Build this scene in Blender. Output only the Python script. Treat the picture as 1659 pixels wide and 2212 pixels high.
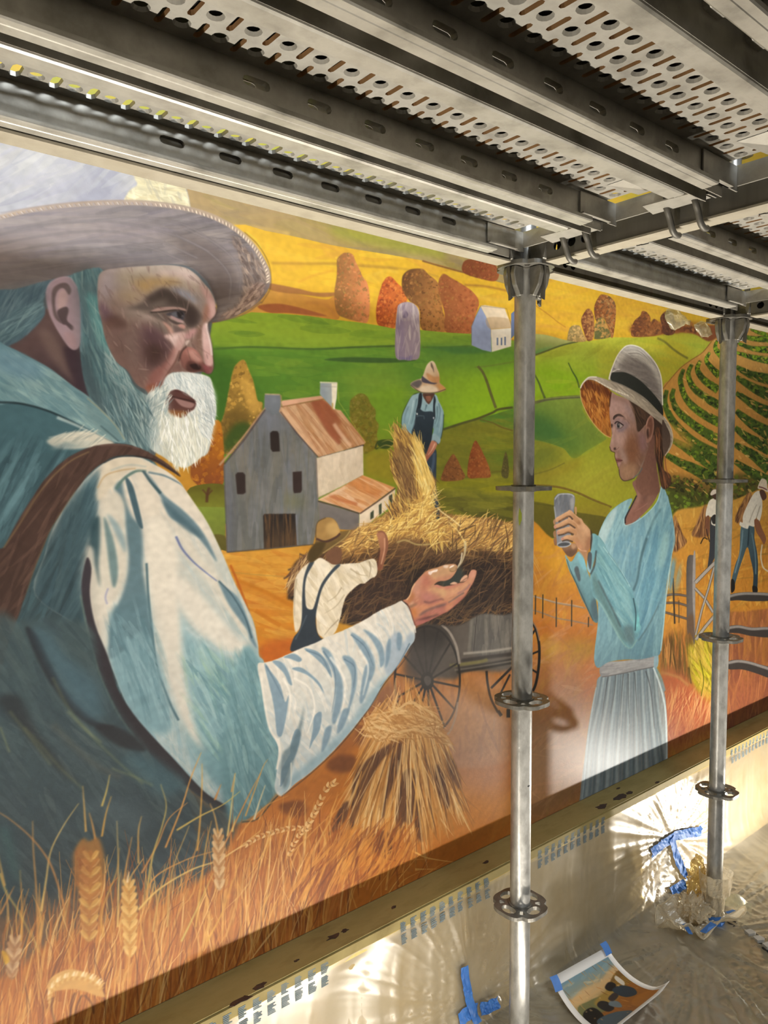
import bpy, bmesh, math, random
import numpy as np
from mathutils import Matrix, Vector
from mathutils.geometry import tessellate_polygon
for o in list(bpy.data.objects): bpy.data.objects.remove(o)
scn = bpy.context.scene; col = scn.collection
# ------------------------------------------------------------------ camera (metres; X along the wall, Y into it, Z up)
IW, IH, FOC = 1659, 2212, 1603.9
YAW, PITCH, ROLL = -0.6906, -0.0648, -0.0038
CAM = np.array([0., 0., 1.5573])
def cam_axes():
    cy, sy = math.cos(YAW), math.sin(YAW)
    f = np.array([-sy*math.cos(PITCH), cy*math.cos(PITCH), math.sin(PITCH)]); r = np.array([cy, sy, 0]); u = np.cross(r, f)
    c, s = math.cos(ROLL), math.sin(ROLL); return c*r+s*u, -s*r+c*u, f
RX, UP, FW = cam_axes()
cd = bpy.data.cameras.new('camera'); cam = bpy.data.objects.new('camera', cd); col.objects.link(cam)
cd.sensor_fit = 'HORIZONTAL'; cd.sensor_width = 36; cd.lens = FOC/IW*36; cd.clip_start = .02
cam.matrix_world = Matrix([[*map(float, (RX[i], UP[i], -FW[i], CAM[i]))] for i in range(3)]+[[0, 0, 0, 1]])
scn.camera = cam
# ------------------------------------------------------------------ view, world, lamps
vs = scn.view_settings; vs.view_transform = 'Standard'; vs.look = 'None'; vs.gamma = 1; vs.use_curve_mapping = False; vs.exposure = 0.0
scn.cycles.max_bounces = 8; scn.cycles.transparent_max_bounces = 12; scn.cycles.use_denoising = True; scn.cycles.sample_clamp_indirect = 4
w = bpy.data.worlds.new('hall_air'); scn.world = w; w.use_nodes = True
w.node_tree.nodes['Background'].inputs[0].default_value = (1, .95, .87, 1); w.node_tree.nodes['Background'].inputs[1].default_value = .06
def lamp(name, kind, loc, aim, power, color=(1, .93, .82), **k):
    L = bpy.data.lights.new(name, kind); L.energy = power; L.color = color
    for a, b in k.items(): setattr(L, a, b)
    o = bpy.data.objects.new(name, L); col.objects.link(o); o.location = loc
    o.rotation_euler = (Vector(aim)-Vector(loc)).to_track_quat('-Z', 'Y').to_euler(); return o
# work lights standing on the deck below and right of the frame
lamp('work_light_bar', 'AREA', (1.2, .77, .12), (1.2, 1.40, 3.69), 26, shape='RECTANGLE', size=3.0, size_y=.03, spread=math.radians(67))
lamp('work_light_low', 'AREA', (.5, .77, .12), (.5, 1.4, 1.0), 11, shape='RECTANGLE', size=1.8, size_y=.03)
lamp('work_light_far', 'POINT', (2.977, .80, .125), (2.8, 1, 1), 40, (1, .95, .87), shadow_soft_size=.016)
# a soft fill lamp added behind the camera, and a cooler flood on the level above
lamp('added_fill', 'AREA', (-1.6, -2.4, 1.5), (1.0, 1.4, 1.2), 9, (1, .95, .88), shape='RECTANGLE', size=1.6, size_y=1.2)
lamp('upper_flood', 'AREA', (.5, -1.1, 3.05), (.6, 1.3, 2.1), 72, (.86, .93, 1), shape='RECTANGLE', size=1.8, size_y=.35)
# ------------------------------------------------------------------ helpers
def mat(name): 
    m = bpy.data.materials.new(name); m.use_nodes = True; t = m.node_tree; return m, t, t.nodes['Principled BSDF']
def N(t, typ, **k):
    n = t.nodes.new(typ)
    for a, b in k.items():
        if a.startswith('i_'): n.inputs[int(a[2:]) if a[2:].isdigit() else a[2:].replace('_', ' ')].default_value = b
        else: setattr(n, a, b)
    return n
def lin(h): 
    c = [int(h.lstrip('#')[i:i+2], 16)/255 for i in (0, 2, 4)]
    return tuple(x/12.92 if x <= .04045 else ((x+.055)/1.055)**2.4 for x in c)+(1,)
def noise_col(t, b, stops, scale=8, stretch=(1, 1, 1), detail=6, inp='Base Color', rough=.6):
    tc = N(t, 'ShaderNodeTexCoord'); mp = N(t, 'ShaderNodeMapping'); mp.inputs['Scale'].default_value = stretch
    no = N(t, 'ShaderNodeTexNoise'); no.inputs['Scale'].default_value = scale; no.inputs['Detail'].default_value = detail; no.inputs['Roughness'].default_value = rough
    r = N(t, 'ShaderNodeValToRGB'); e = r.color_ramp.elements
    while len(e) < len(stops): e.new(.5)
    for i, (p, c) in enumerate(stops): e[i].position = p; e[i].color = lin(c)
    t.links.new(tc.outputs['Object'], mp.inputs[0]); t.links.new(mp.outputs[0], no.inputs[0]); t.links.new(no.outputs[0], r.inputs[0]); t.links.new(r.outputs[0], b.inputs[inp])
    return tc, mp, no, r
def bump(t, b, scale, strength, dist=.002, stretch=(1, 1, 1), detail=4):
    tc = N(t, 'ShaderNodeTexCoord'); mp = N(t, 'ShaderNodeMapping'); mp.inputs['Scale'].default_value = stretch
    no = N(t, 'ShaderNodeTexNoise'); no.inputs['Scale'].default_value = scale; no.inputs['Detail'].default_value = detail
    bp = N(t, 'ShaderNodeBump'); bp.inputs['Strength'].default_value = strength; bp.inputs['Distance'].default_value = dist
    t.links.new(tc.outputs['Object'], mp.inputs[0]); t.links.new(mp.outputs[0], no.inputs[0]); t.links.new(no.outputs[0], bp.inputs['Height']); t.links.new(bp.outputs[0], b.inputs['Normal'])
MT = {}
def simple(name, stops, scale=8, rough=.5, metal=0., stretch=(1, 1, 1), bs=None, spec=.5):
    m, t, b = mat(name); noise_col(t, b, stops, scale, stretch); b.inputs['Roughness'].default_value = rough; b.inputs['Metallic'].default_value = metal; b.inputs['Specular IOR Level'].default_value = spec
    if bs: bump(t, b, *bs)
    MT[name] = m; return m
simple('galvanized', [(.25, '#6f6c64'), (.42, '#98948a'), (.55, '#a8a49a'), (.7, '#8a867c')], 11, .42, .45, (1, 1, 1), (60, .12, .001))
simple('pole_zinc', [(.3, '#85837d'), (.45, '#a3a19b'), (.55, '#b6b4ae'), (.72, '#94928c')], 26, .33, .55, (1, 1, .5), (90, .35, .001))
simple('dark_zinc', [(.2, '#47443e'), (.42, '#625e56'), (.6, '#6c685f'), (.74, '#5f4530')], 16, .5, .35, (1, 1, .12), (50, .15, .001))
simple('lit_flange_zinc', [(.2, '#80796a'), (.5, '#9a9383'), (.75, '#8b8372')], 14, .55, .2, (1, 1, .3))  # paler zinc with the lamp light on beam undersides put into its colour
simple('cast_zinc', [(.2, '#5f5c55'), (.55, '#7f7c74'), (.8, '#918e86')], 30, .42, .6, (1, 1, 1), (60, .5, .003))
simple('rust', [(.2, '#8a6844'), (.5, '#b08a5e'), (.8, '#c09a6c')], 40, .7, .1)
simple('old_steel', [(.2, '#45423c'), (.5, '#5f5c55'), (.8, '#514e47')], 20, .5, .4, (1, 1, 1), (80, .3, .002))
simple('ledge_paint', [(.2, '#7d6a38'), (.42, '#94834e'), (.55, '#9c8a55'), (.7, '#8a7846'), (.82, '#6f5a34')], 7, .7, 0, (1, 3, 1), (30, .3, .002))
simple('tan_wall', [(.2, '#a08a5c'), (.5, '#b39c6c'), (.8, '#94804f')], 3, .8, 0, (1, 1, 1), (25, .3, .003))
simple('beige_tape', [(.2, '#cdb368'), (.5, '#dcc47c'), (.8, '#c4a95c')], 20, .6)
simple('text_ink', [(.3, '#5f6c70'), (.7, '#7a8688')], 30, .7)
simple('blue_tape', [(.2, '#2c5fa6'), (.5, '#3a70b8'), (.8, '#4a80c4')], 30, .55, 0, (1, 1, 1), (90, .4, .002))
simple('floor_board', [(.2, '#5f5a50'), (.5, '#716b5f'), (.8, '#544f46')], 5, .6, 0, (.4, 2, 1), (20, .3, .003))
simple('tread_grey', [(.2, '#8f8c86'), (.6, '#aaa69e'), (.8, '#78756f')], 40, .6)
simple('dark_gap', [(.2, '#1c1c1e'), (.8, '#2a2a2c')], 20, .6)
simple('paper_white', [(.2, '#dcd8d4'), (.8, '#e8e4e0')], 10, .7)
simple('paint_stain', [(.2, '#5f3a22'), (.5, '#3a2c26'), (.8, '#6a4a30')], 30, .7)
simple('green_mark', [(.2, '#6f7a1c'), (.8, '#848f28')], 30, .6); simple('ink_mark', [(.2, '#1a1a1a'), (.8, '#262626')], 30, .6)
def film(name, c, dif, glo, rough, tint=(.95, .92, .85, 1)):
    # thin plastic: clear, a little milky, with a gloss that grows towards grazing angles
    m = bpy.data.materials.new(name); m.use_nodes = True; t = m.node_tree; t.nodes.remove(t.nodes['Principled BSDF']); out = t.nodes['Material Output']
    tr = N(t, 'ShaderNodeBsdfTransparent'); tr.inputs[0].default_value = tint
    df = N(t, 'ShaderNodeBsdfDiffuse'); tl = N(t, 'ShaderNodeBsdfTranslucent'); gl = N(t, 'ShaderNodeBsdfGlossy'); df.inputs[0].default_value = tl.inputs[0].default_value = lin(c); gl.inputs[0].default_value = (.95, .93, .88, 1); gl.inputs['Roughness'].default_value = rough
    tc = N(t, 'ShaderNodeTexCoord'); no = N(t, 'ShaderNodeTexNoise'); no.inputs['Scale'].default_value = 9; no.inputs['Detail'].default_value = 5; mr = N(t, 'ShaderNodeMapRange'); mr.inputs[1].default_value = .3; mr.inputs[2].default_value = .7; mr.inputs[3].default_value = dif*.6; mr.inputs[4].default_value = min(1, dif*1.4)
    a = N(t, 'ShaderNodeMixShader', i_0=.35); b = N(t, 'ShaderNodeMixShader'); d = N(t, 'ShaderNodeMixShader'); fr = N(t, 'ShaderNodeFresnel'); fr.inputs[0].default_value = 1.5; mu = N(t, 'ShaderNodeMath', operation='MULTIPLY_ADD'); mu.inputs[1].default_value = .24; mu.inputs[2].default_value = glo
    l = t.links.new; l(tc.outputs['Object'], no.inputs[0]); l(no.outputs[0], mr.inputs[0]); l(mr.outputs[0], b.inputs[0]); l(df.outputs[0], a.inputs[1]); l(tl.outputs[0], a.inputs[2]); l(tr.outputs[0], b.inputs[1]); l(a.outputs[0], b.inputs[2])
    l(fr.outputs[0], mu.inputs[0]); l(mu.outputs[0], d.inputs[0]); l(b.outputs[0], d.inputs[1]); l(gl.outputs[0], d.inputs[2]); l(d.outputs[0], out.inputs[0]); MT[name] = m
film('masking_film', '#cfc4aa', .42, .010, .33); film('bag_film', '#dccfb4', .6, .03, .22); film('yellow_film', '#cdb068', .55, .06, .2, (.95, .86, .6, 1)); film('clear_film', '#e8e2c0', .30, .05, .16, (.96, .95, .86, 1))
class MB:
    """Collects geometry and links it as one mesh object."""
    def __init__(s): s.v, s.f, s.m = [], [], []
    def add(s, v, f, mi=0):
        k = len(s.v); s.v += [tuple(map(float, p)) for p in v]; s.f += [tuple(i+k for i in q) for q in f]; s.m += [mi]*len(f)
    def box(s, x0, y0, z0, x1, y1, z1, mi=0):
        s.add([(x, y, z) for x in (x0, x1) for y in (y0, y1) for z in (z0, z1)], [(0, 1, 3, 2), (4, 6, 7, 5), (0, 4, 5, 1), (2, 3, 7, 6), (0, 2, 6, 4), (1, 5, 7, 3)], mi)
    def bevbox(s, x0, y0, z0, x1, y1, z1, r=.002, mi=0):
        b = bmesh.new(); bmesh.ops.create_cube(b, size=1)
        for v in b.verts: v.co = Vector(((x0+x1)/2+v.co.x*(x1-x0), (y0+y1)/2+v.co.y*(y1-y0), (z0+z1)/2+v.co.z*(z1-z0)))
        bmesh.ops.bevel(b, geom=b.edges[:], offset=r, segments=2, affect='EDGES'); s.bm(b, mi)
    def bm(s, b, mi=0):
        b.verts.index_update(); s.add([v.co for v in b.verts], [[v.index for v in f.verts] for f in b.faces], mi); b.free()
    def tube(s, path, r, n=12, mi=0, cap=True):
        p = np.array(path, float); rr = np.broadcast_to(r, len(p)); T = np.gradient(p, axis=0); T /= np.linalg.norm(T, axis=1, keepdims=True)
        a = np.array([0, 0, 1.]) if abs(T[0][2]) < .9 else np.array([1., 0, 0]); V = []
        u = np.cross(T[0], a); u /= np.linalg.norm(u)
        for i in range(len(p)):
            u = u-T[i]*(u@T[i]); u /= np.linalg.norm(u); w_ = np.cross(T[i], u)
            V += [p[i]+rr[i]*(math.cos(t)*u+math.sin(t)*w_) for t in np.linspace(0, 2*math.pi, n, endpoint=False)]
        Fc = [(i*n+j, i*n+(j+1) % n, (i+1)*n+(j+1) % n, (i+1)*n+j) for i in range(len(p)-1) for j in range(n)]
        if cap: Fc += [tuple(range(n-1, -1, -1)), tuple(range((len(p)-1)*n, len(p)*n))]
        s.add(V, Fc, mi)
    def plate(s, outer, holes, z0, z1, mi=0, fr=None):
        """2D outline with holes, extruded z0..z1; fr maps (a, b, z) to xyz."""
        fr = fr or (lambda a, b, z: (a, b, z)); loops = [outer]+holes
        tri = tessellate_polygon([[Vector((a, b, 0)) for a, b in L] for L in loops]); pts = [q for L in loops for q in L]; n = len(pts)
        s.add([fr(a, b, z0) for a, b in pts]+[fr(a, b, z1) for a, b in pts], [tuple(t) for t in tri]+[tuple(i+n for i in t) for t in tri], mi)
        k = 0
        for L in loops:
            m_ = len(L); s.add([fr(a, b, z0) for a, b in L]+[fr(a, b, z1) for a, b in L], [(i, (i+1) % m_, m_+(i+1) % m_, m_+i) for i in range(m_)], mi); k += m_
    def obj(s, name, mats, parent=None, smooth=False, fix=True):
        me = bpy.data.meshes.new(name); me.from_pydata(s.v, [], s.f); 
        for m_ in (mats if isinstance(mats, (list, tuple)) else [mats]): me.materials.append(MT[m_] if isinstance(m_, str) else m_)
        me.polygons.foreach_set('material_index', s.m)
        if fix:
            b = bmesh.new(); b.from_mesh(me); bmesh.ops.recalc_face_normals(b, faces=b.faces[:]); b.to_mesh(me); b.free()
        if smooth: me.polygons.foreach_set('use_smooth', [True]*len(me.polygons))
        me.update(); o = bpy.data.objects.new(name, me); col.objects.link(o)
        if parent: o.parent = parent
        return o
def tag(o, label, cat, group=None, kind=None):
    o['label'] = label; o['category'] = cat
    if group: o['group'] = group
    if kind: o['kind'] = kind
    return o
def empty(name, loc=(0, 0, 0)):
    o = bpy.data.objects.new(name, None); o.empty_display_size = .05; o.location = loc; col.objects.link(o); return o
def part(o, label): o['label'] = label; return o
def dup(src, dx, dy=0, dz=0):
    def go(o, par):
        c = o.copy(); col.objects.link(c)
        if par: c.parent = par
        for k in ('label',):
            pass
        for ch in [x for x in col.objects if x.parent == o]: go(ch, c)
        return c
    r = go(src, None); r.location = Vector(src.location)+Vector((dx, dy, dz)); return r
def circ(cx, cy, r, n=12, r2=None, a0=0): return [(cx+r*math.cos(a0+2*math.pi*i/n), cy+(r2 or r)*math.sin(a0+2*math.pi*i/n)) for i in range(n)]
def stad(cx, cy, L, W, n=5):   # slot outline, long in x
    h = L/2-W/2; a = [(cx+h+W/2*math.cos(t), cy+W/2*math.sin(t)) for t in np.linspace(-math.pi/2, math.pi/2, n)]
    return a+[(cx-h+W/2*math.cos(t), cy+W/2*math.sin(t)) for t in np.linspace(math.pi/2, 3*math.pi/2, n)]
def catmull(P, n=8):
    P = np.array(P, float); q = np.vstack([2*P[0]-P[1], P, 2*P[-1]-P[-2]]); out = []
    for i in range(1, len(q)-2):
        for t in np.linspace(0, 1, n, endpoint=False):
            a, b, c, d = q[i-1:i+3]; out.append(.5*((2*b)+(c-a)*t+(2*a-5*b+4*c-d)*t*t+(3*b-a-3*c+d)*t**3))
    return np.array(out+[P[-1]])
def ray(u, v): return (u-IW/2)/FOC*RX-(v-IH/2)/FOC*UP+FW
def atY(u, v, y): d = ray(u, v); return CAM+d*(y/d[1])
def atZ(u, v, z): d = ray(u, v); return CAM+d*((z-CAM[2])/d[2])
# ---------------------------------------------------------------- a small brush engine for the painted wall
rng = np.random.default_rng(7)
class Brush:
    """Fills polygons (given in photo pixels, moved to the wall by `xf`) into one float canvas."""
    def __init__(s, w, h, xf):
        s.w, s.h, s.xf = w, h, xf
        s.img = np.zeros((h, w, 3), np.float32)
        s.o = (0., 0., 1.)
    def crop(s, x, y, k): s.o = (x, y, k)
    def pts(s, t):
        p = np.array(t.split() if isinstance(t, str) else t, float).reshape(-1, 2)
        return p / s.o[2] + np.array(s.o[:2])
def hexc(c):
    c = c.lstrip('#'); return np.array([int(c[i:i+2], 16) for i in (0, 2, 4)], np.float32) / 255
def spline(p, closed=True, n=5):
    if len(p) < 3: return p
    if closed: q = np.vstack([p[-1], p, p[0], p[1]])
    else: q = np.vstack([2*p[0]-p[1], p, 2*p[-1]-p[-2]])
    t = np.linspace(0, 1, n, endpoint=False)[:, None]
    out = []
    for i in range(1, len(q)-2):
        a, b, c, d = q[i-1], q[i], q[i+1], q[i+2]
        out.append(.5*((2*b)+(c-a)*t+(2*a-5*b+4*c-d)*t*t+(3*b-a-3*c+d)*t**3))
    if not closed: out.append(q[-2:-1])
    return np.vstack(out)
def raster(p, w, h, pad=0, ss=3):
    """Antialiased coverage of polygon p (canvas px): returns x0, y0, mask or None."""
    x0 = int(max(0, np.floor(p[:, 0].min())-pad)); x1 = int(min(w, np.ceil(p[:, 0].max())+1+pad))
    y0 = int(max(0, np.floor(p[:, 1].min())-pad)); y1 = int(min(h, np.ceil(p[:, 1].max())+1+pad))
    if x1 <= x0 or y1 <= y0: return None
    W, H = x1-x0, y1-y0
    acc = np.zeros((H*ss, W+2), np.float32)
    a = p-(x0, y0); b = np.roll(a, -1, 0)
    ay, by = a[:, 1]*ss, b[:, 1]*ss
    lo = np.ceil(np.minimum(ay, by)-.5).astype(int); hi = np.ceil(np.maximum(ay, by)-.5).astype(int)
    lo = np.clip(lo, 0, H*ss); hi = np.clip(hi, 0, H*ss)
    n = hi-lo; k = np.repeat(np.arange(len(a)), n)
    if len(k) == 0: return None
    row = np.arange(len(k))-np.repeat(np.cumsum(n)-n, n)+np.repeat(lo, n)
    yc = row+.5
    x = a[k, 0]+(b[k, 0]-a[k, 0])*(yc-ay[k])/(by[k]-ay[k])
    sg = np.where(by[k] > ay[k], 1, -1).astype(np.float32)
    x = np.clip(x, 0, W); xi = x.astype(int); fr = (x-xi).astype(np.float32)
    np.add.at(acc, (row, xi), sg*(1-fr)); np.add.at(acc, (row, xi+1), sg*fr)
    m = np.abs(np.cumsum(acc, 1)[:, :W]); np.minimum(m, 1, out=m)
    return x0, y0, m.reshape(H, ss, W).mean(1)
def boxblur(m, r):
    r = int(max(1, round(r)))
    for ax in (0, 1):
        for _ in range(2):
            pw = [(0, 0), (0, 0)]; pw[ax] = (r+1, r)
            c = np.cumsum(np.pad(m, pw), axis=ax)
            m = (c[2*r+1:]-c[:-2*r-1] if ax == 0 else c[:, 2*r+1:]-c[:, :-2*r-1])/(2*r+1)
    return m
def scale_at(B, p):
    e = B.xf(np.array([p, p+(4, 0), p+(0, 4)])); return (np.linalg.norm(e[1]-e[0])+np.linalg.norm(e[2]-e[0]))/8
def put(B, R, c, a=1, cl=None):
    if R is None: return None
    x0, y0, m = R
    if cl is not None:
        if cl[2].size == 0: return None
        cx, cy, cm = cl
        X0, Y0 = max(x0, cx), max(y0, cy); X1 = min(x0+m.shape[1], cx+cm.shape[1]); Y1 = min(y0+m.shape[0], cy+cm.shape[0])
        if X1 <= X0 or Y1 <= Y0: return None
        if c.ndim == 3: c = c[Y0-y0:Y1-y0, X0-x0:X1-x0]
        m = m[Y0-y0:Y1-y0, X0-x0:X1-x0]*cm[Y0-cy:Y1-cy, X0-cx:X1-cx]; x0, y0 = X0, Y0
    v = B.img[y0:y0+m.shape[0], x0:x0+m.shape[1]]
    am = (m*a)[..., None]
    v += (c-v)*am
    return x0, y0, m
def fillp(B, p, c, b=0, a=1, cl=None):
    q = B.xf(p); r = 0
    if b: r = b*scale_at(B, p.mean(0))
    R = raster(q, B.w, B.h, int(3*r)+1 if b else 0)
    if R is None: return None
    x0, y0, m = R
    if b: m = boxblur(m, r/1.4)
    if isinstance(c, str): col = hexc(c)
    else:                                    # gradient (c0, c1, x0, y0, x1, y1) in crop units
        g = B.pts(c[2:6]); g = B.xf(g); d = g[1]-g[0]
        yy, xx = np.mgrid[y0:y0+m.shape[0], x0:x0+m.shape[1]]
        t = np.clip(((xx-g[0, 0])*d[0]+(yy-g[0, 1])*d[1])/(d@d), 0, 1)[..., None].astype(np.float32)
        col = hexc(c[0])*(1-t)+hexc(c[1])*t
    return put(B, (x0, y0, m), col, a, cl)
def ribbon(p, w):
    t = np.gradient(p, axis=0); t /= np.linalg.norm(t, axis=1, keepdims=True)+1e-9
    n = np.c_[-t[:, 1], t[:, 0]]*np.asarray(w)[:, None]/2
    return np.vstack([p+n, (p-n)[::-1]])
YW = 1.40          # painted wall plane
YL = 1.306         # face of the ledge / lower wall
ZL = .467          # top of the ledge
# ------------------------------------------------------------------ the setting
def struct(o): o['kind'] = 'structure'; return o
m = MB(); m.box(-4, YW+.003, -.6, 8, YW+.25, 4.2); struct(m.obj('wall_back', 'tan_wall'))
m = MB(); m.box(-4, YL, -.6, 8, YW+.003, ZL-.012); struct(m.obj('wall_lower', 'tan_wall'))
m = MB(); m.bevbox(-4, YL-.004, ZL-.03, 8, YW+.002, ZL, .004); ledge = struct(m.obj('trim_1', 'ledge_paint'))
m = MB(); m.box(-3, -3, -.05, 8, YL, .05); struct(m.obj('floor', 'floor_board'))
# dried paint smears on the ledge
rn = random.Random(5); m = MB()
for (u, v, s) in ((1340, 1722, 1.3), (1300, 1742, 1.1), (1360, 1712, .8), (745, 2010, .5), (722, 2022, .8), (850, 1960, .4), (1050, 1862, .5), (1335, 1703, .4), (1420, 1690, .5), (560, 2130, .9), (520, 2160, 1.0), (640, 2075, .3)):
    c = atZ(u, v, ZL+.0006); n = 11
    P = [(c[0]+.016*s*rn.uniform(.5, 1.3)*math.cos(t)*1.5, min(YW-.004, c[1]+.010*s*rn.uniform(.5, 1.3)*math.sin(t)), ZL+.0012) for t in np.linspace(0, 2*math.pi, n, endpoint=False)]
    m.add(P+[(a, b, ZL+.0002) for a, b, _ in P], [tuple(range(n))]+[(i, (i+1) % n, n+(i+1) % n, n+i) for i in range(n)])
o = m.obj('paint_smear', 'paint_stain', ledge); o['kind'] = 'stuff'
# ------------------------------------------------------------------ the mural
X0, X1, Z0, Z1, DX, DZ = .22, 3.48, ZL-.01, 2.16, 960, 1180
CWd, CHt = int((X1-X0)*DX), int((Z1-Z0)*DZ)
def xf(p):
    p = np.asarray(p, float); d = ((p[:, 0:1]-IW/2)/FOC)*RX-((p[:, 1:2]-IH/2)/FOC)*UP+FW
    t = YW/np.maximum(d[:, 1], .05); return np.c_[(d[:, 0]*t-X0)*DX, (Z1-CAM[2]-d[:, 2]*t)*DZ]
def inv(c):
    P = np.c_[c[:, 0]/DX+X0, np.full(len(c), YW), Z1-c[:, 1]/DZ-CAM[2]]; z = P@FW; return np.c_[IW/2+FOC*(P@RX)/z, IH/2-FOC*(P@UP)/z]
B = Brush(CWd, CHt, xf); B.inv = inv
def F(t, c, b=0, a=1, cl=None, s=1):         # fill a polygon (s=1 smooth outline)
    p = B.pts(t); return fillp(B, spline(p) if s else p, c, b, a, cl)
def S(t, w, c, b=0, a=1, cl=None, w2=None, s=1):   # a brush stroke of width w -> w2 (photo px)
    p = B.pts(t); p = spline(p, False, 6) if s and len(p) > 2 else p
    if len(p) == 2: p = np.array([p[0], (p[0]+p[1])/2, p[1]])
    u = np.linspace(0, 1, len(p))
    ww = w*np.ones(len(p)) if w2 is None else w+(w2-w)*u
    return fillp(B, ribbon(p, ww), c, b, a, cl)
def inside(M, n):
    x0, y0, m = M; ys, xs = np.nonzero(m > .5)
    if len(xs) == 0: return np.zeros((0, 2))
    k = rng.integers(0, len(xs), n); return B.inv(np.c_[xs[k]+x0, ys[k]+y0].astype(float))
def H(M, n, ang, L, w, cols, a=.5, cl=1, curve=0., jit=12, fan=None):   # many tapering strokes inside mask M
    if M is None: return
    cols = cols.split()
    for p in inside(M, n):
        A = ang
        if fan is not None:                  # strokes radiate from a point (crop units)
            f = B.pts(fan)[0]; A = np.degrees(np.arctan2(*(p-f)[::-1]))
        A = np.radians(A+rng.normal(0, jit)); l = L*rng.uniform(.5, 1.3); k = curve*rng.normal(0, 1)
        t = np.linspace(-.5, .5, 5)
        d = np.array([np.cos(A), np.sin(A)]); nn = np.array([-d[1], d[0]])
        q = p+np.outer(t*l, d)+np.outer((t*t-.08)*l*k, nn)
        ww = w*rng.uniform(.6, 1.4)*np.array([.35, .9, 1, .8, .15])
        fillp(B, ribbon(q, ww), cols[rng.integers(len(cols))], 0, a*rng.uniform(.6, 1.2), M if cl else None)
def D(M, n, r, cols, a=.5, asp=.7, cl=1):    # dabs
    if M is None: return
    cols = cols.split(); th = np.linspace(0, 2*np.pi, 9, endpoint=False)
    for p in inside(M, n):
        R = r*rng.uniform(.5, 1.4); A = rng.uniform(0, 3.14)
        rr = R*(1+rng.normal(0, .18, 9)); x, y = rr*np.cos(th), rr*np.sin(th)*asp
        q = np.c_[p[0]+x*np.cos(A)-y*np.sin(A), p[1]+x*np.sin(A)+y*np.cos(A)]
        fillp(B, spline(q, True, 3), cols[rng.integers(len(cols))], 0, a*rng.uniform(.6, 1.2), M if cl else None)
def RECT(x0, y0, x1, y1, c, **k): return F([x0, y0, x1, y0, x1, y1, x0, y1], c, s=0, **k)
C = lambda n: B.crop(*CR[n])
CR = dict(O=(0, 0, 1), A=(0, 290, 2.765), f=(200, 540, 5.53), R=(0, 900, 2.592), B=(400, 480, 2.304), N=(440, 780, 3.77),
          Hh=(600, 880, 3.19), M=(840, 760, 6.144), L=(0, 1350, 2.911), V=(500, 1180, 2.676), W=(1140, 720, 4.253),
          w=(1140, 1140, 3.686), wf=(1240, 740, 6.504), wh=(1160, 1040, 10.37), hd=(860, 1180, 8.295),
          G=(1380, 680, 3.568), g=(1400, 1150, 4.916), T=(1140, 640, 5.352), X=(0, 1840, 3.95))
# ================= painted landscape
C('O')
RECT(-200, 200, 2000, 2400, '#b88430')
# upper fields
m = F('380 330 1800 330 1800 760 1400 740 1000 730 700 695 380 690', ('#d3a52f', '#d9a038', 0, 450, 0, 720), s=0)
H(m, 260, 8, 90, 16, '#e2bd3a #d6a32c #cf9a3a #dcb23c #c99238', .35)
C('B')
m = F('-40 -260 20 -60 130 15 300 12 400 42 540 70 720 112 850 135 1010 160 1180 190 1240 205 1300 222 1400 252 1640 320 1640 -260', ('#a3885a', '#9a8446', 300, -100, 1300, 200), s=0)
H(m, 160, 14, 110, 16, '#a58a60 #93824a #ae9660 #8e7a58 #a9914a', .4)
F('730 20 900 40 1100 70 1250 120 1300 180 1150 160 960 120 820 90 740 60', '#8f9030', 10, .7, m)
S('150 20 330 25 520 60', 10, '#c3a058', 3, .6, m)
S('1180 192 1240 210 1320 232 1400 252 1500 262', 3.4, '#7d5634', .6)
S('430 203 600 206 740 206 870 216 1000 226 1060 232', 5, '#a87c30', 2, .7)
S('880 216 1000 222 1130 240 1260 270', 4, '#b28a35', 2, .7)
S('1390 312 1500 320 1640 350', 4, '#9c6a32', 1.4, .8)
S('1110 300 1300 300 1500 380 1640 400', 8, '#dcb444', 4, .6)
F('330 380 425 340 560 360 700 385 745 372 765 480 640 470 500 450 380 448 330 470', ('#cf9848', '#c28338', 400, 340, 740, 480))
F('415 305 470 312 560 330 650 350 752 350 752 364 690 372 600 362 500 352 420 335', '#a46f3c', 1)
F('360 418 450 405 540 418 640 445 705 466 640 464 520 452 420 450', '#a35f38', 1)
S('560 300 640 265 740 240', 5, '#c99032', 2, .6); S('600 400 700 410 750 470', 6, '#b3763a', 3, .6)
S('930 250 990 320 930 420 935 500', 10, '#c99c34', 3, .7)
S('940 260 1000 240 1060 250', 6, '#d9b040', 2, .7)
def tree(t, c, shade, hi, n=130, r=3.4):
    m = F(t, c, .8); D(m, n, r, shade, .55); D(m, n, r*.8, hi, .5); return m
tree('755 190 775 162 800 152 832 160 850 200 868 235 885 275 905 300 917 360 918 440 905 498 860 494 800 478 755 450 742 360 755 260', ('#8a6034', '#d08250', 760, 300, 900, 320), '#8c5c34 #a5693a #7f6a3a', '#d9905a #c9733f #b98a48')
tree('1000 278 1025 272 1058 305 1090 335 1106 380 1090 420 1055 440 1045 522 1000 522 958 508 950 440 962 370 980 310', ('#a44c26', '#d07a38', 960, 300, 1100, 330), '#8a3f22 #b45a2c', '#dd8a44 #d6712f #c9602c')
tree('1085 262 1120 235 1180 232 1212 262 1256 300 1276 380 1280 430 1296 500 1290 546 1180 536 1165 430 1120 395 1085 345 1078 300', ('#5f3f24', '#a8703c', 1090, 250, 1270, 330), '#5d3c22 #7a5228 #8a5a30', '#b07a42 #a46a34 #8f6a36', 150)
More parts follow.
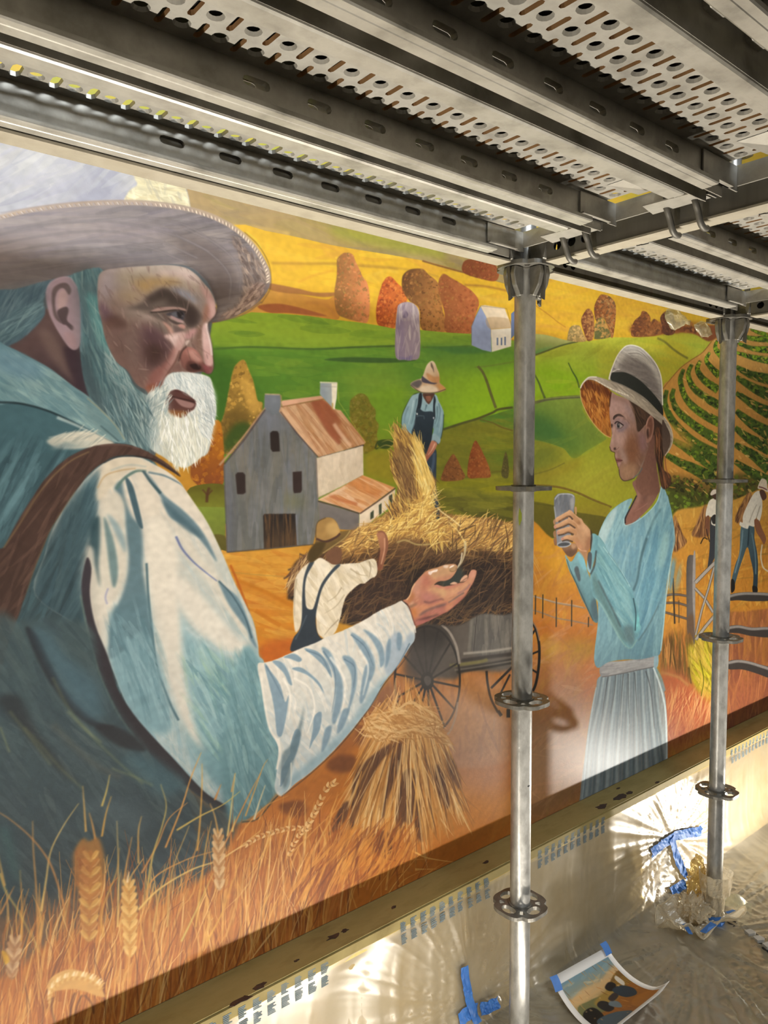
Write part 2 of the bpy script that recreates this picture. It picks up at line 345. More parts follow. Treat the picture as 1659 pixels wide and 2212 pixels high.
tree('1282 258 1325 278 1380 310 1432 348 1462 398 1442 470 1424 552 1300 548 1290 450 1258 320', ('#8f5732', '#b4673c', 1270, 300, 1430, 340), '#8a4a2c #9d5c34', '#c07848 #b26840 #a87a3e', 150)
tree('1388 195 1440 184 1492 200 1535 208 1562 250 1545 292 1480 284 1384 250', ('#7f4628', '#9f5834', 1390, 0, 1550, 0), '#7a3f24', '#a8603a #8f6030', 60, 3)
# green hills
g = F('120 508 240 474 330 448 480 455 610 466 750 486 860 498 960 514 1040 530 1170 536 1290 548 1425 556 1640 590 1640 1500 60 1500 60 560', ('#8eaa2c', '#5d8a24', 0, 480, 0, 740), s=0)
F('60 630 140 624 300 628 640 628 1050 614 1200 616 1420 628 1640 650 1640 900 60 1100', ('#588c26', '#4f7d24', 0, 640, 0, 900), 3, .9, g)
H(g, 330, 3, 110, 14, '#7c9f2a #6c9426 #8fae30 #577f26 #86a234', .28, jit=6)
F('60 680 250 680 330 800 380 900 340 1050 60 1100', '#3c6a20', 24, .85, g)
F('780 760 1000 700 1100 760 1120 900 960 1000 840 900', '#79992c', 26, .7, g)
F('930 860 1090 830 1060 1010 960 1060', '#74a012', 16, .6, g)
F('1230 690 1640 660 1640 900 1300 1020', ('#7fa022', '#8cb414', 1300, 700, 1500, 850), 10, .9, g)
F('1150 600 1640 620 1640 720 1250 720', '#55862e', 22, .7, g)
S('140 632 300 622 420 624 640 632 850 622 1050 616', 4.6, '#46612a', 1, .95, w2=4)
S('140 640 400 636 700 650 1000 640', 12, '#5f9426', 5, .5)
S('1180 622 1300 622 1420 616', 3, '#55702a', 1, .8)
F('690 684 800 672 940 674 1130 682 1130 692 1000 700 820 696', '#3f5f2a', 1.5, .95)
F('1200 622 1290 620 1425 618 1530 640 1470 652 1340 654 1290 640', '#467832', 3, .9)
S('1440 722 1520 714 1640 694', 3, '#6b7d30', 1, .8)
# silo and far barn
m = F('1055 440 1062 412 1095 398 1130 402 1158 430 1166 480 1168 660 1130 686 1090 684 1048 670 1046 540', ('#94828c', '#cdbcb0', 1052, 0, 1160, 0), .5)
F('1055 440 1062 412 1095 398 1130 402 1158 430 1160 470 1110 492 1058 480', ('#a08e90', '#cbbcb8', 1060, 0, 1150, 0), 1, .9, m)
F('1078 455 1095 440 1110 458 1100 476 1082 474', '#6f5f72', 1, .9, m); F('1070 430 1080 415 1095 412 1075 445', '#7d6a78', 1, .7, m)
F('1048 660 1050 480 1078 470 1090 540 1086 684', '#85748a', 4, .7, m); F('1062 668 1100 674 1128 660 1122 690 1070 686', '#6f6288', 2, .8, m)
H(m, 60, 88, 40, 4, '#b8a6a6 #8d7c88 #d6c8bc', .35, jit=8)
F('1425 612 1424 520 1446 466 1470 418 1500 470 1522 530 1524 646 1480 636', ('#8c97b8', '#72809f', 0, 420, 0, 640), .3, s=0)
F('1470 416 1490 412 1590 428 1606 470 1626 524 1522 532 1500 476', ('#dcc6a6', '#c9ac88', 0, 420, 0, 530), .3, s=0)
F('1500 476 1606 480 1626 526 1520 534', '#b09068', 1, .55)
F('1522 534 1624 526 1622 618 1526 646', ('#e4d8c4', '#cfc2b0', 1530, 0, 1620, 0), .3, s=0)
for x in (1550, 1570, 1588): RECT(x, 575 if x < 1580 else 570, x+8, 612, '#75809a')
S('1424 610 1425 520 1446 466 1470 416 1600 430 1626 525', 1, '#5f4a38', .3, .7, s=0)
F('1622 455 1640 440 1640 560 1622 580', '#5f6f96', s=0)
# fields right of the standing man
S('1456 716 1480 745 1500 790 1518 845 1546 925', 5.4, '#5c5a30', .7, .95, w2=6)
C('Hh')
m = F('1100 170 1150 150 1400 75 1620 10 1640 560 1640 820 1050 820 1050 200', ('#747626', '#6a6a22', 0, 100, 0, 560), s=0)
F('1390 84 1620 10 1640 150 1520 118', '#4c7f26', 2, .95, m)
F('1400 250 1640 190 1640 430 1480 440', '#55701f', 30, .7, m)
F('1100 500 1300 500 1500 470 1640 440 1640 590 1300 590 1100 590', '#85811c', 6, .9, m)
F('1090 590 1250 580 1400 590 1640 630 1640 830 1090 830', ('#5f5c22', '#4c4a20', 0, 600, 0, 800), 3, .95, m)
H(m, 120, 6, 90, 14, '#7f7c2c #6c6a22 #8a8426 #5f6122', .3, jit=8)
S('1140 152 1260 112 1380 76 1480 36 1520 14 1620 0', 5, '#4a4a28', .7, .95, s=1)
S('1390 82 1480 106 1540 136 1620 160', 2.4, '#5f4a26', .6, .8); S('1120 498 1300 480 1480 446 1600 440', 4, '#5c5420', 1.5, .7)
tree('1126 500 1140 440 1160 390 1205 322 1232 350 1246 375 1270 430 1290 475 1265 500 1190 508', ('#6f4526', '#86552c', 1130, 0, 1270, 0), '#5e3a22 #764a28', '#94643a #85562e', 70, 3)
tree('1314 484 1308 420 1325 320 1358 230 1388 262 1412 310 1440 370 1462 430 1462 480 1390 486', ('#7a3f20', '#965a30', 1310, 0, 1460, 0), '#6f3a1e #84481f', '#a06434 #8c5a30', 80, 3)
tree('1542 470 1550 380 1570 305 1586 360 1592 440 1582 488', '#4f4a26', '#45401f', '#6a5a30', 30, 2.4)
# bushes and field left of the standing man
C('N')
F('1290 330 1640 380 1660 1050 1560 1020 1300 930', ('#6f9420', '#7c7a20', 1400, 500, 1400, 800), 14, .9)
F('1310 740 1420 720 1540 740 1560 1010 1440 960 1300 930', '#8a7c24', 12, .8)
tree('1190 340 1230 285 1275 262 1330 285 1362 350 1400 400 1398 470 1425 520 1410 600 1420 690 1360 735 1300 750 1270 640 1200 520', ('#6f6a24', '#7a6a1e', 0, 300, 0, 700), '#5f5e22 #6a5a1c', '#8f8444 #857434 #7d7a2c', 120, 4)
S('1395 712 1415 660 1460 645 1540 650 1500 705 1440 705 1400 715', 3, '#2c3a18', .6, .9); F('1412 665 1470 645 1545 655 1530 690 1450 710', '#34451c', 1.2)
m = F('60 520 150 480 230 110 270 20 330 -10 370 80 400 150 420 230 440 320 480 370 400 700 150 760 60 740', ('#b28a3e', '#6f5a2c', 0, 100, 0, 560), 1)
D(m, 190, 5, '#a8823c #8a6a30 #c09648 #7d5f2c', .55); D(m, 50, 4, '#e0b45a #d8a84a', .6)
F('290 170 370 150 420 260 460 350 440 420 400 440 360 380 340 300', '#d6a850', 6, .7, m); F('130 540 200 420 320 400 360 520 260 640 150 700', '#6a5426', 10, .8, m)
F('250 520 350 500 380 560 200 740 160 660', '#35501f', 8, .85, m)
m = F('-60 560 40 500 120 480 150 560 165 760 165 980 100 1040 0 1035 -60 1000 -110 900', ('#b97420', '#7c4424', 40, 520, 60, 1000), 1)
D(m, 120, 5, '#a8641e #8f5222 #c58328 #7a3f22', .5)
F('-110 1030 170 1010 170 1200 -110 1190', ('#5e5a20', '#74782a', 0, 1030, 0, 1190)); S('25 1150 30 1080 45 1030', 6, '#4f3222', .6, .9); S('30 1090 -10 1045', 3, '#4f3222', .5, .9); S('30 1090 70 1050', 3, '#4f3222', .5, .9)
F('-60 1185 175 1190 175 1430 60 1425', ('#7a8a34', '#6f7a30', 0, 1200, 0, 1400), s=0); F('60 1425 175 1425 180 1560 120 1560', '#5a5426', 1)
# ochre yard
C('R')
m = F('1240 745 1300 762 1500 750 1700 720 1800 700 1800 1500 1300 1500 1200 900', ('#c8943c', '#c07a26', 0, 760, 0, 1250), s=0)
H(m, 160, 8, 110, 14, '#d0a04a #c68e34 #b97a2a #d8a84c #b8702a', .35)
F('1440 1320 1500 1260 1640 1240 1720 1280 1720 1400 1480 1400', '#b0581e', 10, .85, m)
S('1330 915 1440 960 1560 1020 1640 1060', 9, '#b06a1c', 2, .7, m); S('1430 1085 1500 1130 1570 1170', 9, '#b46c1e', 1.5, .8, m)
S('1290 870 1440 885 1600 895', 1.6, '#8d7a44', .6, .6, m); S('1290 830 1340 950 1400 1120 1440 1300', 5, '#a8541a', 1.5, .8, m)
# barn
C('N')
m = F('162 848 320 640 500 385 640 400 925 780 935 1300 890 1490 760 1505 490 1530 190 1556', ('#6c6c70', '#646460', 300, 500, 700, 1500), .3, s=0)
H(m, 240, 90, 120, 13, '#70747c #5f605e #7c7c7c #5a5c5c #6a6a62 #777268', .4, jit=5)
F('660 1100 760 1080 820 1180 680 1200', '#6a6a48', 16, .6, m); F('480 420 620 410 680 560 500 560', '#767a86', 14, .6, m)
F('180 1000 240 980 240 1560 190 1556', '#5a5c66', 10, .6, m)
S('165 850 178 1200 190 1556', 2, '#4a4648', .5, .8); S('190 1556 490 1530 900 1492', 1.6, '#3c3434', .5, .9, s=0)
F('495 285 500 268 620 272 628 300 632 412 560 440 492 385', ('#767c86', '#6a7078', 0, 280, 0, 420), .3, s=0); S('497 268 622 273', 2.4, '#c9a890', .5, .9)
S('628 275 632 340 622 412', 2.4, '#c58f72', .5, .8)
F('540 585 560 568 600 570 612 590 620 735 560 738 545 715', '#2e2624', .4, s=0); F('258 925 275 906 320 906 338 925 342 1070 320 1084 272 1082', '#332927', .4, s=0); F('724 902 798 896 800 1050 790 1070 735 1076 728 1050', '#352a28', .4, s=0)
m = F('484 1260 495 1245 748 1242 760 1500 640 1512 492 1528', ('#2a2523', '#4a3a2c', 0, 1300, 0, 1500), .4, s=0); H(m, 40, 90, 60, 5, '#5f4630 #2a2422 #6b4f34', .4, jit=3); S('660 1280 662 1505', 1.2, '#1e1a18', .4, .9)
S('752 1250 765 1498', 3, '#7a7c86', .6, .8)
# barn roof
S('128 848 320 620 500 380', 4.6, '#b08a6c', .5, 1, s=0, w2=3); S('165 840 330 640 500 395', 3, '#4a3c3c', .6, .8, s=0)
m = F('630 375 980 310 1080 395 1115 400 1318 662 1300 680 935 785 615 410', ('#c09a78', '#b98a62', 640, 400, 1200, 700), .3, s=0)
H(m, 90, 53, 110, 8, '#b98e68 #c8a27e #a87850 #d0a884 #a06844', .5, jit=4)
F('860 330 975 312 1080 420 1120 520 1090 500 1060 470 1140 620 1060 620 960 470', '#8e4e34', 5, .85, m); S('900 350 960 470 1030 580 1110 670', 9, '#93533a', 2, .8, m); S('1060 510 1120 600 1200 690', 8, '#ddb898', 2, .7, m)
S('640 395 760 540 930 770', 10, '#d8b08e', 3, .7, m); F('630 335 640 320 960 280 985 305 800 340 640 372', ('#d8a88c', '#c99878', 640, 0, 960, 0), .4, s=0)
S('632 372 800 342 978 308', 1.6, '#8a4a34', .4, .8); S('935 788 1120 740 1305 684', 3.4, '#46353a', .5, 1, s=0); S('625 410 760 590 935 785', 2.2, '#4f3c3c', .5, .9, s=0)
F('945 270 948 172 1088 178 1082 300 1060 395 1040 370', ('#8f9aa2', '#a8aaa8', 950, 0, 1040, 0), .3, s=0); F('1040 180 1088 180 1080 300 1066 395 1046 380', '#ece2cc', .4, s=0); S('945 172 1088 176', 2.6, '#e8dcc0', .3, .9); S('945 205 1086 210', 1, '#8a8478', .3, .7); S('1048 340 1050 392', 3, '#b08a34', 1, .7)
S('1088 180 1100 330 1318 662', 1, '#d8c850', .5, .6, s=0)
m = F('918 790 1296 690 1300 930 930 1115', ('#d8c6b0', '#c4b49c', 0, 700, 0, 1080), .3, s=0); H(m, 60, 90, 50, 12, '#d0c0aa #c2b098 #dccab4', .4)
S('916 790 930 1115', 2.2, '#7a6a62', .5, .8); S('930 1112 1100 1040 1296 930', 1.6, '#84705c', .5, .8, s=0)
m = F('930 1130 1296 930 1560 1030 1272 1240', ('#c88a58', '#d0a888', 1250, 950, 1100, 1200), .3, s=0)
H(m, 60, 28, 70, 8, '#d8a878 #b8743e #c8905c #dcb896', .5, jit=5); S('1190 970 1340 1050 1440 1080', 12, '#b5682f', 4, .6, m); S('1010 1085 1120 1130 1250 1165', 8, '#b0643a', 2, .7, m); S('950 1120 1090 1060 1150 1030', 6, '#e0c0a0', 2, .7, m)
F('930 1140 1268 1242 1266 1380 1100 1370 935 1300', ('#77706c', '#6c6664', 0, 1150, 0, 1360), .3, s=0); S('930 1140 1100 1185 1272 1242', 2.6, '#4a3834', .5, 1, s=0)
F('1268 1244 1560 1040 1556 1160 1290 1370 1264 1380', ('#dccab2', '#c8b49a', 1270, 0, 1550, 0), .3, s=0); S('1272 1242 1420 1140 1562 1034', 2.8, '#5a4038', .5, 1, s=0)
for t in ('1358 1235 1384 1212 1384 1275 1356 1292', '1426 1172 1448 1155 1448 1240 1428 1256', '1508 1100 1536 1080 1534 1180 1510 1200'): F(t, '#3c4434', .4, s=0)
# ---------- wagon, wheels and the hay on it
C('V')
m = F('940 330 1640 250 1640 1300 820 1300 700 1100 940 700', ('#a86a38', '#c08048', 0, 800, 0, 1250), 4)
H(m, 260, 84, 60, 8, '#b87a42 #a8663a #c88c54 #946040 #b8845a', .45)
F('1120 440 1380 330 1640 300 1640 690 1360 720 1280 770 1060 720 1020 560', ('#4a4440', '#5f5a54', 1100, 0, 1600, 0), 5, .95)
m = F('1380 380 1400 330 1640 320 1640 590 1400 620', ('#68645e', '#585450', 0, 330, 0, 600), 3, .95); H(m, 60, 90, 70, 9, '#767068 #5a5650 #817a70', .4, jit=4)
S('1400 335 1372 610', 7, '#7c766c', 1.5, .6); S('1424 330 1400 610', 1.2, '#2c2826', .4, .8)
F('1060 470 1200 450 1260 520 1150 700 1060 740 1040 600', '#2c2826', 16, .8)
S('1340 620 1500 605 1640 585', 5, '#a49c90', 1.5, .85); S('1330 660 1480 640 1640 620', 8, '#3a3430', 1.5, .9); S('1260 690 1420 670 1480 655', 7, '#8c8444', 2, .6); S('1300 720 1480 690 1640 660', 12, '#34302c', 2, .9); S('1290 715 1400 700 1640 660', 3, '#a49a8c', 1.5, .6)
F('1020 640 1100 600 1180 640 1160 760 1080 800 1000 740', '#3a3432', 8, .7)
def wheel(cx, cy, rx, ry, n, c, w, ph=0., a=1):
    t = np.linspace(0, 2*np.pi, 40)
    S(np.c_[cx+rx*np.cos(t), cy+ry*np.sin(t)].ravel(), w, c, .5, a)
    for k in range(n):
        A = ph+k*2*np.pi/n; S([cx+16*np.cos(A), cy+16*np.sin(A), cx+rx*np.cos(A), cy+ry*np.sin(A)], w*1.1, c, .6, a, w2=w*.9)
wheel(1132, 775, 188, 312, 14, '#2e2a28', 4.4, .12)
F('1095 760 1110 735 1150 730 1168 770 1160 815 1120 830 1098 800', '#2a2624', 1); F('1112 770 1125 750 1148 756 1152 790 1130 806', '#4c4642', 1)
F('980 600 1100 560 1240 600 1280 720 1160 820 1010 760', '#6a6460', 20, .35)
S('1215 452 1262 500 1300 580 1318 680', 5.4, '#9a8f84', .8, .9); S('1240 1095 1268 1060 1296 980 1308 900', 4.4, '#a89a8a', 1, .7)
S('1474 720 1480 790 1500 880 1540 960', 5, '#2c2826', .5); S('1500 820 1560 760 1640 680', 5, '#2c2826', .5); S('1530 900 1570 820 1610 740', 4, '#2c2826', .5); S('1540 950 1560 980', 7, '#2c2826', 1); S('1600 940 1600 990', 8, '#2c2826', 1)
F('1180 880 1500 820 1560 1000 1500 1300 1300 1360 1220 1100', '#c09a80', 30, .5)  # soft pale patch paints the lamp's glare haze below the wheel
C('T'); S('80 1900 80 1900 80 1901', 1, '#2c2826')
C('w')
S('22 740 60 800 86 900 92 1010 84 1130 64 1240 40 1300', 5.5, '#22201e', .5); S('26 738 66 795 94 900', 2, '#b89478', .5, .8)
S('20 870 60 810', 4, '#22201e', .4); S('20 1010 92 980', 5, '#22201e', .4); S('20 1120 84 1160', 5, '#22201e', .4)
# hay: dark mass first, then straw
C('Hh')
m = F('70 1300 80 1190 110 1080 200 1010 400 900 480 860 640 800 760 720 900 700 1100 690 1130 720 1200 740 1300 760 1400 760 1500 770 1560 790 1640 850 1640 1380 1400 1420 1240 1500 1000 1480 780 1420 500 1500 100 1330', ('#6a4a30', '#2c2420', 0, 850, 0, 1300), 3)
hay = '#8f6a40 #6b4a30 #a47a48 #4a3426 #7d5c3c #b08a54'
H(m, 900, 150, 46, 3.2, hay, .6, jit=26, curve=.6)
F('400 900 700 760 900 690 1100 700 1500 780 1640 870 1640 960 1300 980 1000 960 700 930 450 1000', '#b98e50', 22, .55, m)
m2 = F('440 1010 520 850 700 770 860 700 1100 760 1300 770 1560 800 1640 880 1640 980 1400 960 1280 1000 1150 920 980 900 800 900 640 960 520 1030', '#a87c44', 10, .5)
H(m2, 620, 150, 44, 3, '#d2a860 #c49a54 #e0b868 #a87c44 #b88a4a #8a6238 #ecc878', .7, cl=0, jit=24, curve=.6)
F('840 900 1000 920 1160 930 1260 1000 1280 1090 1100 1080 900 1060 780 1020', '#5a4230', 14, .55, m)
H(m, 300, 118, 44, 2.8, '#9a7648 #5a4230 #b8925a #3a2a20', .6, jit=20)
F('900 1100 1300 1030 1640 1130 1640 1370 1380 1420 1000 1480 820 1340', '#2a2220', 26, .75, m); H(m, 170, 128, 40, 2.4, '#6a4c36 #4a362a #8a6848', .5, jit=24)
F('500 1210 800 1120 900 1300 800 1400 520 1480', '#40302a', 20, .6, m); H(m, 160, 130, 40, 2.4, '#6f5038 #8a6644 #54402e', .5, jit=20)
S('820 930 880 915 960 945 1060 940 1080 925', 3.4, '#b09a64', .6, .9); S('1290 920 1290 990 1270 1060 1240 1105', 6, '#c0b08c', .8, .9, w2=2); S('1270 1000 1260 1060 1235 1110', 3, '#d8ccb0', .5, .9)
for q in ('60 1170 130 1090 190 1040', '70 1240 100 1160 160 1080', '90 1300 105 1210 150 1130', '150 1010 200 1030 240 1060', '70 1120 160 1090 200 1070', '40 1180 100 1150 150 1120'): S(q, 4, '#5a4030', .5, .9, w2=1.2)
m = F('90 1290 80 1180 130 1090 200 1030 240 1060 180 1120 130 1220', '#4a3426', 3, .9); H(m, 90, 118, 40, 2.6, '#a07a50 #6a4a34 #c8a878', .6, cl=0, jit=14)
# sheaf held by the standing man
# ---------- standing man with the sheaf (behind the hay)
C('M')
S('165 1010 180 840 250 680 330 570 400 545', 2.2, '#2a3226', .4, .9)
F('170 1000 178 850 230 720 300 590 360 560 420 545 610 560 660 650 715 760 728 830 715 1010 690 1140 640 1220 560 1180 580 1000 300 1090 260 1080 190 1040', ('#8fb0ba', '#6f98a6', 0, 560, 0, 1150), .4)
for q, c in (('260 720 215 850 200 1000', '#6a8a96'), ('330 640 300 800 260 960', '#a8c4cc'), ('370 620 340 780 300 960', '#5c7c88'), ('660 680 680 800 640 1000', '#5f8490'), ('700 800 690 940 660 1080', '#9ab8c0'), ('640 720 640 860 610 960', '#587a86'), ('500 700 480 780', '#4d6c78')): S(q, 3.4, c, .6, .8, w2=1.6)
S('728 830 720 1000 690 1150', 1.6, '#26323a', .3, .8)
F('575 1100 620 1088 684 1165 655 1225 600 1180 556 1180', '#88a6b0', .4); S('600 1178 655 1228', 2, '#2a343a', .3, .8); F('165 1010 230 1030 300 1090 290 1120 200 1060', '#8ea6b0', .4)
F('450 550 600 545 590 600 545 680 520 690 480 640', '#5a3c30', .4); F('490 590 550 585 560 640 525 660 500 640', '#8a5c48', 1, .9); S('470 570 520 575 590 560', 2, '#3a2a24', .5, .8)
F('400 560 435 545 440 640 415 760 360 800 365 760 380 700', '#232d36', .4); F('600 580 622 640 612 720 615 880 590 870 588 700', '#232d36', .4)
F('362 800 400 750 460 790 580 795 600 880 580 1040 560 1190 500 1370 470 1400 440 1220 380 1190 300 1080 340 960', ('#2c3843', '#212b33', 0, 760, 0, 1400), .4)
S('365 860 400 845 465 850 468 890', 1.2, '#6f8790', .3, .8, s=0); S('350 900 330 980 310 1060', 2, '#44545e', .6, .7); F('362 818 378 810 384 830 372 838', '#d8dcdc', .3); F('584 870 600 865 602 886 588 888', '#c8ccd0', .3)
F('470 1380 620 1290 628 1560 625 1750 640 1900 668 2080 668 2230 600 2160 570 1800 480 1500', ('#2e3c4c', '#1f2a38', 0, 1350, 0, 2200), .4); S('600 1340 590 1480 560 1620', 6, '#4a5c74', 1.2, .7); S('606 1800 620 1960 640 2150', 4, '#3c4c60', 1, .7)
F('560 1190 600 1182 640 1220 600 1320 540 1400 480 1480 470 1410 500 1340', ('#b87860', '#8a5040', 600, 1200, 480, 1450), .4); S('612 1215 570 1300 520 1370', 3, '#dcb49c', .8, .8, w2=1)
F('285 440 300 405 370 370 432 350 460 290 500 180 545 130 580 120 612 150 640 220 670 300 672 400 720 450 756 495 700 530 600 540 480 545 400 525 320 480', ('#e0ccb0', '#b98f68', 480, 150, 640, 420), .4)
F('560 140 590 200 598 280 580 230 556 190', '#6a584c', .6, .9); F('440 320 480 350 560 400 640 410 600 430 520 420 440 395', '#4a4452', 1.4, .95); F('500 280 600 330 670 330 668 400 600 410 520 360', '#b87e4c', 2, .7)
F('290 440 310 405 400 370 440 400 420 450 380 480', '#5a5456', 1.5, .9); F('390 490 450 450 560 440 640 480 640 535 480 542 410 525', '#e2d0b8', 3, .8); F('640 440 700 450 756 495 690 500', '#c88c48', 3, .8); S('285 440 400 525 480 545 620 540 756 495', 1.4, '#2c2a26', .3, .9)
C('Hh')
m = F('800 110 850 150 900 180 940 215 1000 260 1005 330 1020 400 1050 450 1088 500 1080 560 1050 640 1060 700 1100 800 1150 900 1100 960 980 880 860 800 740 790 800 640 830 560 800 480 780 400 800 300 805 220', ('#b08a4c', '#8a6238', 850, 200, 1000, 700), 2)
H(m, 520, 68, 50, 3, '#d8b25c #a87e42 #7a5636 #e8c870 #c49c50 #5f4430 #b88c46', .7, cl=0, jit=13, curve=.3)
F('830 260 900 300 930 420 950 560 900 640 850 560 820 420', '#5f4636', 10, .6, m); H(m, 120, 66, 40, 2.4, '#6f5238 #a07a48 #503a2a #c8a060', .6, jit=12)
H(F('960 230 1010 300 1010 400 1080 500 1060 600 1010 640 960 500 940 330', '#d0a858', 8, .4), 130, 74, 54, 2.8, '#ecca74 #d8b058 #f2dc94', .7, cl=0, jit=9)
m = F('1000 600 1080 560 1080 700 1120 820 1160 920 1120 950 1000 860 900 860 760 900 640 900 700 800 860 760', '#c09850', 14, .4); H(m, 260, 140, 54, 2.8, '#e6c26a #c89e54 #a07440 #f0d88c', .7, cl=0, jit=26, curve=.7)
for q in ('800 200 760 160 720 150', '790 270 740 260 690 285', '800 240 760 225 715 240', '1080 560 1110 545', '1100 680 1120 655', '1150 720 1220 700', '1230 745 1300 740', '780 150 800 112 830 170'): S(q, 2, '#cfae62', .4, .9, w2=.6)
S('1100 690 1130 720 1200 770 1260 820', 3, '#f0dca0', .6, .8); S('1180 790 1240 850 1300 950', 3, '#e8cc84', .8, .7)
# ---------- man with suspenders at the wagon
S('690 870 720 866 740 900 745 960 720 1050 705 1115', 10, '#8a5a44', .6, 1); F('680 870 720 862 742 895 738 990 712 1115 682 1110 690 1060 705 990 690 905', ('#a87458', '#7c4e3a', 740, 900, 680, 1100), .4); S('735 900 735 980 712 1080', 2.4, '#d8a888', .7, .8); S('700 980 685 1100', 3, '#4f2e24', .8, .8)
F('330 1010 400 960 440 990 430 1070 360 1080', '#6f4e3a', 1)
m = F('120 1190 150 1130 190 1090 230 1065 290 1036 340 1060 380 1084 440 1080 500 1074 560 1072 620 1050 660 1044 680 1070 685 1130 670 1165 640 1178 600 1210 560 1218 480 1290 450 1360 430 1450 400 1540 340 1594 300 1580 270 1540 262 1440 230 1400 180 1440 150 1520 120 1545 108 1440 110 1330', ('#e4d8c4', '#d8cab2', 0, 1050, 0, 1560), .5)
H(m, 130, 60, 60, 9, '#ece2d0 #cfc0a6 #dccfb8 #c2b294 #e8dcc6', .45)
for q, c in (('500 1110 560 1150 620 1160', '#a89678'), ('440 1240 400 1300 340 1340', '#a8977c'), ('460 1290 400 1370 320 1420', '#b4a488'), ('420 1460 360 1520 320 1570', '#a08f76'), ('630 1060 640 1110 630 1170', '#8f8068'), ('130 1180 115 1300 115 1440', '#a09278')): S(q, 3, c, 1.2, .8, w2=1)
F('218 1070 250 1066 205 1150 188 1230 190 1330 200 1380 232 1392 250 1370 290 1240 330 1170 400 1088 430 1088 370 1150 310 1240 280 1340 262 1440 270 1540 300 1590 340 1600 200 1650 90 1680 108 1590 150 1530 166 1440 168 1300 180 1170', ('#3c4650', '#2f3740', 0, 1100, 0, 1600), .4); S('120 1600 150 1540 200 1430', 3, '#566470', 1.2, .6)
F('205 1050 210 1000 250 950 262 900 262 850 278 790 330 760 380 766 410 800 425 850 500 845 508 852 470 900 400 950 310 1010 240 1066', ('#8f713f', '#5c4a2e', 280, 780, 320, 1020), .4)
F('264 900 270 800 330 762 380 768 412 810 428 860 400 890 330 915 280 920', ('#9c7a48', '#c09a5e', 270, 0, 420, 0), .8); F('340 800 400 800 420 850 380 880 340 860', '#c8a468', 4, .7); S('264 905 330 925 400 895 430 868', 4.6, '#46302a', .5, .95); F('260 935 330 930 300 1000 240 1062 208 1040 220 980', '#463820', 2, .85); S('500 848 460 900 390 950 310 1005', 2, '#c0a468', .5, .8); S('262 900 262 850 275 790 330 760', 1.4, '#3c2c20', .3, .8)
# ---------- near ground and the sheaf at the front
C('O')
m = F('-100 1640 300 1700 560 1640 620 1580 700 1540 760 1600 860 1650 1000 1660 1120 1640 1560 1500 1600 1700 300 2300 -100 2300', ('#b2702e', '#bd6f2c', 0, 1500, 0, 2100), 6)
H(m, 380, 128, 90, 9, '#c07c34 #a8622a #cc8a40 #b46e30 #96562a #c88238', .4, jit=16)
F('780 1740 900 1700 1130 1640 1130 1800 700 2010 560 2080 520 2000', '#b5682a', 20, .5); F('560 1600 700 1560 760 1620 720 1720 640 1740 560 1720', '#b06a30', 16, .6)
C('V')
F('800 1300 1000 1440 1250 1300 1400 1380 1640 1400 1640 1560 1300 1680 1060 1740 880 1760', '#c2813c', 26, .7)
F('560 1240 640 1200 720 1220 700 1290 640 1310 560 1290', '#6a3e26', 5, .8); F('280 1490 400 1470 440 1530 380 1570 300 1540', '#6a3c22', 4, .75); F('730 1040 800 1020 790 1080 740 1150 720 1090', '#4f3024', 6, .7)
F('820 820 920 780 980 850 930 960 840 980 780 960', '#7a5646', 14, .6); F('700 960 800 920 860 1000 760 1120 640 1200 600 1180', '#8f5630', 14, .7); F('1240 1140 1400 1150 1560 1250 1540 1400 1340 1420 1240 1300', '#b98a70', 26, .6)
m = F('770 1040 800 985 880 950 960 935 1040 920 1120 925 1170 960 1200 1030 1230 1100 1260 1190 1290 1300 1340 1440 1330 1520 1200 1560 1130 1640 1100 1700 1060 1690 940 1640 850 1660 760 1690 690 1600 680 1450 720 1250 800 1130', ('#c68e50', '#b8742c', 0, 940, 0, 1650), 3)
H(m, 520, 90, 110, 6, '#d09a56 #b87c3c #dca868 #a06a34 #c68a48 #e2b478', .6, cl=0, jit=7, fan='1010 700')
for t in ('720 1300 800 1220 900 1150 960 1140 860 1250 780 1400 720 1560 690 1640 690 1480', '940 1150 985 1150 960 1300 910 1440 880 1560 860 1540 890 1380', '1000 1300 1060 1300 1060 1440 1040 1600 1000 1590 970 1620 950 1560 970 1420', '1060 1480 1090 1480 1090 1620 1108 1710 1070 1650', '1180 1260 1230 1340 1260 1500 1230 1490 1190 1400', '1240 1190 1290 1260 1330 1400 1300 1380 1260 1300', '560 1650 640 1500 680 1480 660 1580 580 1660', '780 1680 860 1640 940 1700 900 1790 820 1760'):
    k = F(t, '#5a3a28', 3, .85); H(k, 26, 97, 80, 4, '#4a2e22 #6a4630 #7d5434', .6, jit=6)
H(m, 170, 90, 130, 3.4, '#e8be80 #8a5a30 #dca458 #6a4428 #f0cc94', .6, cl=0, jit=6, fan='1010 700')
m = F('770 1045 800 985 880 950 960 935 1060 918 1150 935 1200 1030 1250 1150 1180 1120 1060 1080 900 1120 820 1110', '#d2a066', 6, .7); H(m, 200, 25, 60, 4, '#e0b47a #c08a4c #ecc890 #b07a40', .6, cl=0, jit=22, curve=.8)
for q in ('930 960 900 915 880 890', '1050 930 1080 885', '1090 930 1040 880', '1150 950 1180 990 1190 1040', '960 950 940 910'): S(q, 2.4, '#dcb070', .5, .9, w2=.6)
# ================= bearded man
C('A')
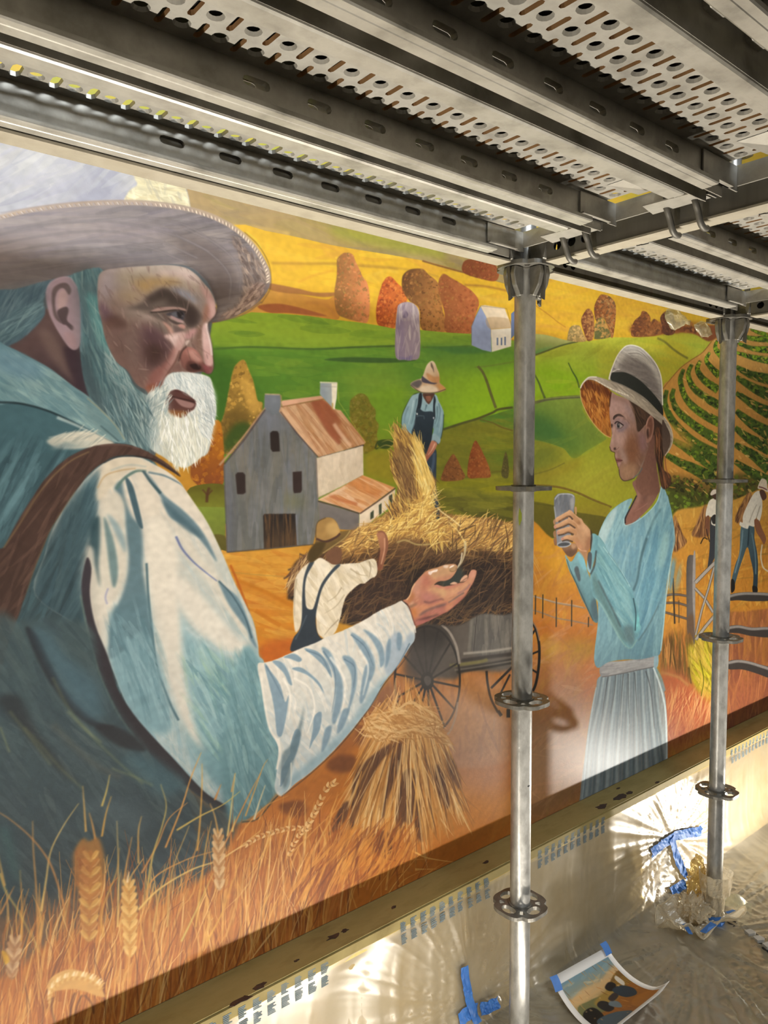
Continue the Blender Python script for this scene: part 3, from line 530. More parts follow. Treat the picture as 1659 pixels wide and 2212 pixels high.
# hat crown and brim (dark underpainting first)
F('-40 900 300 780 600 760 1000 740 1200 800 1290 950 1280 1060 1180 1500 1000 1700 900 1950 700 1850 500 1700 -40 1700', '#54585a', 1)
m = F('-40 500 -40 -400 1060 -400 1090 200 1105 300 1120 350 1138 445 1000 420 700 400 500 405 300 430 100 465', ('#b4b0ac', '#9a98a2', 0, 40, 500, 420), .5, s=0)
H(m, 170, 150, 110, 16, '#bcb8b4 #a4a2a6 #94929e #c4c0ba #aaa4a0 #a09cac', .45)
F('400 250 560 240 760 300 740 420 400 430', '#95939e', 26, .6, m); F('60 60 300 40 500 200 300 330 40 300', '#c2beb8', 40, .5, m)
m2 = F('750 420 770 340 820 300 800 240 840 120 860 -60 1075 -60 1105 300 1120 350 1138 445 900 430', ('#cbbf98', '#dcd0a8', 760, 0, 1100, 0), 1.6, .95, m)
H(m2, 160, 12, 36, 7, '#ddd0a4 #c8b88c #e8dcb4 #b8aa88', .5); H(m2, 30, 70, 40, 5, '#a8a08c #e6dcb8', .4)
m = F('-40 520 40 490 200 450 380 425 560 410 760 402 960 418 1130 448 1250 490 1370 540 1450 600 1520 670 1580 750 1612 830 1610 900 1580 960 1520 1020 1420 1080 1330 1115 1262 1124 1240 1110 1290 1060 1290 1000 1250 900 1210 850 1150 800 1050 775 900 780 700 810 550 810 420 850 250 890 100 925 -40 950', ('#8a7c78', '#5f5652', 400, 430, 700, 830), .5)
H(m, 300, -5, 150, 12, '#8f827c #7a6e6c #9a8c82 #6c625f #857a78 #746a70', .4, jit=6)
F('-40 620 200 560 500 530 800 540 1000 590 900 640 600 620 300 650 -40 720', '#8e7e7a', 18, .5, m)
F('-40 800 200 760 500 720 800 690 1000 700 1130 760 900 775 600 800 300 860 -40 940', '#665d5c', 16, .7, m)
F('1000 600 1200 620 1350 720 1420 850 1380 980 1300 1060 1290 980 1220 840 1100 740', '#584a44', 22, .75, m); F('1130 780 1230 850 1290 960 1300 1080 1255 1115 1270 1000 1210 880', '#3c3230', 8, .7, m)
for q in ('-20 600 300 540 650 520 1000 590 1250 700', '-20 660 300 600 650 580 950 640 1180 740', '-20 720 300 660 650 640 900 680 1120 770', '100 560 400 505 750 490 1100 540 1350 700', '1100 560 1300 660 1430 800 1430 940', '1050 600 1240 700 1370 840 1370 990', '-20 840 300 790 600 750 850 730'):
    S(q, 5, '#5f5656', 2, .5, m); S(q, 2, '#a09088', 1, .35, m)
H(F('1380 600 1480 680 1570 800 1590 900 1500 1020 1400 1080 1330 1090 1440 960 1450 820', '#6a5a50', 8, .5, m), 170, 62, 22, 5, '#8f7a6a #5a4a42 #a8907c #75635a', .6)
H(F('1500 900 1590 900 1540 1000 1420 1080 1300 1110 1320 1080 1420 1030', '#80685e', 6, .6, m), 110, 140, 18, 5, '#b09482 #6a5448 #c4a892 #8a7064', .6)
# braided rim
rim = B.pts('-20 505 60 484 160 462 260 445 360 432 460 422 560 416 660 412 760 412 860 416 960 424 1060 438 1150 458 1230 484 1310 515 1380 552 1440 598 1490 645 1535 700 1570 760 1596 830 1600 890')
S('-20 500 160 456 360 428 560 411 760 407 960 419 1150 452 1310 510 1440 592 1535 695 1596 820 1604 890', 11, '#a8927e', 1, .85)
rs = spline(rim, False, 7)
for i in range(0, len(rs)-1, 2):
    d = rs[min(i+1, len(rs)-1)]-rs[i]; d /= np.linalg.norm(d)+1e-6; nn = np.array([-d[1], d[0]]); u = i/len(rs)
    fillp(B, ribbon(np.array([rs[i]-nn*3.4-d*2.5, rs[i], rs[i]+nn*3.4+d*2.5]), [1, 3.4, 1]), ('#c9b09a', '#e0ccb0')[i//2 % 2] if u > .45 else ('#b8a89c', '#9a8c86')[i//2 % 2], 0, .9)
    fillp(B, ribbon(np.array([rs[i]-nn*3.4+d, rs[i]+d*3, rs[i]+nn*3.4+d*5]), [.4, 1, .4]), '#6a544a', 0, .6)
S('0 470 200 438 400 412 600 400 800 396 1000 412 1140 440', 1.2, '#6a5a50', .4, .7)
S('1300 1110 1400 1095 1480 1060 1560 1000', 3, '#7d6658', .6, .8); S('1460 585 1540 660 1600 760 1618 850 1610 930 1560 1010', 1.4, '#3a2e24', .4, .7); S('1470 580 1530 630 1560 680', 1.2, '#c8cc4c', .5, .7)
# neck, hair and side of the head
F('60 1260 200 1150 260 1050 420 1040 500 1300 540 1560 420 1500 300 1400 150 1310', ('#5f4a48', '#43353a', 200, 1150, 450, 1450), 2)
F('230 1180 290 1170 380 1300 460 1480 400 1440 300 1330', '#75605a', 8, .7); F('380 1280 480 1310 520 1560 440 1480', '#3a2c34', 6, .8)
m = F('-40 960 100 925 260 880 420 845 600 805 610 860 590 900 480 930 300 920 260 1000 265 1080 180 1180 80 1250 -40 1260', ('#4f6a78', '#6c7c84', 100, 950, 500, 830), 2)
H(m, 150, 118, 60, 5, '#587684 #41596a #6d8a94 #4a6472 #7f969c', .5); H(F('40 1080 240 1000 260 1060 160 1180 -20 1240', '#57767f', 8, .5, m), 60, 140, 60, 4, '#8fb0b2 #6f949c #4c6c78', .6)
m = F('420 860 480 820 600 800 612 880 596 1000 604 1100 640 1240 690 1350 760 1420 800 1500 880 1560 980 1560 900 1640 860 1760 900 1850 860 1900 720 1840 620 1700 540 1580 500 1450 480 1280 470 1000', ('#5f8288', '#4f7078', 480, 900, 700, 1700), 2)
H(m, 260, 76, 70, 4.4, '#5f9096 #7fa8a8 #466a76 #54808a #97b4b0 #3f6470', .55, jit=10)
F('480 900 590 900 600 1080 560 1200 490 1100', '#62787f', 16, .6, m); F('470 1250 520 1280 600 1640 720 1850 600 1700 500 1480', '#3d5058', 14, .8, m)
F('480 1300 540 1400 640 1650 600 1680 520 1540', '#4c5a62', 12, .6, m)
H(F('520 960 600 1000 620 1150 690 1330 640 1300 560 1180', '#5aa0a0', 8, .45, m), 90, 72, 60, 4, '#7cb8b4 #4f9a9c #a4ccc4 #5fa8a8', .6)
H(F('640 1250 760 1420 900 1560 880 1640 760 1560 640 1420', '#7ba4a8', 10, .5, m), 150, 60, 40, 3, '#c0d4d0 #98bcbc #6a98a0 #dae4de', .6)
# ear
m = F('272 960 290 900 340 860 400 852 440 880 465 930 480 1020 484 1150 480 1250 450 1288 410 1270 360 1200 320 1130 290 1060', ('#a08890', '#8a7078', 280, 0, 480, 0), .6)
F('310 940 350 895 400 890 425 930 410 960 380 920 350 930 330 980 335 1060 370 1130 320 1080', '#5f5050', 1.5, .9, m); F('345 960 375 925 405 960 400 1010 360 1060 340 1020', '#b89a98', 2.5, .8, m); F('340 1060 390 1030 410 1050 400 1110 440 1150 430 1172 395 1140 370 1130', '#4c3e40', 1.5, .9, m)
F('420 1010 455 990 470 1100 468 1220 430 1200 440 1110', '#a88e94', 4, .7, m); F('380 1190 440 1190 460 1270 420 1270', '#a4868a', 3, .8, m); S('276 950 300 890 360 858 420 858 460 920', 2.4, '#b89ca4', .8, .8); S('484 1000 488 1150 484 1300', 3, '#7a94a0', 1, .8)
C('A')
F('430 860 600 810 600 1050 660 1290 760 1430 900 1570 860 1880 720 1830 540 1580 480 1300', '#35484e', 14, .35)
F('-40 960 260 890 270 1000 240 1060 100 1240 -40 1250', '#34464f', 14, .35)
# face
C('f')
m = F('60 400 110 260 330 215 640 190 900 180 1100 210 1230 290 1330 400 1400 480 1450 580 1472 680 1470 760 1420 830 1385 870 1375 920 1400 1020 1425 1140 1440 1300 1446 1400 1420 1470 1370 1480 1290 1450 1120 1480 950 1460 880 1560 780 1700 700 1780 640 1680 520 1600 420 1440 300 1350 210 1200 150 1050 110 850 70 700', ('#a8968a', '#7a5f58', 700, 250, 500, 1500), .8)
H(m, 200, 70, 34, 6, '#a08c82 #8c7870 #b0a092 #80685f', .3)
F('60 500 110 260 300 225 330 400 200 560 120 700', '#a296a0', 16, .7, m); F('320 250 640 200 900 190 1120 220 1250 320 1300 420 1100 400 800 360 500 440 300 420', '#aea08c', 16, .8, m)
F('660 290 900 230 1120 235 1240 310 1300 400 1180 390 980 330 800 320', '#c6aca4', 10, .8, m); F('480 380 700 330 950 340 1060 370 940 420 760 430 640 520 560 470', '#b8945c', 12, .8, m); F('300 520 480 470 600 520 500 640 380 620', '#aa9476', 14, .7, m)
F('920 460 1060 470 1200 540 1270 640 1180 620 1060 560', '#8f93a4', 8, .85, m); F('1280 400 1380 480 1450 600 1470 700 1460 790 1400 830 1340 800 1360 640 1320 520', '#c0948e', 7, .9, m); F('1390 560 1450 640 1470 760 1420 810 1400 720', '#d8b0ac', 5, .8, m)
F('1210 500 1320 560 1340 700 1280 820 1240 760 1260 640', '#8a7c78', 8, .8, m); F('1350 640 1390 700 1370 830 1330 880 1310 820', '#8f5f4c', 6, .7, m)
F('70 620 140 640 230 760 240 860 150 860 100 780', '#6a5062', 8, .75, m); F('140 830 260 780 360 830 420 920 300 960 200 960 150 1000', '#5c4038', 9, .85, m)
F('160 960 300 900 480 960 560 1100 600 1280 560 1560 420 1440 300 1330 200 1180', '#7d625c', 14, .8, m); 
F('380 1020 480 1000 540 1240 560 1420 480 1380 420 1200', '#90807a', 16, .6, m)
F('360 700 560 650 700 740 780 800 900 900 940 1000 860 1010 700 880 560 800 400 800', '#9a8a80', 10, .8, m); F('560 770 700 780 760 830 640 830', '#a8948c', 6, .7, m)
# brow and eye
F('420 690 520 660 600 620 690 540 790 480 870 455 960 500 1060 560 1180 640 1250 720 1300 800 1240 900 1160 930 1100 900 1060 820 900 760 700 740 560 720', '#5a4e4a', 6, .9, m)
F('640 590 740 510 860 470 960 520 1100 600 1220 690 1240 780 1120 720 1000 660 860 640 740 650', '#453a36', 7, .85, m); F('740 620 880 590 900 640 800 680 700 690', '#7d7068', 8, .6, m)
F('1100 700 1230 740 1260 860 1200 920 1120 900 1090 800', '#3a2e2c', 9, .8, m)
F('700 730 780 692 900 678 1000 680 1100 700 1110 730 1000 712 880 722 760 745', '#b09088', 2, .9, m); F('600 740 760 750 900 760 900 860 960 900 900 910 820 850 700 780', '#5c504c', 5, .8, m)
S('690 745 800 740 920 724 1020 718 1110 740', 2.4, '#2c2422', .5, .9)
F('880 770 960 735 1060 730 1100 770 1086 830 1060 840 960 800', '#46424a', 1, .95, m); F('940 760 1000 740 1020 790 980 800', '#6a6a74', 1, .8, m); F('1010 740 1070 735 1085 780 1060 815 1020 795', '#282426', .8, .95, m); S('1060 800 1080 780', 1, '#b8b8c0', .3, .9)
F('930 785 960 790 1080 850 1076 872 1020 858 950 820', '#b49494', .8, .95, m); F('890 800 940 830 1020 865 1080 880 1000 890 920 850', '#4f4240', 1.5, .9, m); F('1020 900 1060 885 1106 905 1096 940 1050 935', '#c8968c', 2, .9, m); F('960 900 1020 920 1090 950 1040 985 980 990', '#5f5050', 3, .7, m)
F('830 860 880 870 940 930 965 1000 920 1005 890 950', '#c89a8c', 3, .9, m); F('700 850 820 860 890 960 900 1010 820 980 720 920', '#7d7066', 6, .7, m)
# cheek
F('560 900 650 880 780 930 860 1010 950 1120 940 1220 850 1350 740 1440 660 1420 600 1250 570 1080', '#553c42', 16, .9, m); F('640 1130 780 1120 860 1200 820 1320 720 1390 650 1330', '#43302a', 14, .85, m)
F('860 1030 920 1005 1100 980 1105 1080 1080 1150 1030 1250 960 1380 880 1530 790 1690 720 1760 700 1640 800 1480 900 1330 960 1200 960 1120', ('#d0aca6', '#8a5c56', 1000, 1020, 760, 1650), 3, .95, m)
F('870 1030 960 1020 1040 1010 1000 1080 980 1150 940 1100', '#e2c8c4', 4, .8, m); F('700 1460 860 1340 960 1180 990 1200 880 1400 740 1640 690 1720 640 1640', '#8c5a54', 6, .75, m); F('640 1640 740 1600 760 1680 720 1770 690 1740', '#8a4f38', 5, .8, m)
F('1110 1000 1180 950 1250 940 1230 1010 1170 1060 1110 1060', '#c09090', 4, .8, m); F('1110 1090 1160 1080 1120 1140', '#dcc4bc', 2, .8, m); F('1180 1080 1240 1060 1270 1120 1250 1200 1200 1180', '#8a6c64', 4, .8, m)
# nose
F('1260 930 1330 880 1310 1040 1300 1200 1330 1320 1280 1260 1240 1100', '#7c5c50', 5, .8, m); F('1320 900 1375 870 1395 1000 1420 1140 1440 1320 1400 1400 1340 1350 1320 1200 1310 1020', ('#e0bcb8', '#b88480', 0, 900, 0, 1380), 3, .95, m)
S('1360 880 1376 980 1402 1080 1418 1180 1425 1260', 4.4, '#f0dcd8', 1, .9); F('1370 1280 1420 1260 1440 1340 1400 1390 1370 1360', '#dcb4b0', 3, .8, m)
F('1040 1290 1100 1180 1170 1160 1260 1220 1320 1330 1360 1400 1390 1470 1280 1450 1200 1480 1110 1430 1050 1370', ('#a87068', '#6a4640', 1150, 1180, 1180, 1440), 2, .95, m); F('1130 1220 1200 1190 1280 1270 1310 1330 1220 1320', '#c4948a', 4, .85, m)
F('1140 1330 1220 1340 1300 1380 1380 1440 1360 1480 1280 1450 1180 1460 1120 1420', '#50322e', 3, .8, m); F('1160 1370 1240 1360 1290 1400 1270 1430 1200 1420', '#2a1c1c', 2, .9, m); F('1310 1370 1400 1390 1440 1400 1410 1465 1360 1470', '#8a4c50', 3, .8, m)
S('1030 1330 1060 1220 1120 1150', 4, '#4a302c', 1, .85); S('700 1770 800 1620 900 1470 990 1330 1040 1200', 3, '#5f3c34', 1, .7); F('920 1440 1040 1340 1080 1440 950 1480', '#7c5a54', 5, .8, m)
S('1385 870 1378 930 1402 1030 1428 1140 1446 1310 1450 1400 1420 1470 1370 1482', 1.4, '#3c2a28', .4, .8); S('1472 680 1475 760 1420 835 1385 870', 1.4, '#3a2828', .4, .8)
F('100 640 300 560 460 760 560 900 600 1300 540 1560 400 1420 220 1200 140 960', '#4a3632', 26, .34, m); F('330 300 700 230 1000 240 900 330 500 420 300 480', '#8a7a70', 20, .25, m); H(m, 160, 62, 26, 4, '#c4a8a0 #6a4e48 #9a7c74 #54403c', .22, jit=20)
# moustache, mouth, beard
C('A')
m = F('860 1600 900 1540 960 1520 1000 1440 1080 1420 1180 1430 1250 1450 1270 1500 1280 1560 1292 1640 1280 1720 1262 1800 1255 1860 1235 1910 1200 1930 1150 1970 1100 1990 1040 1970 980 1930 900 1880 860 1820 840 1740', ('#d8dcda', '#c8ccc4', 1000, 1500, 1000, 1950), 1.6)
F('840 1620 900 1560 960 1640 940 1800 900 1880 850 1820', '#7c9498', 12, .8, m); F('960 1900 1040 1850 1140 1940 1080 1990', '#b4b4a4', 10, .6, m); F('1230 1600 1300 1600 1280 1800 1220 1900 1200 1800', '#a4b0b8', 10, .7, m)
H(m, 420, 84, 34, 2.4, '#f0f0ea #d0d6d4 #b4c0c0 #e4e2d4 #98a8ac #fafaf4 #dcd8c4', .55, jit=16)
H(F('980 1470 1060 1430 1200 1440 1270 1500 1285 1600 1220 1580 1120 1540 1000 1530', '#e0e6e6', 5, .6), 190, 62, 26, 2.2, '#f6f8f6 #c0ccd0 #dde4e4 #a8b8be', .6, jit=16)
F('985 1590 1010 1540 1060 1525 1100 1550 1150 1580 1172 1600 1160 1640 1130 1660 1100 1690 1060 1686 1020 1660 1000 1640', ('#5c3c38', '#7c5244', 0, 1540, 0, 1690), 1.2)
F('1040 1570 1100 1590 1160 1610 1140 1635 1080 1620', '#a07c78', 1.5, .9); S('1010 1560 1060 1575 1110 1585 1165 1600', 3, '#36201e', .6, .9); F('1000 1650 1060 1650 1120 1660 1080 1690 1040 1685', '#8f6038', 2.5, .8); S('1040 1530 1100 1545 1160 1590', 3, '#4a2a28', 1, .8)
H(F('880 1560 1000 1500 1010 1600 1000 1700 900 1760', '#b8c0bc', 8, .5), 130, 118, 30, 2.4, '#eeeee6 #b0bcbc #8aa0a4 #d8dcd4', .65, jit=16, cl=0)
H(F('940 1680 1020 1690 1120 1700 1230 1680 1250 1840 1180 1940 1090 1990 1000 1930', '#dcdccf', 8, .4), 300, 82, 40, 2.4, '#f8f8ee #d0d0c0 #ffffff #b8bcb0 #e8e6d8', .65, jit=12, cl=0)
H(F('1180 1560 1280 1540 1290 1700 1270 1800 1200 1800 1190 1660', '#d0d6d6', 6, .4), 110, 66, 26, 2.2, '#f6f8f6 #a8b4b8 #d8dede', .65, jit=16, cl=0)
m = F('600 1560 760 1540 900 1600 900 1880 1000 1960 860 1900 740 1850', '#587078', 16, .5); H(m, 150, 70, 60, 3.4, '#6f9098 #49666e #8fa8a8 #3c5860 #a8b8b4', .55, jit=12)
# coat, collar, white shirt
C('R')
m = F('-80 -160 40 -130 160 -80 300 20 420 110 560 150 640 140 700 150 800 200 900 330 840 620 860 1100 1000 1800 1000 2600 -100 2700 -100 200', ('#3f6570', '#39474c', 200, 100, 300, 1500), 2)
H(m, 520, 118, 120, 12, '#47707c #35545e #5a828a #2f4a54 #4f7680 #3f6068', .35, jit=10)
C('A')
F('-40 1560 300 1620 560 1760 740 1830 600 1880 300 1900 -40 1900', '#3f6570', 1)
m = F('-40 1260 40 1265 150 1320 300 1400 430 1500 520 1560 600 1640 680 1720 748 1825 700 1840 600 1800 480 1730 300 1650 100 1600 -40 1590', ('#5a8490', '#7fa0a4', 0, 1300, 600, 1750), 1)
H(m, 190, 36, 90, 9, '#6a929a #4f7a88 #86a8aa #5c8894 #9ab4b0', .4, jit=8); F('-40 1260 140 1320 260 1400 200 1460 -40 1400', '#5f8ca4', 16, .7, m); F('500 1600 620 1680 740 1820 660 1820 560 1740', '#6d8c90', 6, .7, m); S('520 1575 600 1645 690 1740 745 1825', 2, '#b09a70', .6, .8); S('600 1740 660 1790 710 1835', 3, '#38545e', 1, .8)
S('-40 1600 120 1608 280 1650 420 1715 560 1790 680 1845', 4.6, '#1f2c32', .8, .9, w2=3); S('340 1690 460 1740 580 1800 640 1850', 7, '#a4b8b8', 1.6, .85, w2=3)
F('280 1830 380 1790 520 1775 640 1820 680 1850 560 1870 420 1880 330 1870', '#cfc8b8', 2.5, .95); F('300 1880 420 1830 560 1840 460 1870', '#8fa0a0', 4, .7); S('290 1810 400 1800 480 1790', 3, '#a4b0ac', 2, .7); H(F('340 1800 520 1780 620 1830 480 1860', '#d6d0c0', 3, .5), 30, 150, 40, 4, '#ddd8c8 #a8aca4', .6, cl=0)
C('R')
# sleeve and shirt (upper arm)
m = F('250 780 300 620 400 440 520 310 600 250 680 225 780 228 860 265 940 310 1000 360 1030 400 1100 500 1160 590 1210 690 1260 800 1310 920 1370 1040 1420 1150 1445 1280 1450 1340 1480 1380 1500 1560 1500 1700 1460 1830 1560 1960 1500 2080 1440 2180 1389 2234 1157 2120 979 1930 748 1680 605 1360 480 1200 200 1000', ('#d4cabc', '#8aa6ae', 800, 500, 1100, 1700), 1)
H(m, 420, 64, 110, 10, '#ddd4c8 #c4beb4 #a8b8bc #d0c8ba #b4bab8', .25, jit=14)
k = F('240 760 320 600 420 430 540 300 560 330 540 480 560 560 500 700 460 860 470 1050 540 1400 600 1500 480 1700 200 1200 180 950', ('#40626f', '#37545f', 0, 400, 0, 1300), 14, 1, m)
H(k, 120, 112, 90, 9, '#4a6c78 #3a5864 #55757e #2f4c58', .4, jit=8)
C('R')
F('600 1120 700 1050 820 1000 850 1250 900 1500 960 1750 800 1750 660 1550 600 1320', ('#5d8592', '#6f98a4', 0, 1050, 0, 1600), 12, .95, m)
F('990 1000 1060 1200 1250 1330 1380 1430 1455 1420 1470 1600 1440 1850 1560 1960 1450 2090 1200 2050 1050 1800 1000 1500', ('#8fb2bc', '#5c8c98', 1100, 1100, 1300, 2000), 12, .95, m)
F('820 620 900 560 960 640 1000 800 1000 1000 1020 1250 1050 1500 1120 1800 1150 1880 1040 1750 940 1500 870 1250 835 950', ('#ded6c8', '#cfc6ba', 0, 600, 0, 1700), 8, .95, m)
F('960 900 1050 920 1200 1080 1330 1230 1440 1330 1460 1420 1380 1425 1250 1320 1100 1180 1000 1060', '#d8d0c4', 8, .9, m); F('820 310 900 290 980 340 1030 400 1120 540 1200 690 1240 820 1180 700 1080 600 960 500 880 400', '#dad0c2', 5, .9, m)
F('980 640 1080 720 1200 870 1300 980 1400 1150 1440 1290 1340 1180 1220 1000 1080 820', '#d2cabc', 6, .85, m)
def fold(q, w, c='#4a6a78', b=2.2, a=.9, w2=None): S(q, w, c, b, a, m, w2)
F('815 310 860 360 920 440 1020 520 1100 600 1160 690 1215 815 1130 700 1040 610 950 560 900 450', '#5c7a88', 3, .95, m); F('900 460 1000 540 1090 620 1130 680 1000 600', '#456472', 4, .8, m)
fold('985 670 1020 740 1080 810 1150 870 1215 920', 5, '#5a68a0', 1.2, .9, 2); F('1220 915 1270 960 1330 1010 1380 1110 1420 1230 1440 1300 1400 1250 1380 1190 1300 1080 1260 1010', '#5f8090', 2, .95, m); S('1225 920 1300 1000 1370 1120 1410 1240', 3, '#34505e', 1, .8, m)
F('640 400 680 360 700 460 740 560 790 620 800 760 800 860 830 1050 850 1250 780 1200 700 1300 610 1350 620 1150 690 980 720 820 700 640 690 500', '#54737f', 4, .95, m); F('700 340 740 380 770 480 800 620 770 600 740 500', '#3a5866', 2, .95, m)
fold('650 405 690 350 760 305 820 302', 6, '#56756f', 1.4, .9); fold('800 300 840 360 900 430', 6, '#34525c', 1.5, .9); fold('830 310 920 330 1000 370 1025 390', 5, '#5b7684', 1.6, .85, 2)
F('560 480 640 420 690 470 700 600 710 780 690 900 660 1000 620 1060 560 1200 540 1100 520 900 540 640', '#cdc6b8', 5, .9, m); F('580 560 620 640 650 760 660 880 640 960 620 900 600 740', '#5f7c80', 3, .9, m); F('600 545 660 600 700 690 700 760 640 640', '#7a96a0', 4, .8, m)
F('510 600 555 560 560 700 550 840 560 960 530 860 500 760', '#2c4a54', 4, .9, m); F('480 760 520 740 540 900 600 1300 640 1500 600 1480 540 1300 500 1080', '#c2bcb0', 4, .9, m); F('560 1000 640 960 620 1080 600 1300 560 1180', '#d0c8bc', 4, .8, m)
fold('605 960 590 1010 600 1050', 3, '#8a8cb4', 1.2, .8); F('760 340 800 330 830 380 900 520 840 560 800 520', '#d8cebf', 5, .9, m); F('590 260 700 228 800 240 900 310 820 300 720 300 640 380 560 470 540 420', '#d2c6b2', 5, .9, m); S('545 400 590 330 680 300 760 290', 3, '#b08c5c', 1.5, .6, m); fold('620 300 720 270 820 280', 4, '#a8b0ac', 2, .6)
fold('820 820 830 1000 850 1200 880 1400 950 1600 1000 1700', 5, '#3f606c', 2, .9); fold('1040 1180 1180 1290 1300 1330', 6, '#b8c4c4', 3, .7); fold('1120 1300 1250 1500 1360 1700', 14, '#a9b890', 8, .45); fold('1200 1420 1300 1700 1400 1880', 20, '#5f8f94', 10, .6)
F('1380 1430 1460 1420 1470 1650 1420 1820 1380 1650', '#3c7484', 10, .7, m)
H(F('1040 1250 1400 1420 1470 1700 1500 1960 1300 2060 1080 1700', '#7fa8b0', 20, .2, m), 150, 62, 90, 9, '#8fb4ba #5c909c #a4c0c0 #4a7c8a #9ab89c', .35, jit=10)
H(F('600 1150 830 1050 960 1600 900 1750 680 1560', '#5d8592', 20, .2, m), 90, 72, 90, 9, '#6f98a4 #4f7886 #84a8b2', .35, jit=8)
# glazes: darker coat towards the bottom left, streaked cloth
C('R')
k = F('-80 200 120 120 300 150 420 230 330 330 200 440 90 600 20 730 -80 800', '#2f4a54', 26, .35)
H(k, 60, 120, 150, 12, '#5f8a96 #2a424c #547c88', .3, jit=8)
k = F('-60 820 0 1440 60 1240 160 960 260 700 360 540 470 400 500 560 450 860 480 1160 620 1530 850 1900 1100 2110 1300 2200 1000 2300 -60 2500', '#283236', 22, .42)
H(k, 120, 112, 150, 12, '#3f5c68 #222c30 #4a6670 #2c3a40', .3, jit=8)
# dark vest edge between coat and sleeve
F('455 960 485 790 512 850 504 1000 534 1166 605 1345 659 1522 748 1665 855 1790 979 1923 1068 2021 1157 2110 1246 2164 1389 2222 1380 2250 1291 2230 1184 2181 1104 2119 1024 2057 944 1985 855 1905 757 1790 659 1647 570 1460 525 1309 490 1166', ('#39343a', '#2b282c', 0, 900, 0, 1800), 1.2)
S('450 1000 485 1180 520 1310 565 1460 650 1645 750 1795', 2.4, '#7c8468', 1, .5); S('520 850 510 1000 560 1220', 3, '#bab0a4', 1, .6)
# brown strap
m = F('-60 820 20 730 90 600 190 440 260 340 340 260 440 195 560 158 680 152 780 175 860 215 940 265 1010 330 950 300 860 250 760 220 660 220 580 255 500 320 420 420 340 540 280 640 240 740 190 860 150 980 100 1120 50 1260 0 1440 -60 1600', ('#503c36', '#3a2a24', 600, 180, 0, 1200), .8)
H(m, 130, 122, 90, 8, '#5a443c #46342e #3c2c26 #644c42', .4, jit=8); S('20 735 110 600 210 440 300 330 400 245 500 195', 1.6, '#b49a64', .6, .7); S('1010 335 940 285 860 240 770 222 660 224 580 258', 2.4, '#1f1a1c', .7, .8); S('420 420 340 540 270 660 200 830 150 980', 1.6, '#8a7c54', .8, .5); S('560 162 680 156 780 180', 2, '#7a6058', 1, .7)
# dark coat folds at the lower left
C('L')
m = F('-60 100 130 -20 545 0 630 330 850 700 1150 1000 1330 1140 1480 1190 1470 1320 1300 1560 1000 1760 700 1850 300 2000 -60 2100', ('#3f5054', '#2c3a42', 300, 200, 500, 1600), 10, .85)
H(m, 330, 50, 120, 13, '#3d4c50 #2f3e46 #4f5c5c #34424a #46565a', .4, jit=12)
F('160 20 230 60 330 260 440 450 600 600 720 640 640 660 480 570 360 430 250 250', '#25272c', 3, .9); F('600 640 700 630 830 690 920 790 800 780 680 720', '#27282c', 5, .9); F('-20 470 120 450 220 650 330 800 440 940 520 1010 400 940 250 800 120 640', '#262a2e', 8, .8)
F('210 20 300 40 420 200 600 360 640 500 640 600 520 560 380 380', '#41606f', 16, .75); F('760 820 920 830 1080 930 1160 1000 1050 1080 900 980', '#3c5c68', 16, .8); F('560 1100 760 1100 920 1200 900 1330 680 1240', '#4f5f66', 20, .6); F('0 1260 80 1300 120 1600 0 1700', '#27424c', 12, .6)
for q in ('330 330 430 520 560 680 720 840 900 1000', '150 640 260 760 380 900 520 1030', '60 540 200 720 320 880', '420 540 520 640 640 740', '700 900 860 960 960 1010', '0 640 60 800'): S(q, 4, '#8a8c5c', 2.4, .4)
S('330 620 460 760 600 880 760 960', 12, '#4d504c', 6, .6)
C('V')
F('60 600 180 680 215 900 290 1160 280 1320 250 1440 160 1530 60 1590 -20 1560 -60 1200', ('#6f9ca6', '#4f7d88', 0, 700, 0, 1500), 6)
k = F('0 640 180 700 215 900 290 1160 270 1400 160 1520 -20 1540', '#5f8c96', 8, .1); H(k, 120, 70, 110, 9, '#7aa4ac #4f7d88 #8cb0b0 #5f909c', .4, jit=10)
S('60 1594 150 1575 240 1470 270 1440', 2.4, '#26302f', .8, .8)
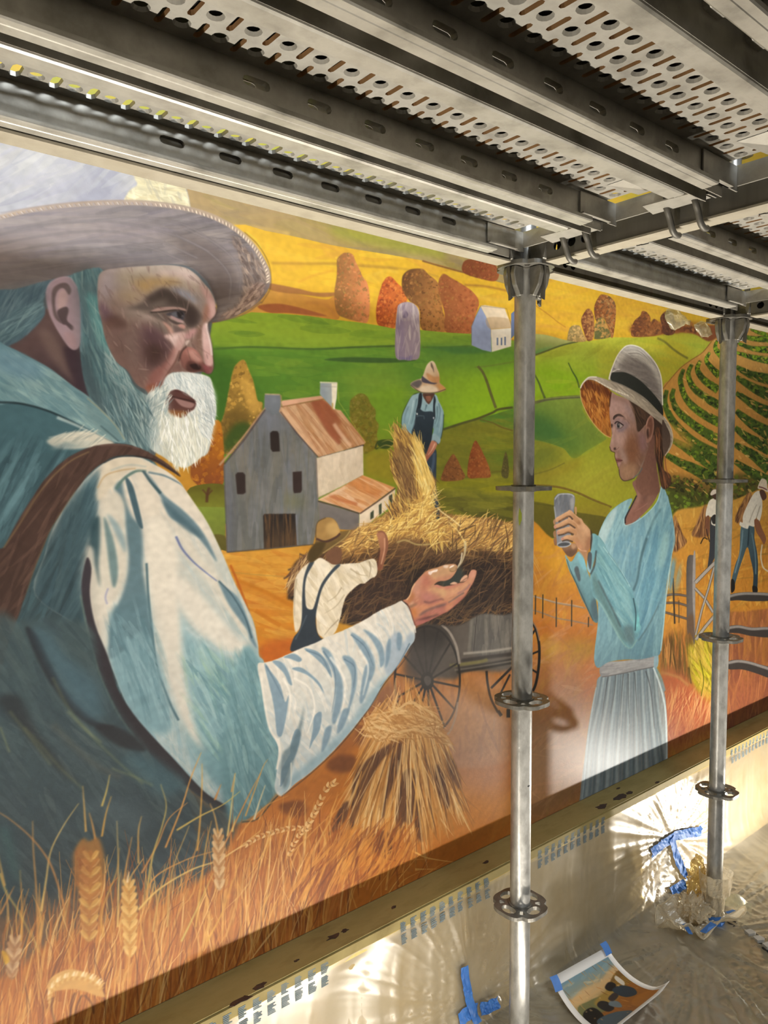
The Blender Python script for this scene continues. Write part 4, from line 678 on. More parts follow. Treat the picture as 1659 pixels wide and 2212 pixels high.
# forearm sleeve
m = F('150 690 190 672 235 662 300 636 400 590 480 560 560 520 660 480 760 430 860 370 940 335 980 316 1010 345 1045 400 1062 480 1058 540 1030 580 960 690 880 790 820 900 760 980 680 1080 600 1170 520 1250 440 1320 370 1370 290 1440 250 1400 262 1290 270 1160 230 1080 200 960 180 850', ('#dcd4c8', '#b8c4c8', 400, 600, 600, 1200), .8)
H(m, 260, 62, 60, 8, '#e6dfd4 #cbc8c2 #d8d0c4 #b8c2c6 #efe8de', .4, jit=12, curve=.4)
F('840 800 960 690 1030 580 1060 500 1058 560 960 720 880 830 760 990 600 1180 400 1350 300 1430 330 1340 500 1200 680 1020', '#86a8b8', 8, .8, m); F('880 660 900 560 960 490 990 560 1030 500 1055 540 980 680 900 740', '#94a8bc', 5, .75, m)
for t in ('190 680 225 720 280 800 310 900 330 860 320 960 300 1060 285 1100 262 1080 250 960 230 850', '235 664 290 670 330 730 350 800 330 790 300 730', '350 708 400 700 460 740 510 790 535 850 500 800 440 745', '520 590 570 610 610 700 640 780 640 900 600 1020 580 1000 600 860 590 740', '640 640 690 640 720 690 722 800 690 920 660 1000 690 850 690 740', '760 480 820 510 870 570 885 660 860 700 850 620 810 540', '690 500 760 540 810 620 830 700 800 780 790 680 740 590', '420 590 500 610 560 680 580 760 540 700 480 640', '770 700 800 690 800 780 760 900 740 880', '480 980 520 960 510 1060 470 1130 450 1170 470 1060', '370 1060 400 1080 380 1180 350 1240 340 1160', '540 1060 580 1040 560 1130 520 1190', '290 1290 340 1200 350 1220 320 1320 285 1390 280 1350', '300 640 360 620 405 650 390 668 340 650', '630 960 680 940 650 1040 610 1080', '900 560 920 540 915 640 890 700', '960 500 985 520 975 600 955 580'):
    F(t, '#6f90a8', 1.6, .85, m)
for q in ('530 605 590 700 600 820 580 960', '430 600 520 640 570 740', '690 510 770 580 820 690', '200 690 250 780 300 880', '650 650 712 700 705 820', '1030 560 960 690 860 810'): S(q, 2.6, '#4f6f88', 1, .8, m, w2=1)
for q in ('570 640 650 760 650 900 610 1030', '740 600 790 700 760 860', '360 760 450 820 480 940 440 1080', '270 1110 285 1240 278 1380', '300 760 340 860 330 1000'): S(q, 5, '#f2ece2', 1.6, .8, m, w2=2)
F('280 1290 300 1190 340 1150 400 1000 420 900 400 1100 360 1240 310 1400', '#56707c', 3, .7, m); S('262 1290 280 1180 262 1120 220 1050 190 900 170 720', 5, '#e4ddd2', 1, .9); S('265 1420 290 1440 340 1380 345 1250', 3, '#d8d4c8', 1, .8)
S('1062 480 1056 560 990 670 880 800 780 960 620 1160 450 1320 290 1445', 2, '#3c3434', .8, .7); S('980 316 1030 365 1056 440 1064 500', 2.4, '#e8e4dc', .6, .9)
# hand
C('hd')
F('720 640 940 560 1060 400 1120 380 1180 500 1100 650 960 700 820 720', '#3a403c', 6, .95)
m = F('85 970 150 940 210 860 250 730 330 620 430 510 530 430 700 380 820 335 940 318 1010 318 1055 350 1050 420 1000 510 930 580 840 615 760 620 700 640 640 690 700 690 800 720 880 710 1000 690 1080 660 1180 640 1250 570 1270 500 1310 430 1360 418 1405 445 1395 520 1350 640 1290 740 1240 830 1180 920 1090 1000 1000 1080 900 1160 800 1210 680 1270 560 1330 420 1390 310 1420 270 1320 210 1130 160 1030', ('#c8906c', '#a8645a', 500, 450, 700, 1300), .6)
H(m, 110, 150, 18, 3.4, '#d4a078 #b87c68 #c88c6c', .3)
F('930 680 960 650 1010 635 1060 660 1040 690', '#d8ac90', .5); F('1110 640 1130 580 1190 520 1240 520 1240 580 1200 620', '#d4a68a', .5); S('1115 645 1180 600 1240 560', 1.4, '#6f4034', .4, .8); S('930 690 1000 690 1080 665', 1.4, '#8a5040', .4, .8)
F('540 450 700 385 820 340 960 325 1040 350 1040 430 980 520 860 590 740 600 640 580 560 520', '#c49a74', 4, .9, m); F('700 560 840 540 960 500 1020 440 960 560 840 612 720 620', '#bc8068', 5, .8, m); F('540 455 590 445 660 420 710 415 690 455 620 470 585 512 545 500', '#f4e4dc', 1.2, .95, m); F('810 345 880 338 905 345 880 385 820 380', '#ecd8c8', 1.6, .9, m)
F('915 400 960 350 1020 335 1045 370 1030 430 960 455 920 440', '#b4906a', 1, .9, m); F('920 375 960 345 1010 338 980 365 925 392', '#fff2ea', 1, .95, m); S('920 435 970 452 1030 430 1045 380', 1.4, '#7a5c40', .5, .8, m)
F('440 520 530 500 560 600 600 680 540 720 440 740 400 680', '#b06c5c', 8, .85, m); F('260 740 340 620 440 530 440 600 380 720 380 880 300 900', '#c08c78', 7, .8, m); F('230 840 270 820 290 900 250 980 180 1020 160 980', '#a86e44', 5, .8, m); S('150 960 210 880 240 780 300 660', 3, '#e0bc90', 1, .7, m)
F('540 760 680 730 800 750 900 790 860 900 820 960 700 860 580 810', '#d8ae80', 8, .9, m); F('400 820 560 840 720 900 780 930 640 970 520 1010 440 960', '#b47870', 9, .85, m); F('640 690 720 690 800 730 740 740', '#c87a74', 3, .8, m); F('820 740 900 710 1080 680 1000 730 880 770', '#c07068', 4, .7, m)
S('460 990 560 1010 680 970 780 945 820 970', 5, '#7f5452', 1.6, .85, m, w2=2); F('900 770 1100 700 1270 600 1330 480 1390 460 1340 620 1240 740 1080 830 920 900', '#d4a27c', 7, .85, m); F('1290 440 1350 425 1395 450 1380 540 1330 580 1290 560 1260 540', '#cf9480', 4, .7, m)
F('840 920 960 900 1100 840 1230 760 1180 860 1060 920 960 990 880 1010', '#cc9870', 5, .7, m); S('900 1010 980 960 1080 890 1180 830', 3.4, '#7a6460', 1.2, .85, m); S('1060 850 1180 790 1290 680', 3, '#8a6a70', 1.4, .7, m)
F('240 1130 420 1050 620 1050 820 980 840 1000 700 1080 520 1150 400 1230 320 1290 280 1280', '#cc8c68', 5, .85, m); F('370 1250 440 1170 560 1110 700 1060 850 1020 850 1060 720 1100 560 1150 440 1220', '#6e5656', 2.4, .9, m)
F('520 1190 700 1130 860 1090 1000 1000 1090 960 1000 1070 880 1160 700 1190', '#b87a6c', 5, .8, m); F('870 1060 960 1000 1060 960 960 1080 880 1150 830 1140', '#d09068', 5, .8, m); F('300 1340 420 1290 560 1250 720 1210 700 1240 540 1300 360 1330', '#5c3c3c', 2.4, .9, m); F('310 1380 500 1320 620 1290 500 1360 330 1410', '#a86460', 4, .8, m)
F('190 1070 280 1040 360 1015 300 1060 220 1100', '#7c6650', 3, .85, m); F('200 1040 260 990 290 1000 230 1050', '#e0b898', 3, .7, m); F('215 1140 300 1110 330 1200 290 1320 250 1230', '#b87034', 6, .7, m); S('160 1030 215 1140 270 1320 310 1420', 2, '#5a3428', .6, .8)
S('1405 445 1395 520 1345 650 1235 840 1090 1005 900 1165', 1.2, '#5a3830', .4, .6)
# ================= right of the front standard: hills, woman, vineyard
C('W')
m = F('-80 210 60 210 190 160 330 108 480 76 640 60 760 36 960 40 1140 30 1310 0 1446 -10 1531 4 1610 30 1680 76 1740 160 1740 900 1446 1000 1446 1900 -80 1900', ('#b3b43a', '#8f962c', 0, 60, 0, 900), .6, s=0)
F('-80 300 60 220 300 150 600 120 640 420 520 560 300 600 -80 640', ('#a4b43a', '#86b014', 300, 160, 300, 480), 14, .9, m); F('60 360 260 320 440 420 460 560 60 600', '#86b40f', 26, .8, m); F('1000 60 1446 10 1446 300 1240 500 1180 240', '#c0ae32', 20, .8, m)
H(m, 170, 14, 80, 14, '#aeb83e #98b030 #b8b440 #9aa838', .22, jit=10)
F('-80 20 110 8 230 30 340 60 460 72 330 112 200 150 60 196 -80 230', ('#a4a460', '#6f8c3a', 0, 20, 0, 190), .8); F('60 170 230 120 100 180 60 196', '#4f8a4a', 3, .7)
S('-60 216 60 200 150 170 260 128 350 100 460 76', 4, '#4f5a2e', .6, .9, w2=3); S('1190 44 1260 80 1330 140 1400 190 1470 230', 4.6, '#76712e', 1, .9); S('60 372 100 450 130 530 160 604', 3, '#4a5a2c', .6, .9, w2=5); S('372 270 410 350 450 420 474 500', 2, '#3f5a24', .6, .9, w2=4)
F('-80 650 60 636 200 604 480 582 500 700 560 800 640 890 722 968 640 1020 540 1080 420 1150 330 1060 200 1010 60 975 -80 960', ('#7f9638', '#4f742c', 300, 600, 200, 980), .8); F('-80 760 60 740 220 800 330 960 260 1020 60 970 -80 950', '#3f6c30', 14, .8); F('480 620 520 740 700 960 540 1060 460 900 360 700', '#6c7c2c', 20, .6)
S('-80 652 60 636 180 606 330 590 480 582', 6.4, '#5c5c40', .8, .95); S('-60 640 180 598 480 576', 1.2, '#a8c050', .4, .7)
F('-80 970 60 985 200 1015 330 1065 420 1150 560 1100 730 968 800 1000 880 1340 1000 1360 1000 1500 900 1530 770 1600 640 1540 400 1440 200 1405 -80 1400', ('#847c2a', '#95942c', 0, 1000, 700, 1400), 1)
F('330 1130 560 1080 730 980 800 1030 820 1200 760 1400 600 1440 420 1400 300 1280', ('#8f9a2c', '#a09a34', 0, 1000, 0, 1400), 26, .8); F('-60 990 60 990 330 1100 60 1290 -80 1300', '#62702a', 16, .7); F('-60 1290 200 1260 400 1180 520 1150 400 1260 60 1330', '#8c7a26', 10, .6)
H(m, 90, 150, 70, 12, '#9aa032 #87882a #a8a03c', .2, jit=16)
S('-60 1392 60 1398 200 1404 330 1424 470 1470 600 1530 770 1598', 5, '#6a5424', 1, .9); S('40 1300 200 1255 340 1190', 2.4, '#5f5a28', .8, .6)
F('-80 1420 200 1420 330 1440 470 1490 640 1560 760 1610 680 1740 640 1830 400 1640 60 1550 -80 1540', ('#8a8620', '#857a26', 0, 1420, 0, 1700), .8); F('-80 1540 60 1544 240 1580 440 1640 560 1660 740 1700 680 1800 640 1880 240 1880 -80 1886', ('#625c20', '#564f20', 0, 1560, 0, 1860), 1); S('-60 1546 240 1588', 2, '#4a4a1e', .8, .6)
# ochre field behind the woman's arms
C('w')
m = F('-80 84 200 90 330 140 520 560 600 900 620 1200 520 1500 440 2150 -80 2300', ('#bb8128', '#b8743c', 0, 100, 0, 1100), 1.4)
H(m, 240, 112, 60, 9, '#cc962e #a86a24 #c48430 #b4742c #d0a03c', .35, jit=24); F('60 90 200 95 320 230 360 420 280 460 120 300', '#c89430', 16, .6, m); F('-20 260 120 300 300 560 60 560', '#a87030', 16, .5, m)
F('-60 700 120 740 300 780 520 790 540 900 300 920 60 830', '#b0652a', 14, .7, m); F('120 900 240 880 260 980 180 1080 120 1040', '#c0a040', 14, .6, m); F('300 880 520 900 530 1040 360 1080 280 980', '#9c7c30', 18, .6, m); F('-60 1100 300 1080 560 1160 500 1500 400 1800 -60 2000', '#a8714a', 26, .6, m); F('440 1060 580 1080 540 1260 480 1400 420 1280', '#c4703c', 16, .6, m)
F('-60 1560 140 1500 400 1620 480 1640 420 2200 -80 2300', '#9c7452', 24, .8, m); H(m, 130, 150, 60, 7, '#b88058 #a06844 #c69468', .3, jit=24)
S('-60 530 60 548 220 596 350 620 460 640', 3.4, '#8c7a68', .6, .9); S('40 545 220 590 350 612 440 632', 1.4, '#b8a898', .4, .7); S('-60 650 60 660 220 716 350 740 520 775', 2.6, '#857568', .6, .9)
for x, a, b in ((62, 535, 690), (120, 530, 720), (228, 555, 790), (350, 575, 785), (484, 710, 790)): S([x, a, x-2, b], 2.6, '#3c3428', .4, .95)
for q in ('22 180 60 260 100 340', '22 230 70 310 110 390', '24 300 60 380 90 480', '24 160 50 220 90 290'): S(q, 2, '#c8a060', .5, .8, w2=.6)
F('-60 420 40 400 40 520 -60 540', '#7a5030', 4, .7)
# wagon wheel in front of the field
S('22 740 60 800 86 900 92 1010 84 1130 64 1240 40 1300', 5.5, '#22201e', .5); S('26 738 66 795 94 900', 2, '#b89478', .5, .8)
for q in ('20 870 62 808', '20 1010 92 980', '20 1120 84 1160'): S(q, 4, '#22201e', .4)
# field and dry grass on her right
m = F('1020 60 1800 60 1950 1500 1800 1800 1100 1800 1060 1200 1040 900', ('#cc9434', '#c8863e', 0, 100, 0, 1500), 2)
H(m, 420, 88, 46, 5, '#e0ac44 #c88a30 #b87828 #d89c3c #eab850 #a86a24', .45, jit=10)
F('1050 980 1480 900 1480 1100 1300 1240 1080 1160', '#8c5a30', 16, .7, m); H(F('1060 900 1300 860 1330 1200 1060 1120', '#a06430', 14, .3, m), 170, 88, 80, 4, '#6a4a2a #b8743a #8a5a2e #54401f #d09450 #70602c', .65, jit=6)
F('1300 900 1480 860 1480 1480 1400 1360 1320 1180 1290 1020', ('#c8a42c', '#b8b01c', 0, 900, 0, 1300), 12, .9, m); H(F('1310 900 1490 880 1490 1330 1360 1320 1300 1150', '#c0a82c', 10, .2, m), 150, 66, 60, 6, '#dcd03c #b0a41a #d8b448 #8a7a20 #e6c460 #a0842c', .6, jit=18)
F('1060 1150 1240 1180 1290 1250 1400 1350 1480 1400 1480 1560 1280 1640 1100 1700', ('#d09a5c', '#b8603c', 0, 1180, 0, 1650), 10, .9, m); H(F('1080 1280 1480 1380 1480 1600 1110 1700', '#c47444', 16, .3, m), 170, 104, 70, 3, '#e0a868 #b05a38 #d88c50 #a04c2e #ecc080', .55, jit=14)
S('1060 1150 1120 1165 1200 1190 1250 1230 1280 1256', 6, '#c08a50', 2, .8); S('1370 1050 1400 1200 1380 1340', 2, '#5a5a14', .6, .8); S('1280 1110 1300 1240', 3, '#5a4426', .8, .8)
F('1040 1560 1480 1480 1480 1800 1040 1900', '#8f4f32', 20, .5, m)
C('g')
m = F('840 640 1400 640 1400 2400 820 2400', ('#b07434', '#7f4a34', 0, 700, 0, 1700), 2); H(m, 260, 94, 60, 6, '#bc7c3a #a06630 #8a5632 #c48840 #94603a', .4, jit=10)
F('1000 1450 1400 1500 1400 2000 860 1900 860 1600', '#8c5038', 24, .7, m); H(m, 90, 96, 70, 3, '#b06a44 #a05a3c #c88452', .4, jit=8); F('1050 1200 1300 1180 1300 1400 1100 1380', '#94602e', 20, .6, m)
# vineyard
C('G')
m = F('560 205 620 150 700 60 1100 60 1150 1300 990 1320 700 1440 460 1500 270 1540 200 1300 190 900 185 570 240 500 320 410 400 350 490 290', ('#d09a4e', '#c48c40', 600, 200, 300, 1400), .8)
rows = ['600 200 590 260 640 320', '545 290 520 350 560 410 620 470', '475 355 450 420 500 500 610 580', '410 380 380 460 420 560 520 640 620 700', '345 420 320 500 350 620 420 710 520 780 620 830', '270 570 255 640 300 740 400 830 500 900 620 970',
        '215 580 200 680 250 800 340 910 450 1000 620 1090', '750 140 860 180 1000 190', '750 215 880 260 1000 270', '750 290 880 330 1000 350', '750 400 860 460 1010 500', '750 480 880 560 1010 620', '750 600 880 690 1010 760', '750 740 860 830 1010 920', '740 870 860 960 1010 1030',
        '250 960 340 1010 460 1090 610 1180', '740 1000 880 1080 1010 1180', '210 1080 320 1140 450 1200 610 1290', '740 1130 860 1210 1000 1290', '860 110 930 140 1000 150']
wid = [9, 10, 12, 13, 14, 15, 16, 9, 10, 11, 16, 18, 18, 20, 20, 19, 20, 20, 18, 7]
for q, w0 in zip(rows, wid):
    k = S(q, w0*.55, '#4c6420', 1, .95, w2=w0*1.5); D(k, int(26+w0*4), 3.4, '#2e3f18 #3f5a1e #6f8f22 #2a3418 #547426', .7)
    if w0 < 16: D(k, 30, 3, '#8fb41c #a4c428 #7ca020', .7)
F('190 1340 300 1290 460 1360 600 1400 600 1500 440 1500 270 1545 200 1440', ('#4a4a22', '#5a6a22', 0, 1300, 0, 1500), 3, .95, m); D(F('200 1240 600 1320 600 1470 300 1500', '#3c3c1e', 8, .6, m), 170, 4, '#2c2c18 #4a5420 #6f8a24 #3a3a1c', .7)
D(F('740 1230 900 1260 990 1330 880 1440 740 1460', '#46461e', 6, .8, m), 80, 4, '#33361a #4f5a22 #6a7a24', .7)
H(m, 260, 36, 12, 4, '#e0b060 #d8a250 #c08a40 #ecc070', .6, jit=20)
F('190 880 240 840 330 900 420 1000 360 1030 240 960', '#c89444', 5, .6); S('185 570 240 500 320 410 400 350 490 290 560 205', 2, '#8a5a2c', .6, .7)
m = F('200 1360 260 1360 420 1440 470 1500 300 1545 210 1520', '#4f5a22', 4, .8); D(m, 40, 4, '#7c9c28 #3c401c', .6)
F('-20 120 200 60 420 90 620 80 620 150 540 205 430 150 300 135 100 160 -20 165', ('#8a5030', '#6f442e', 0, 80, 0, 200), 1.6); D(F('-20 60 500 60 560 190 420 140 -20 150', '#84502f', 4, .5), 90, 5, '#6a3e28 #a0603a #5a3826 #b4743f', .6)
C('T')
tree('1196 400 1230 290 1300 225 1320 175 1370 180 1415 240 1420 300 1460 262 1510 300 1540 420 1480 455 1320 466 1210 462', ('#70442c', '#a0683a', 1200, 0, 1540, 0), '#5f3c2a #84502e', '#b07440 #a06034', 90, 3.4)
tree('1530 250 1570 190 1620 170 1680 200 1700 420 1580 440 1550 330', '#6a4230', '#54362a', '#8f5a36', 40, 3.4)
tree('770 120 800 40 850 -20 940 0 1000 60 1020 140 1015 260 1000 380 985 470 960 470 920 340 870 250 800 290 772 220', ('#80502e', '#a87040', 770, 0, 1010, 0), '#5f4a34 #7a4426', '#c07c44 #b06a34 #c89a5c', 100, 3.6)
tree('616 290 640 210 690 145 735 165 765 250 770 400 750 500 690 512 650 420', ('#7a4c30', '#b07a44', 620, 0, 760, 0), '#6f3f2a', '#c48c50', 60, 3.4); tree('770 470 780 320 840 245 885 275 925 360 960 462 880 490 780 495', ('#6f6a3c', '#c08848', 770, 0, 950, 0), '#5f6038', '#d49a54', 60, 3.4)
tree('455 500 480 380 530 335 600 345 640 430 680 510 580 528 470 515', ('#94804e', '#c49a58', 460, 0, 640, 0), '#8a7448', '#d8ae6c', 40, 3.4); S('90 105 250 220 350 300 440 360', 1.6, '#a5682a', .6, .7)
# workers far right
C('G')
m = F('270 1530 460 1480 610 1440 700 1440 1100 1380 1150 2200 200 2220 250 1800', ('#cc9a44', '#c08030', 0, 1500, 0, 2100), 2); H(m, 330, 84, 26, 4, '#e0b050 #b87c2c #d09a3c #a86a24 #ecc060', .5, jit=16); H(m, 120, 160, 40, 6, '#b88438 #8f6a2c #d8a848', .4, jit=12)
for t, fx in (('270 1560 300 1600 340 1700 370 1750 320 1800 262 1810', '285 1500'), ('410 1700 440 1620 480 1520 510 1470 530 1520 530 1700', '510 1400'), ('740 1580 800 1440 850 1370 870 1400 860 1500 800 1600', '860 1300')):
    k = F(t, '#7f5636', 2); H(k, 50, 90, 40, 3, '#a87848 #4f3424 #c89860 #6a4630', .65, jit=8, fan=fx)
F('550 1570 590 1570 600 1800 570 1900 530 1960 545 1800', '#3a3c40', .5); F('525 1480 545 1430 590 1410 620 1410 620 1610 560 1615 560 1560 520 1560 515 1530', ('#e4dccb', '#cfc5b2', 520, 0, 620, 0), .5); F('552 1370 575 1345 600 1350 600 1420 575 1415', '#4f3a30', .4); F('552 1375 575 1346 612 1350 612 1366 560 1392', '#dcd0c0', .4); F('560 1560 590 1540 600 1600 570 1610', '#33302e', .5); F('520 1555 545 1560 540 1700 520 1680 515 1600', '#7a503a', .5); S('520 1650 530 1700 545 1750', 2, '#3a2a24', .4); S('475 1765 500 1720 530 1730', 2.4, '#33281f', .5)
F('790 1620 860 1625 890 1640 890 1720 912 1840 918 1950 910 2130 880 2120 882 1990 860 1880 836 1790 800 1880 770 1970 740 2080 728 2130 712 2110 715 2040 745 1920 775 1830', ('#55717a', '#2c3c44', 720, 1700, 920, 2000), .5); S('800 1660 790 1780 770 1880 740 1990', 3, '#7a98a0', 1, .7); S('870 1680 890 1800 900 1900 900 2000', 3, '#6a8890', 1, .7); S('850 1640 840 1780', 3, '#26343c', .8, .8); F('712 2040 735 2050 740 2110 722 2140 710 2130', '#22201e', .5); F('876 2090 912 2100 912 2140 880 2140', '#22201e', .5)
F('800 1560 820 1500 870 1400 900 1365 930 1360 950 1430 948 1520 925 1600 905 1560 890 1630 850 1625 836 1650 780 1625 780 1595 800 1600', ('#e6decd', '#ccc2b0', 820, 0, 950, 0), .5); S('850 1600 880 1520 910 1460', 2, '#a89c88', .8, .7); S('895 1600 920 1520 935 1470', 2, '#8f8472', .8, .7); F('930 1360 960 1350 985 1400 965 1430 948 1420', '#5f4032', .5)
F('915 1335 940 1270 960 1262 985 1280 990 1330 1000 1360 985 1365 950 1345', '#e0cfb4', .4); S('925 1325 960 1335 988 1350', 2.4, '#6a3030', .4, .9); F('890 1580 925 1585 950 1650 980 1720 965 1770 940 1730 900 1660', ('#8a5a40', '#6f4632', 900, 0, 970, 0), .5); S('950 1770 940 1850 945 1900 960 1950 1000 1980', 3, '#cdbfa4', .5, .95)
# fence at the right
C('g')
for q in ('180 672 240 660 320 660 420 676', '180 748 300 748 360 762 420 780', '170 846 230 862 330 892 420 920'): S(q, 5, '#4a403c', .5, .95); S(q.replace('672', '666'), 1.6, '#a09488', .4, .6)
S('264 485 272 700 282 970', 3.6, '#3c342c', .4, .95); S('326 720 328 960', 2, '#4f4434', .4, .9)
F('410 310 480 240 500 235 500 700 494 1170 470 1120 440 1060 420 1080 410 900', ('#4c4642', '#6a625c', 410, 0, 500, 0), .5); F('480 245 502 236 500 700 496 1060 480 900 470 600', '#9a928c', .6); F('415 900 490 900 480 1200 440 1180 410 1200', '#6a4a30', 4, .6)
for q, w0 in (('500 535 600 430 720 310', 7), ('500 595 600 700 690 850', 5), ('505 1090 570 820 640 600 700 370', 4), ('505 1140 600 1010 700 890', 6)): S(q, w0+1.4, '#4f463e', .4, .9, s=0); S(q, w0-.6, '#aaa298', .4, .95, s=0)
for t in ('850 668 960 640 1100 634 1300 650 1300 720 1100 730 960 720 860 722', '850 1000 960 985 1100 1010 1300 1010 1300 1110 1100 1100 960 1070 850 1062', '850 1370 960 1352 1080 1370 1180 1400 1300 1440 1300 1545 1160 1500 1000 1455 850 1450'):
    k = F(t, '#3c3633', .6); p = B.pts(t)[:5]; fillp(B, ribbon(spline(p+np.array([0, 3]), False), np.full(21, 6.)), '#99928c', .8, .85, k)
# ---------- the woman
C('w')
# skirt
m = F('580 1180 800 1140 1000 1100 1040 1180 1080 1280 1102 1420 1110 1600 1112 1800 1104 1900 960 1990 700 2100 430 2260 420 2100 450 1850 480 1600 520 1380 545 1270', ('#7f9aa4', '#8c8e8c', 0, 1150, 0, 1800), .6)
H(m, 150, 93, 120, 5, '#93aab2 #6f848c #a8b4b4 #7c9098 #9aa0a0', .4, jit=3)
for i in range(26):
    u = i/25; x0 = 590+u*420; x1 = 440+u*670; c = ('#5a6c74', '#a8b8ba', '#6c7f88')[i % 3]
    S([x0, 1180-u*70, x0*.75+x1*.25, 1400, x0*.3+x1*.7, 1700, x1, 2150-u*230], 3.4, c, 1, .6, m, w2=5)
for q in ('640 1180 620 1300 590 1500', '760 1160 745 1350 730 1600', '850 1150 860 1300 870 1500', '940 1140 980 1300 1010 1600', '700 1170 690 1300 660 1480', '800 1160 800 1340 810 1560'): S(q, 3, '#4c5054', .8, .7, m, w2=1)
S('1000 1110 1045 1230 1078 1350 1098 1480 1106 1700 1106 1880', 4, '#d8e4e4', .8, .9); S('545 1270 520 1400 490 1600 460 1900 430 2200', 3, '#b8c8ca', 1, .7); S('1010 1100 1060 1200 1090 1300', 5, '#7ba8b4', 1.4, .8)
# waist sash
m = F('578 1100 640 1070 760 1060 900 1040 1010 1010 1020 1060 1000 1105 880 1130 740 1160 590 1186', ('#a4a4a4', '#8c8a8a', 0, 1050, 0, 1180), .6); H(m, 60, 170, 50, 6, '#b4b2b0 #949290 #a8a4a2', .5, jit=6); S('590 1188 740 1162 880 1132 1000 1108', 2, '#5c5654', .6, .8)
F('1010 1015 1035 1000 1042 1060 1030 1110 1005 1100', '#8cb0bc', 1)
# blouse
m = F('640 20 700 -70 820 -160 900 -160 900 -60 1000 -120 1100 -260 1130 -180 1160 0 1150 160 1120 360 1100 480 1090 700 1060 980 1010 1020 900 1045 760 1050 640 1070 560 1115 530 1060 535 950 560 740 560 500 600 200', ('#72a3b0', '#5d8f9e', 600, 0, 1100, 800), .6)
H(m, 160, 100, 110, 10, '#7fb0ba #5f94a4 #8abac0 #5488a0', .35, jit=10)
C('W')
# shoulder, neckline and neck
F('650 1850 720 1690 800 1600 900 1535 960 1530 880 1700 900 1760 1040 1700 1180 1560 1230 1400 1290 1520 1330 1700 1340 1900 1200 2250 700 2250 640 2000', ('#84b2bc', '#5c95ae', 700, 1550, 1000, 2200), .6)
m = F('650 1850 720 1690 800 1600 900 1535 960 1530 880 1700 900 1760 1040 1700 1180 1560 1230 1400 1290 1520 1330 1700 1340 2000 1100 2240 700 2240 640 2000', '#74aab8', .6, .2); H(m, 120, 100, 90, 8, '#8cbcc4 #6aa2b4 #5a94b0 #9ac6c8', .4, jit=8)
F('650 1850 730 1690 820 1590 800 1700 720 1900 680 1980', '#b4cccc', 4, .8, m); F('1180 1750 1240 1660 1310 1680 1290 1900 1180 2200 1040 2240 1120 1980', '#5f9cb8', 10, .6, m); F('1200 1720 1260 1640 1300 1660 1240 1700 1210 1780', '#7fc0c0', 4, .7, m); S('1130 1780 1080 1900 1020 2120', 4, '#4a7c90', 2, .8); F('800 1880 900 1820 880 2000 820 2100', '#5f98ae', 10, .5, m)
C('w')
H(F('540 300 1150 250 1140 520 540 560', '#6a9eac', 12, .25), 90, 100, 110, 9, '#7fb0ba #5f94a4 #8abac0 #5488a0', .35, jit=8)
F('540 620 660 640 760 940 820 960 880 900 1060 720 1060 980 900 1040 700 1060 560 1110 535 1000', ('#5c8794', '#74919c', 0, 700, 0, 1050), 8, .8, m)
for q in ('560 640 560 800 555 1000 560 1090', '600 680 610 850 600 1050', '650 760 660 900 650 1050', '700 830 730 960 720 1040', '980 760 960 900 970 1000', '1040 700 1030 860 1030 980'): S(q, 4, '#4f6e7c', 1.4, .7, m, w2=2)
for q in ('580 660 585 860 580 1050', '670 800 690 950 690 1050', '1010 740 1000 900 1005 1000'): S(q, 4, '#93b4bc', 1.6, .6, m)
S('1150 160 1125 360 1100 560 1080 780 1058 980', 3, '#a8ccd0', .8, .8); F('790 960 850 960 860 1030 800 1040', '#4c5a64', 5, .6, m)
# back (far) forearm
m = F('300 215 345 270 400 190 440 220 470 330 500 420 540 560 560 740 520 740 470 640 420 540 380 440 330 340 305 260', ('#74a8b0', '#5b8890', 0, 250, 0, 700), .6); F('320 330 400 440 470 600 530 740 470 660 390 480', '#4a6468', 4, .7, m); F('370 330 400 310 420 410 400 420', '#4c4c50', 1.6, .8, m); F('400 200 450 240 470 330 440 330 410 280', '#6fbcd0', 3, .8, m); S('310 250 340 340 390 450 440 560 520 740', 1.4, '#2f3434', .5, .8); F('500 600 550 560 560 740 520 720', '#46545c', 4, .7, m)
# near arm: upper then fore
m = F('1000 -40 1060 -160 1110 -200 1150 -80 1160 60 1140 250 1100 420 1050 580 960 760 880 900 830 960 790 930 840 700 860 480 900 300 950 120', ('#78aebb', '#4f8aa0', 1100, -100, 880, 800), 1); H(m, 110, 104, 110, 9, '#86bac4 #5592aa #6aa4b4 #4a84a0', .4, jit=8)
F('1080 60 1120 40 1110 200 1060 330 1040 260', '#94c0bc', 6, .7, m); S('950 80 900 250 870 420 840 500', 5, '#41646f', 2, .75); S('960 60 1000 -60 1060 -150', 5, '#4f7c88', 2, .6)
m = F('545 70 600 110 640 190 700 270 760 380 820 470 850 560 880 640 890 760 900 800 860 900 825 955 780 940 740 890 690 800 640 700 580 600 520 540 500 420 510 330 540 280', ('#6fa6b0', '#62a6b2', 560, 150, 840, 850), .6)
H(m, 120, 60, 110, 8, '#7fb4ba #5a98a8 #6aa8b4 #4f8c98 #8fc0bc', .4, jit=8)
F('520 350 560 420 640 600 720 760 800 900 760 900 680 780 580 600 520 500', '#5a7470', 5, .7, m); S('560 420 620 540 680 660 740 790', 4, '#4a4a4a', 1.6, .6, m); F('800 480 850 560 880 680 860 780 830 640', '#4f8c9c', 6, .7, m); F('850 720 900 690 900 780 860 830', '#6ad0d0', 6, .7, m); F('760 800 830 780 850 900 810 930', '#5c6e70', 5, .7, m); S('840 560 860 680 855 820', 3, '#34545f', .8, .8); S('540 560 600 640 680 790 760 920 820 958 870 890', 3, '#8cb0a4', 1, .7); S('880 900 960 780 1040 620', 3, '#4f6a70', 1.6, .7)
